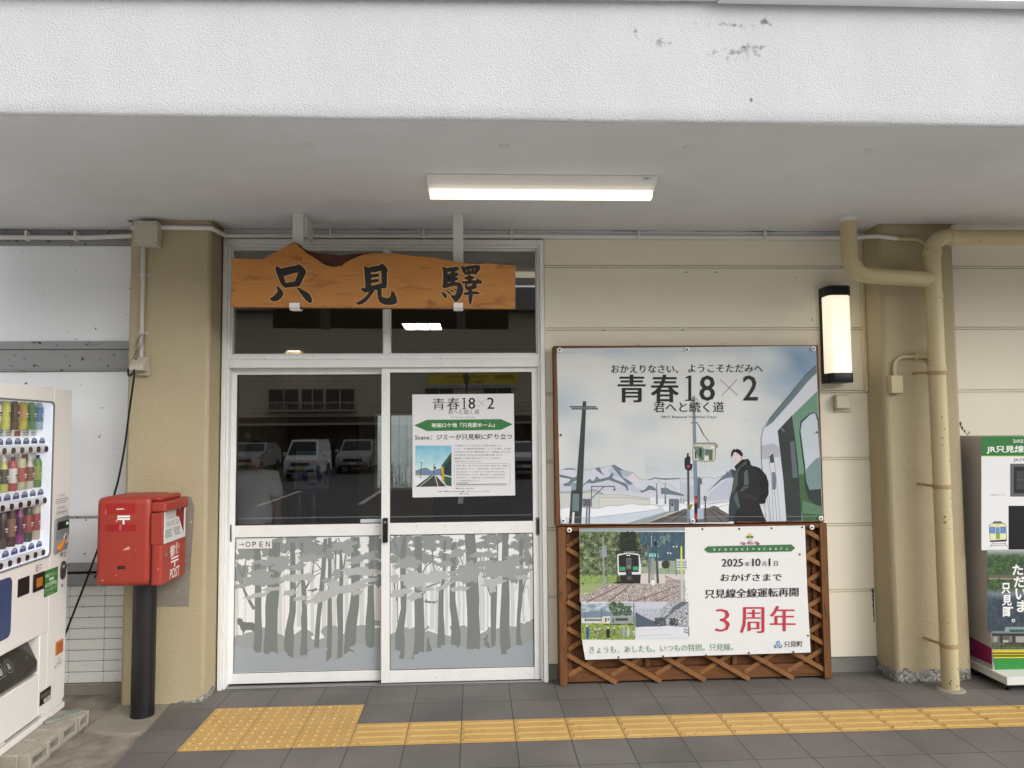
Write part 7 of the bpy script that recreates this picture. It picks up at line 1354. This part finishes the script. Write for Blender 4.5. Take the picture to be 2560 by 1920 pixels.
# body: pelvis, spine, neck, head, arms with elbows, legs
bp = [P_(0, 0, .82), P_(0, .01, 1.0), P_(0, 0, 1.18), P_(0, -.01, 1.29), P_(0, .0, 1.36), P_(0, .02, 1.44), P_(0, .03, 1.52),
      P_(-.15, 0, 1.285), P_(-.205, -.01, 1.06), P_(-.20, .07, .86), P_(.15, 0, 1.285), P_(.20, -.02, 1.06), P_(.195, .06, .85),
      P_(-.085, 0, .76), P_(-.09, .01, .44), P_(-.09, -.03, .07), P_(-.09, .11, .03), P_(.085, 0, .76), P_(.09, -.03, .44), P_(.09, -.05, .07), P_(.09, .09, .03)]
be = [(0, 1), (1, 2), (2, 3), (3, 4), (4, 5), (5, 6), (3, 7), (7, 8), (8, 9), (3, 10), (10, 11), (11, 12), (0, 13), (13, 14), (14, 15), (15, 16), (0, 17), (17, 18), (18, 19), (19, 20)]
br = [(.15, .11), (.145, .10), (.165, .105), (.12, .09), (.052, .055), (.07, .085), (.072, .088), .062, .043, .028, .062, .043, .028, .085, .06, .042, .035, .085, .06, .042, .035]
skin_mesh('body', bp, be, br, SKIN, pe)
sh = [P_(0, 0, .80), P_(0, .01, 1.0), P_(0, 0, 1.18), P_(0, -.01, 1.30), P_(0, 0, 1.345), P_(-.155, 0, 1.29), P_(-.208, -.01, 1.09), P_(.155, 0, 1.29), P_(.203, -.02, 1.09)]
skin_mesh('shirt', sh, [(0, 1), (1, 2), (2, 3), (3, 4), (3, 5), (5, 6), (3, 7), (7, 8)], [(.175, .135), (.165, .125), (.178, .12), (.135, .105), (.062, .066), .075, .066, .075, .066], mat('grey_shirt', (222, 220, 224), .85, c2=(206, 204, 208), vs=6, bump=.3, bs=14, bd=.01), pe)
skin_mesh('trousers', [P_(0, 0, .84), P_(-.088, 0, .76), P_(-.092, .01, .44), P_(-.092, -.02, .10), P_(.088, 0, .76), P_(.092, -.03, .44), P_(.092, -.05, .10)], [(0, 1), (1, 2), (2, 3), (0, 4), (4, 5), (5, 6)], [(.162, .122), .098, .076, .064, .098, .076, .064], mat('dark_trousers', (44, 44, 50), .85), pe)
# cap with brim to the front-right, ears, hair edge
mb = MB(); hc = Vector(P_(0, .025, 1.50)); vs, fs = [], []
for i in range(8):
    a = math.pi/2*i/7; 
    for k in range(24): t = 6.2832*k/24; vs.append(hc+Vector((.088*math.cos(a)**.8*math.cos(t), .104*math.cos(a)**.8*math.sin(t), .105*math.sin(a)+.0)))
for i in range(7): fs += [(i*24+k, i*24+(k+1) % 24, (i+1)*24+(k+1) % 24, (i+1)*24+k) for k in range(24)]
mb.add(vs, fs); cap = mb.build('cap', mat('dark_cap', (24, 26, 30), .9), pe, smooth=60)
mb = MB(); br_ = []
for k in range(13): a = R(-8+100*k/12); br_.append((math.cos(a), math.sin(a)))
top_ = [hc+Vector((.082*c, .098*s_, .006)) for c, s_ in br_]; out_ = [hc+Vector((.155*c, .165*s_, -.012)) for c, s_ in br_]; n = len(br_)
mb.add(top_+out_+[p-Vector((0, 0, .005)) for p in top_]+[p-Vector((0, 0, .005)) for p in out_], [(i, i+1, n+i+1, n+i) for i in range(n-1)]+[(2*n+i, 2*n+i+1, 3*n+i+1, 3*n+i) for i in range(n-1)]+[(n+i, n+i+1, 3*n+i+1, 3*n+i) for i in range(n-1)]); mb.build('brim', mat('dark_cap', 34), cap, smooth=60)
mb = MB()
for i in range(5):
    for k in range(25): a = math.pi*(1+k/24); q = hc+Vector((.083*math.cos(a), .098*math.sin(a), -.012*i)); q.z -= 0; mb.v.append(q*1.0)
mb.f += [(i*25+k, i*25+k+1, (i+1)*25+k+1, (i+1)*25+k) for i in range(4) for k in range(24)]; mb.build('hair', mat('grey_black_hair', (52, 50, 50), .8), pe, smooth=60)
# hands: palm, four fingers and a thumb, relaxed
for sx, (wx, wy, wz) in ((-1, (-.20, .07, .86)), (1, (.195, .06, .85))):
    hp = [P_(wx, wy, wz), P_(wx-.002*sx, wy+.012, wz-.05), P_(wx-.004*sx, wy+.02, wz-.09)]; he = [(0, 1), (1, 2)]; hr = [(.022, .026), (.017, .036), (.013, .038)]
    for q, (oy, ln) in enumerate(((-.026, .068), (-.009, .078), (.009, .074), (.026, .058))):
        b_ = len(hp); y0 = wy+.02+oy; hp += [P_(wx-.004*sx, y0, wz-.098), P_(wx-.010*sx, y0+.008, wz-.098-ln*.5), P_(wx-.024*sx, y0+.012, wz-.098-ln)]; he += [(2, b_), (b_, b_+1), (b_+1, b_+2)]; hr += [.0092, .0085, .007]
    b_ = len(hp); hp += [P_(wx-.012*sx, wy+.05, wz-.055), P_(wx-.02*sx, wy+.062, wz-.09)]; he += [(1, b_), (b_, b_+1)]; hr += [.0105, .0085]
    skin_mesh('hand', hp, he, hr, SKIN, pe, 0, 1)
for sx in (-1, 1):
    m_ = MB(); m_.lathe((PXc+sx*.078, PYc+.03, 1.455), [(.006, -.028), (.014, -.012), (.017, .008), (.012, .024), (.004, .03)], 10); m_.build('ear', SKIN, pe, smooth=60)

# ---------------------------------------------------------------- across the forecourt (seen mirrored in the glass)
def mir(X, Y, d): p = on_y(X, Y, d); return Vector((p.x, -p.y, p.z))
DB = 38.0
ob = thing('shop_building', 'two-storey shop with pale horizontal boarding and three balcony windows across the forecourt', 'building', (-6, -DB-3, -.4))
OBW = mat('weathered_boarding', (236, 226, 206), .8, c2=(222, 212, 192), vs=1.2, vmix=.9)
mb = MB()
for k in range(24): z0 = 2.45+.26*k; mb.box(-30, 9, -DB-.25, -DB-.25+.02+.03, z0, z0+.245)
mb.build('boarding', OBW, ob)
mb = MB(); mb.box(-30, 9, -DB-8, -DB-.26, -.41, 8.6); mb.build('wall', mat('shop_wall', (96, 88, 78), .85), ob)
mb = MB(); mb.prism([(-31, -DB+.9, 8.5), (-31, -DB-4.2, 10.8), (-31, -DB-9.4, 8.5)], (41, 0, 0)); mb.build('roof', mat('dark_roof', (62, 60, 62), .7), ob)
mb = MB(); mb.prism([(-30, -DB-.2, 2.45), (-30, -DB+1.4, 2.1), (-30, -DB+1.4, 2.02), (-30, -DB-.2, 2.2)], (39, 0, 0)); mb.build('awning', mat('brown_awning', (86, 70, 54), .7), ob)
mb = MB(); mb.box(-30, 9, -DB+1.38, -DB+1.46, 1.96, 2.08); mb.build('awning_edge', mat('awning_edge', (190, 188, 178), .5), ob)
WG = mat('dark_window', (26, 26, 26), .08, spec=.6); WFR = mat('window_trim', (196, 192, 182), .5)
for (x0, x1) in ((-10.2, -8.5), (-8.32, -7.1), (-6.93, -5.32), (-1.2, .4), (2.2, 3.8)):
    m_ = MB(); z0, z1 = 2.85, 4.04; yw = -DB-.18
    m_.box(x0-.09, x0, yw, yw+.09, z0, z1+.09); m_.box(x1, x1+.09, yw, yw+.09, z0, z1+.09); m_.box(x0, x1, yw, yw+.09, z1, z1+.09); m_.box((x0+x1)/2-.03, (x0+x1)/2+.03, yw, yw+.06, z0, z1); m_.box(x0-.1, x1+.1, yw, yw+.5, z0-.1, z0); wn = m_.build('window', WFR, ob)
    m_ = MB(); m_.box(x0, x1, yw-.0, yw+.02, z0, z1); m_.build('pane', WG, wn)
    m_ = MB(); m_.box(x0-.1, x1+.1, yw+.45, yw+.49, z0+.4, z0+.45)
    for k in range(int((x1-x0)/.13)+1): m_.box(x0+.13*k, x0+.13*k+.03, yw+.45, yw+.48, z0, z0+.4)
    m_.build('railing', WFR, wn)
mb = MB()
for (x0, x1) in ((-13.4, -11.0), (-10.6, -9.2), (-9.0, -6.4), (-2.6, .6), (1.2, 4.6)): mb.box(x0, x1, -DB-.2, -DB-.16, -.38, 2.0)
mb.each('shop_front', mat('shop_front_glass', (40, 36, 34), .12, spec=.6), ob)
mb = MB(); mb.box(-13.2, -11.1, -DB-.15, -DB-.1, 1.1, 1.9); mb.build('blue_curtain', mat('blue_shop_curtain', (52, 66, 92), .8), ob)
mb = MB()
for x in (-12.9, -12.2, -11.5): mb.box(x, x+.3, -DB-.0998, -DB-.095, 1.25, 1.6)
mb.each('curtain_mark', mat('curtain_mark', (196, 196, 190), .8), ob)
mb = MB(); mb.box(-13.2, -11.1, -DB-.15, -DB-.1, .2, 1.05); mb.build('red_display', mat('red_shop_display', (128, 60, 46), .8), ob)
mb = MB(); mb.box(-9.0, -6.4, -DB-.15, -DB-.12, .9, 1.8); mb.build('notice_wall', mat('notice_wall', (110, 96, 84), .8, c2=(56, 46, 40), vs=9, vmix=.2), ob)
mb = MB(); mb.box(-4.6, -3.4, -DB-.15, -DB-.12, .2, 1.6); mb.build('green_noticeboard', mat('green_noticeboard', (52, 66, 58), .8), ob)
ys = thing('tourist_office_sign', 'long yellow tourist information sign on the building across the forecourt', 'sign', (1.6, -DB+.6, 4.08))
yb0, yb1 = -.97, 4.18
mb = MB(); mb.box(yb0, yb1, -DB-.0, -DB+.06, 4.05, 4.93); mb.build('panel', mat('yellow_sign_panel', (242, 222, 70), .5), ys)
mb = MB(); mb.box(yb0, yb1, -DB+.0602, -DB+.064, 4.05, 4.28); mb.build('white_band', mat('white_sign_band', (206, 210, 214), .5), ys)
mb = MB(); mb.box(yb0+.3, yb0+.4, -DB-.2, -DB-.002, 4.2, 4.8); mb.box(yb1-.4, yb1-.3, -DB-.2, -DB-.002, 4.2, 4.8); mb.each('bracket', STEEL, ys)
class SignArt(Art):
    def _pt(s, x, y, d=None): return Vector((yb1-x, -DB+.066+(s.d if d is None else d), 4.93-y))
A = SignArt(None, None, .001, .0005); A.text('観光案内', .25, .12, 1.3, .4, (60, 52, 30), off=.02); A.text('We provide tourist information', 1.7, .14, 4.2, .34, (96, 84, 40)); A.text('真面目に御案内いたします', 1.9, .42, 4.0, .6, (96, 84, 40)); A.text('田子倉方面・河井継之助記念館・ロケ地巡り・登山', .4, .69, 4.7, .83, (90, 92, 96))
A.build('lettering', print_mat('sign_print', .5), ys)
# parked vehicles, noses to the station
def car(kind, px, py, d, lab, body, w_, l_, h_, name):
    c = mir(px, py, d); z0 = -.33 if d < 27 else -.36
    t = thing(name, lab, 'van' if 'van' in name else 'car', (c.x, -d, z0))
    def q(x, y, z): return (c.x+x, -d-y, z0+z)           # y > 0 runs back along the vehicle
    van = kind == 'van'
    prof = [(0, .25), (-.02, .5), (.02, .78), (.12, .86), (.28, .93), (.85, h_*.985), (1.2, h_), (l_-.2, h_), (l_-.02, h_*.9), (l_, .5), (l_-.05, .25)] if van else [(.02, .3), (-.03, .5), (.0, .72), (.1, .86), (.95, 1.0), (1.6, h_*.98), (2.0, h_), (l_-.6, h_*.98), (l_-.1, 1.1), (l_, .8), (l_-.02, .35)]
    n = len(prof); rows = []
    for xs_, ins in ((-w_/2+.02, .06), (-w_/2, 0), (w_/2, 0), (w_/2-.02, .06)):
        sg_ = -1 if xs_ < 0 else 1; rows.append([q(xs_-sg_*(ins+max(0, zz-.95)*.16), yy+(ins if i < n/2 else -ins)*.6, zz) for i, (yy, zz) in enumerate(prof)])
    m_ = MB(); m_.add([p for r_ in rows for p in r_], [(r_*n+i, r_*n+(i+1) % n, (r_+1)*n+(i+1) % n, (r_+1)*n+i) for r_ in range(3) for i in range(n)]+[tuple(range(n)), tuple(range(4*n-1, 3*n-1, -1))])
    bdy = m_.build('body', mat(name+'_paint', body, .25, spec=.6, coat=.5), t, bevel=.03)
    wa, wb = ((.28, .93), (.85, h_*.985)) if van else ((.95, 1.0), (1.6, h_*.98))
    nn = Vector((0, -(wb[1]-wa[1]), -(wb[0]-wa[0]))); 
    def onw(x, k, dd=.012): y = wa[0]+(wb[0]-wa[0])*k; z = wa[1]+(wb[1]-wa[1])*k; l = math.hypot(wb[1]-wa[1], wb[0]-wa[0]); return q(x, y-dd*(wb[1]-wa[1])/l, z+dd*(wb[0]-wa[0])/l)
    m_ = MB(); m_.add([onw(-w_/2+.1, .1), onw(w_/2-.1, .1), onw(w_/2-.2, .9), onw(-w_/2+.2, .9)], [(0, 1, 2, 3)]); m_.build('windscreen', mat('car_glass', (46, 52, 54), .08, spec=.7), t)
    for sx in (-1, 1):
        m_ = MB(); m_.add([q(sx*(w_/2-.14), -.03, .62), q(sx*(w_/2-.40), -.05, .60), q(sx*(w_/2-.42), -.02, .76), q(sx*(w_/2-.06), .06, .80), q(sx*(w_/2-.04), .04, .66)], [(0, 1, 2, 3, 4)]); m_.build('headlight', mat('headlight_lens', (206, 212, 214), .12, spec=.7), t)
        m_ = MB(); m_.lathe(q(sx*(w_/2+.13)-.001*sx, .75 if van else 1.1, 1.02), [(.05, -.09), (.09, -.05), (.09, .05), (.05, .09)], 10); m_.build('mirror', mat(name+'_paint', body), t, smooth=50)
        for yy in (.5, l_-.6):
            m_ = MB(); m_.lathe(q(sx*(w_/2-.1)-.09, yy, .29), [(.2, 0), (.29, .02), (.29, .17), (.2, .19)], 20, 'X'); wh = m_.build('wheel', RUBBER, t, smooth=40)
            m_ = MB(); m_.lathe(q(sx*(w_/2-.1)-.1, yy, .29), [(.08, 0), (.18, .01), (.18, .2), (.08, .21)], 16, 'X'); m_.build('rim', STEEL, wh, smooth=40)
    m_ = MB(); m_.box(c.x-w_*.28, c.x+w_*.28, -d+.015, -d+.045, z0+.56, z0+.70); m_.build('grille', mat('car_grille', (40, 40, 42), .3), t)
    m_ = MB(); m_.box(c.x-w_*.4, c.x+w_*.4, -d+.0, -d+.04, z0+.30, z0+.42); m_.build('bumper_vent', mat('car_grille', 40), t)
    m_ = MB(); m_.box(c.x-.17, c.x+.17, -d+.046, -d+.06, z0+.43, z0+.545); m_.build('number_plate', mat('plate_'+name, (214, 176, 60) if van else (226, 226, 220), .5), t)
car('van', *zs(675, 1040), 25.4, 'white delivery van parked nose-on, mirrored in the left door glass', (206, 208, 210), 1.34, 3.3, 1.62, 'parked_van')
car('suv', *zs(1155, 1000), 29.7, 'silver off-road car parked nose-on, mirrored at the right of the left door glass', (170, 172, 174), 1.62, 3.9, 1.58, 'parked_car')
car('suv', *zs(150, 985), 30.5, 'white car parked at the far left of the forecourt, mirrored behind the capped person', (206, 207, 209), 1.66, 4.0, 1.46, 'parked_car')
car('suv', 1316, 1150, 25.0, 'pale car parked nose-on, mirrored at the right edge of the right door glass', (206, 207, 209), 1.6, 4.0, 1.48, 'parked_car')
# street lamp, trees and wooded hills behind the shops
def tree(x, y, h, r, lab, seed):
    rn = random.Random(seed); t = thing('broadleaf_tree', lab, 'tree', (x, y, -.3), 0, 'trees behind the shops'); m_ = MB()
    m_.tube([(x, y, -.3), (x+.1, y, h*.3), (x-.1, y, h*.6), (x, y, h*.85)], [.28, .22, .14, .05], 10)
    for k in range(9): a = rn.random()*6.28; z = h*rn.uniform(.35, .7); m_.tube([(x, y, z), (x+r*.5*math.cos(a), y+r*.5*math.sin(a), z+h*.12), (x+r*.8*math.cos(a), y+r*.8*math.sin(a), z+h*.2)], [.09, .06, .02], 6)
    m_.build('trunk', mat('tree_bark', (74, 62, 50), .9), t, smooth=60); m_ = MB()
    cl_ = [(x+rn.uniform(-r, r)*.8, y+rn.uniform(-r, r)*.8, h*rn.uniform(.5, 1.0), r*rn.uniform(.25, .45)) for _ in range(26)]
    for (cx, cy, cz, cr_) in cl_:
        for _ in range(70):
            v = Vector((rn.gauss(0, 1), rn.gauss(0, 1), rn.gauss(0, .8))).normalized()*cr_*rn.uniform(.5, 1.1); p = Vector((cx, cy, cz))+v; u_ = Vector((rn.uniform(-1, 1), rn.uniform(-1, 1), rn.uniform(-1, 1))).normalized()*rn.uniform(.12, .26); w_ = u_.cross(v).normalized()*.14
            m_.add([p-u_, p+w_, p+u_, p-w_], [(0, 1, 2, 3)])
    m_.build('crown', mat('leaf_green', (58, 76, 42), .8, c2=(40, 56, 32), vs=1.2), t)
tree(12.5, -DB-4, 13, 3.6, 'tall broadleaf tree beside the right end of the shops across the forecourt', 1); tree(17, -DB-7, 15, 4.2, 'widest broadleaf tree standing farther right of the shops', 2); tree(22.5, -DB-3, 12, 3.8, 'shorter broadleaf tree at the far right across the forecourt', 3); tree(-34, -DB-5, 12, 4, 'broadleaf tree at the left end of the shops across the forecourt', 4)
slp = thing('street_lamp', 'old lantern street lamp standing across the forecourt', 'street lamp', (1.3, -30, -.37))
m_ = MB(); m_.lathe((1.3, -30, -.37), [(.12, 0), (.1, .5), (.05, .7), (.045, 4.0), (.03, 4.1)], 14); m_.build('lamp_post', mat('lamp_iron', (50, 48, 44), .6), slp, smooth=40)
m_ = MB(); m_.lathe((1.3, -30, 3.74), [(.06, 0), (.2, .45), (.2, .48), (.03, .7)], 6); m_.build('lantern', mat('lamp_lantern', (120, 114, 96), .3), slp)
mb = MB(); nx, ny = 80, 10; vs = []
for j in range(ny+1):
    for i in range(nx+1):
        x = -300+600*i/nx; y = -70-180*j/ny; hh = (j/ny)**.8*(46+26*noise.noise((x*.012, 3, 1))+10*noise.noise((x*.05, y*.05, 2))); vs.append((x, y, -.2+hh))
mb.add(vs, [(j*(nx+1)+i, j*(nx+1)+i+1, (j+1)*(nx+1)+i+1, (j+1)*(nx+1)+i) for j in range(ny) for i in range(nx)]); props(mb.build('hills', mat('wooded_hill', (54, 68, 46), .95, c2=(36, 50, 34), vs=.12, vmix=.8, bump=1.0, bs=.5, bd=1.5), None, smooth=80), kind='structure')
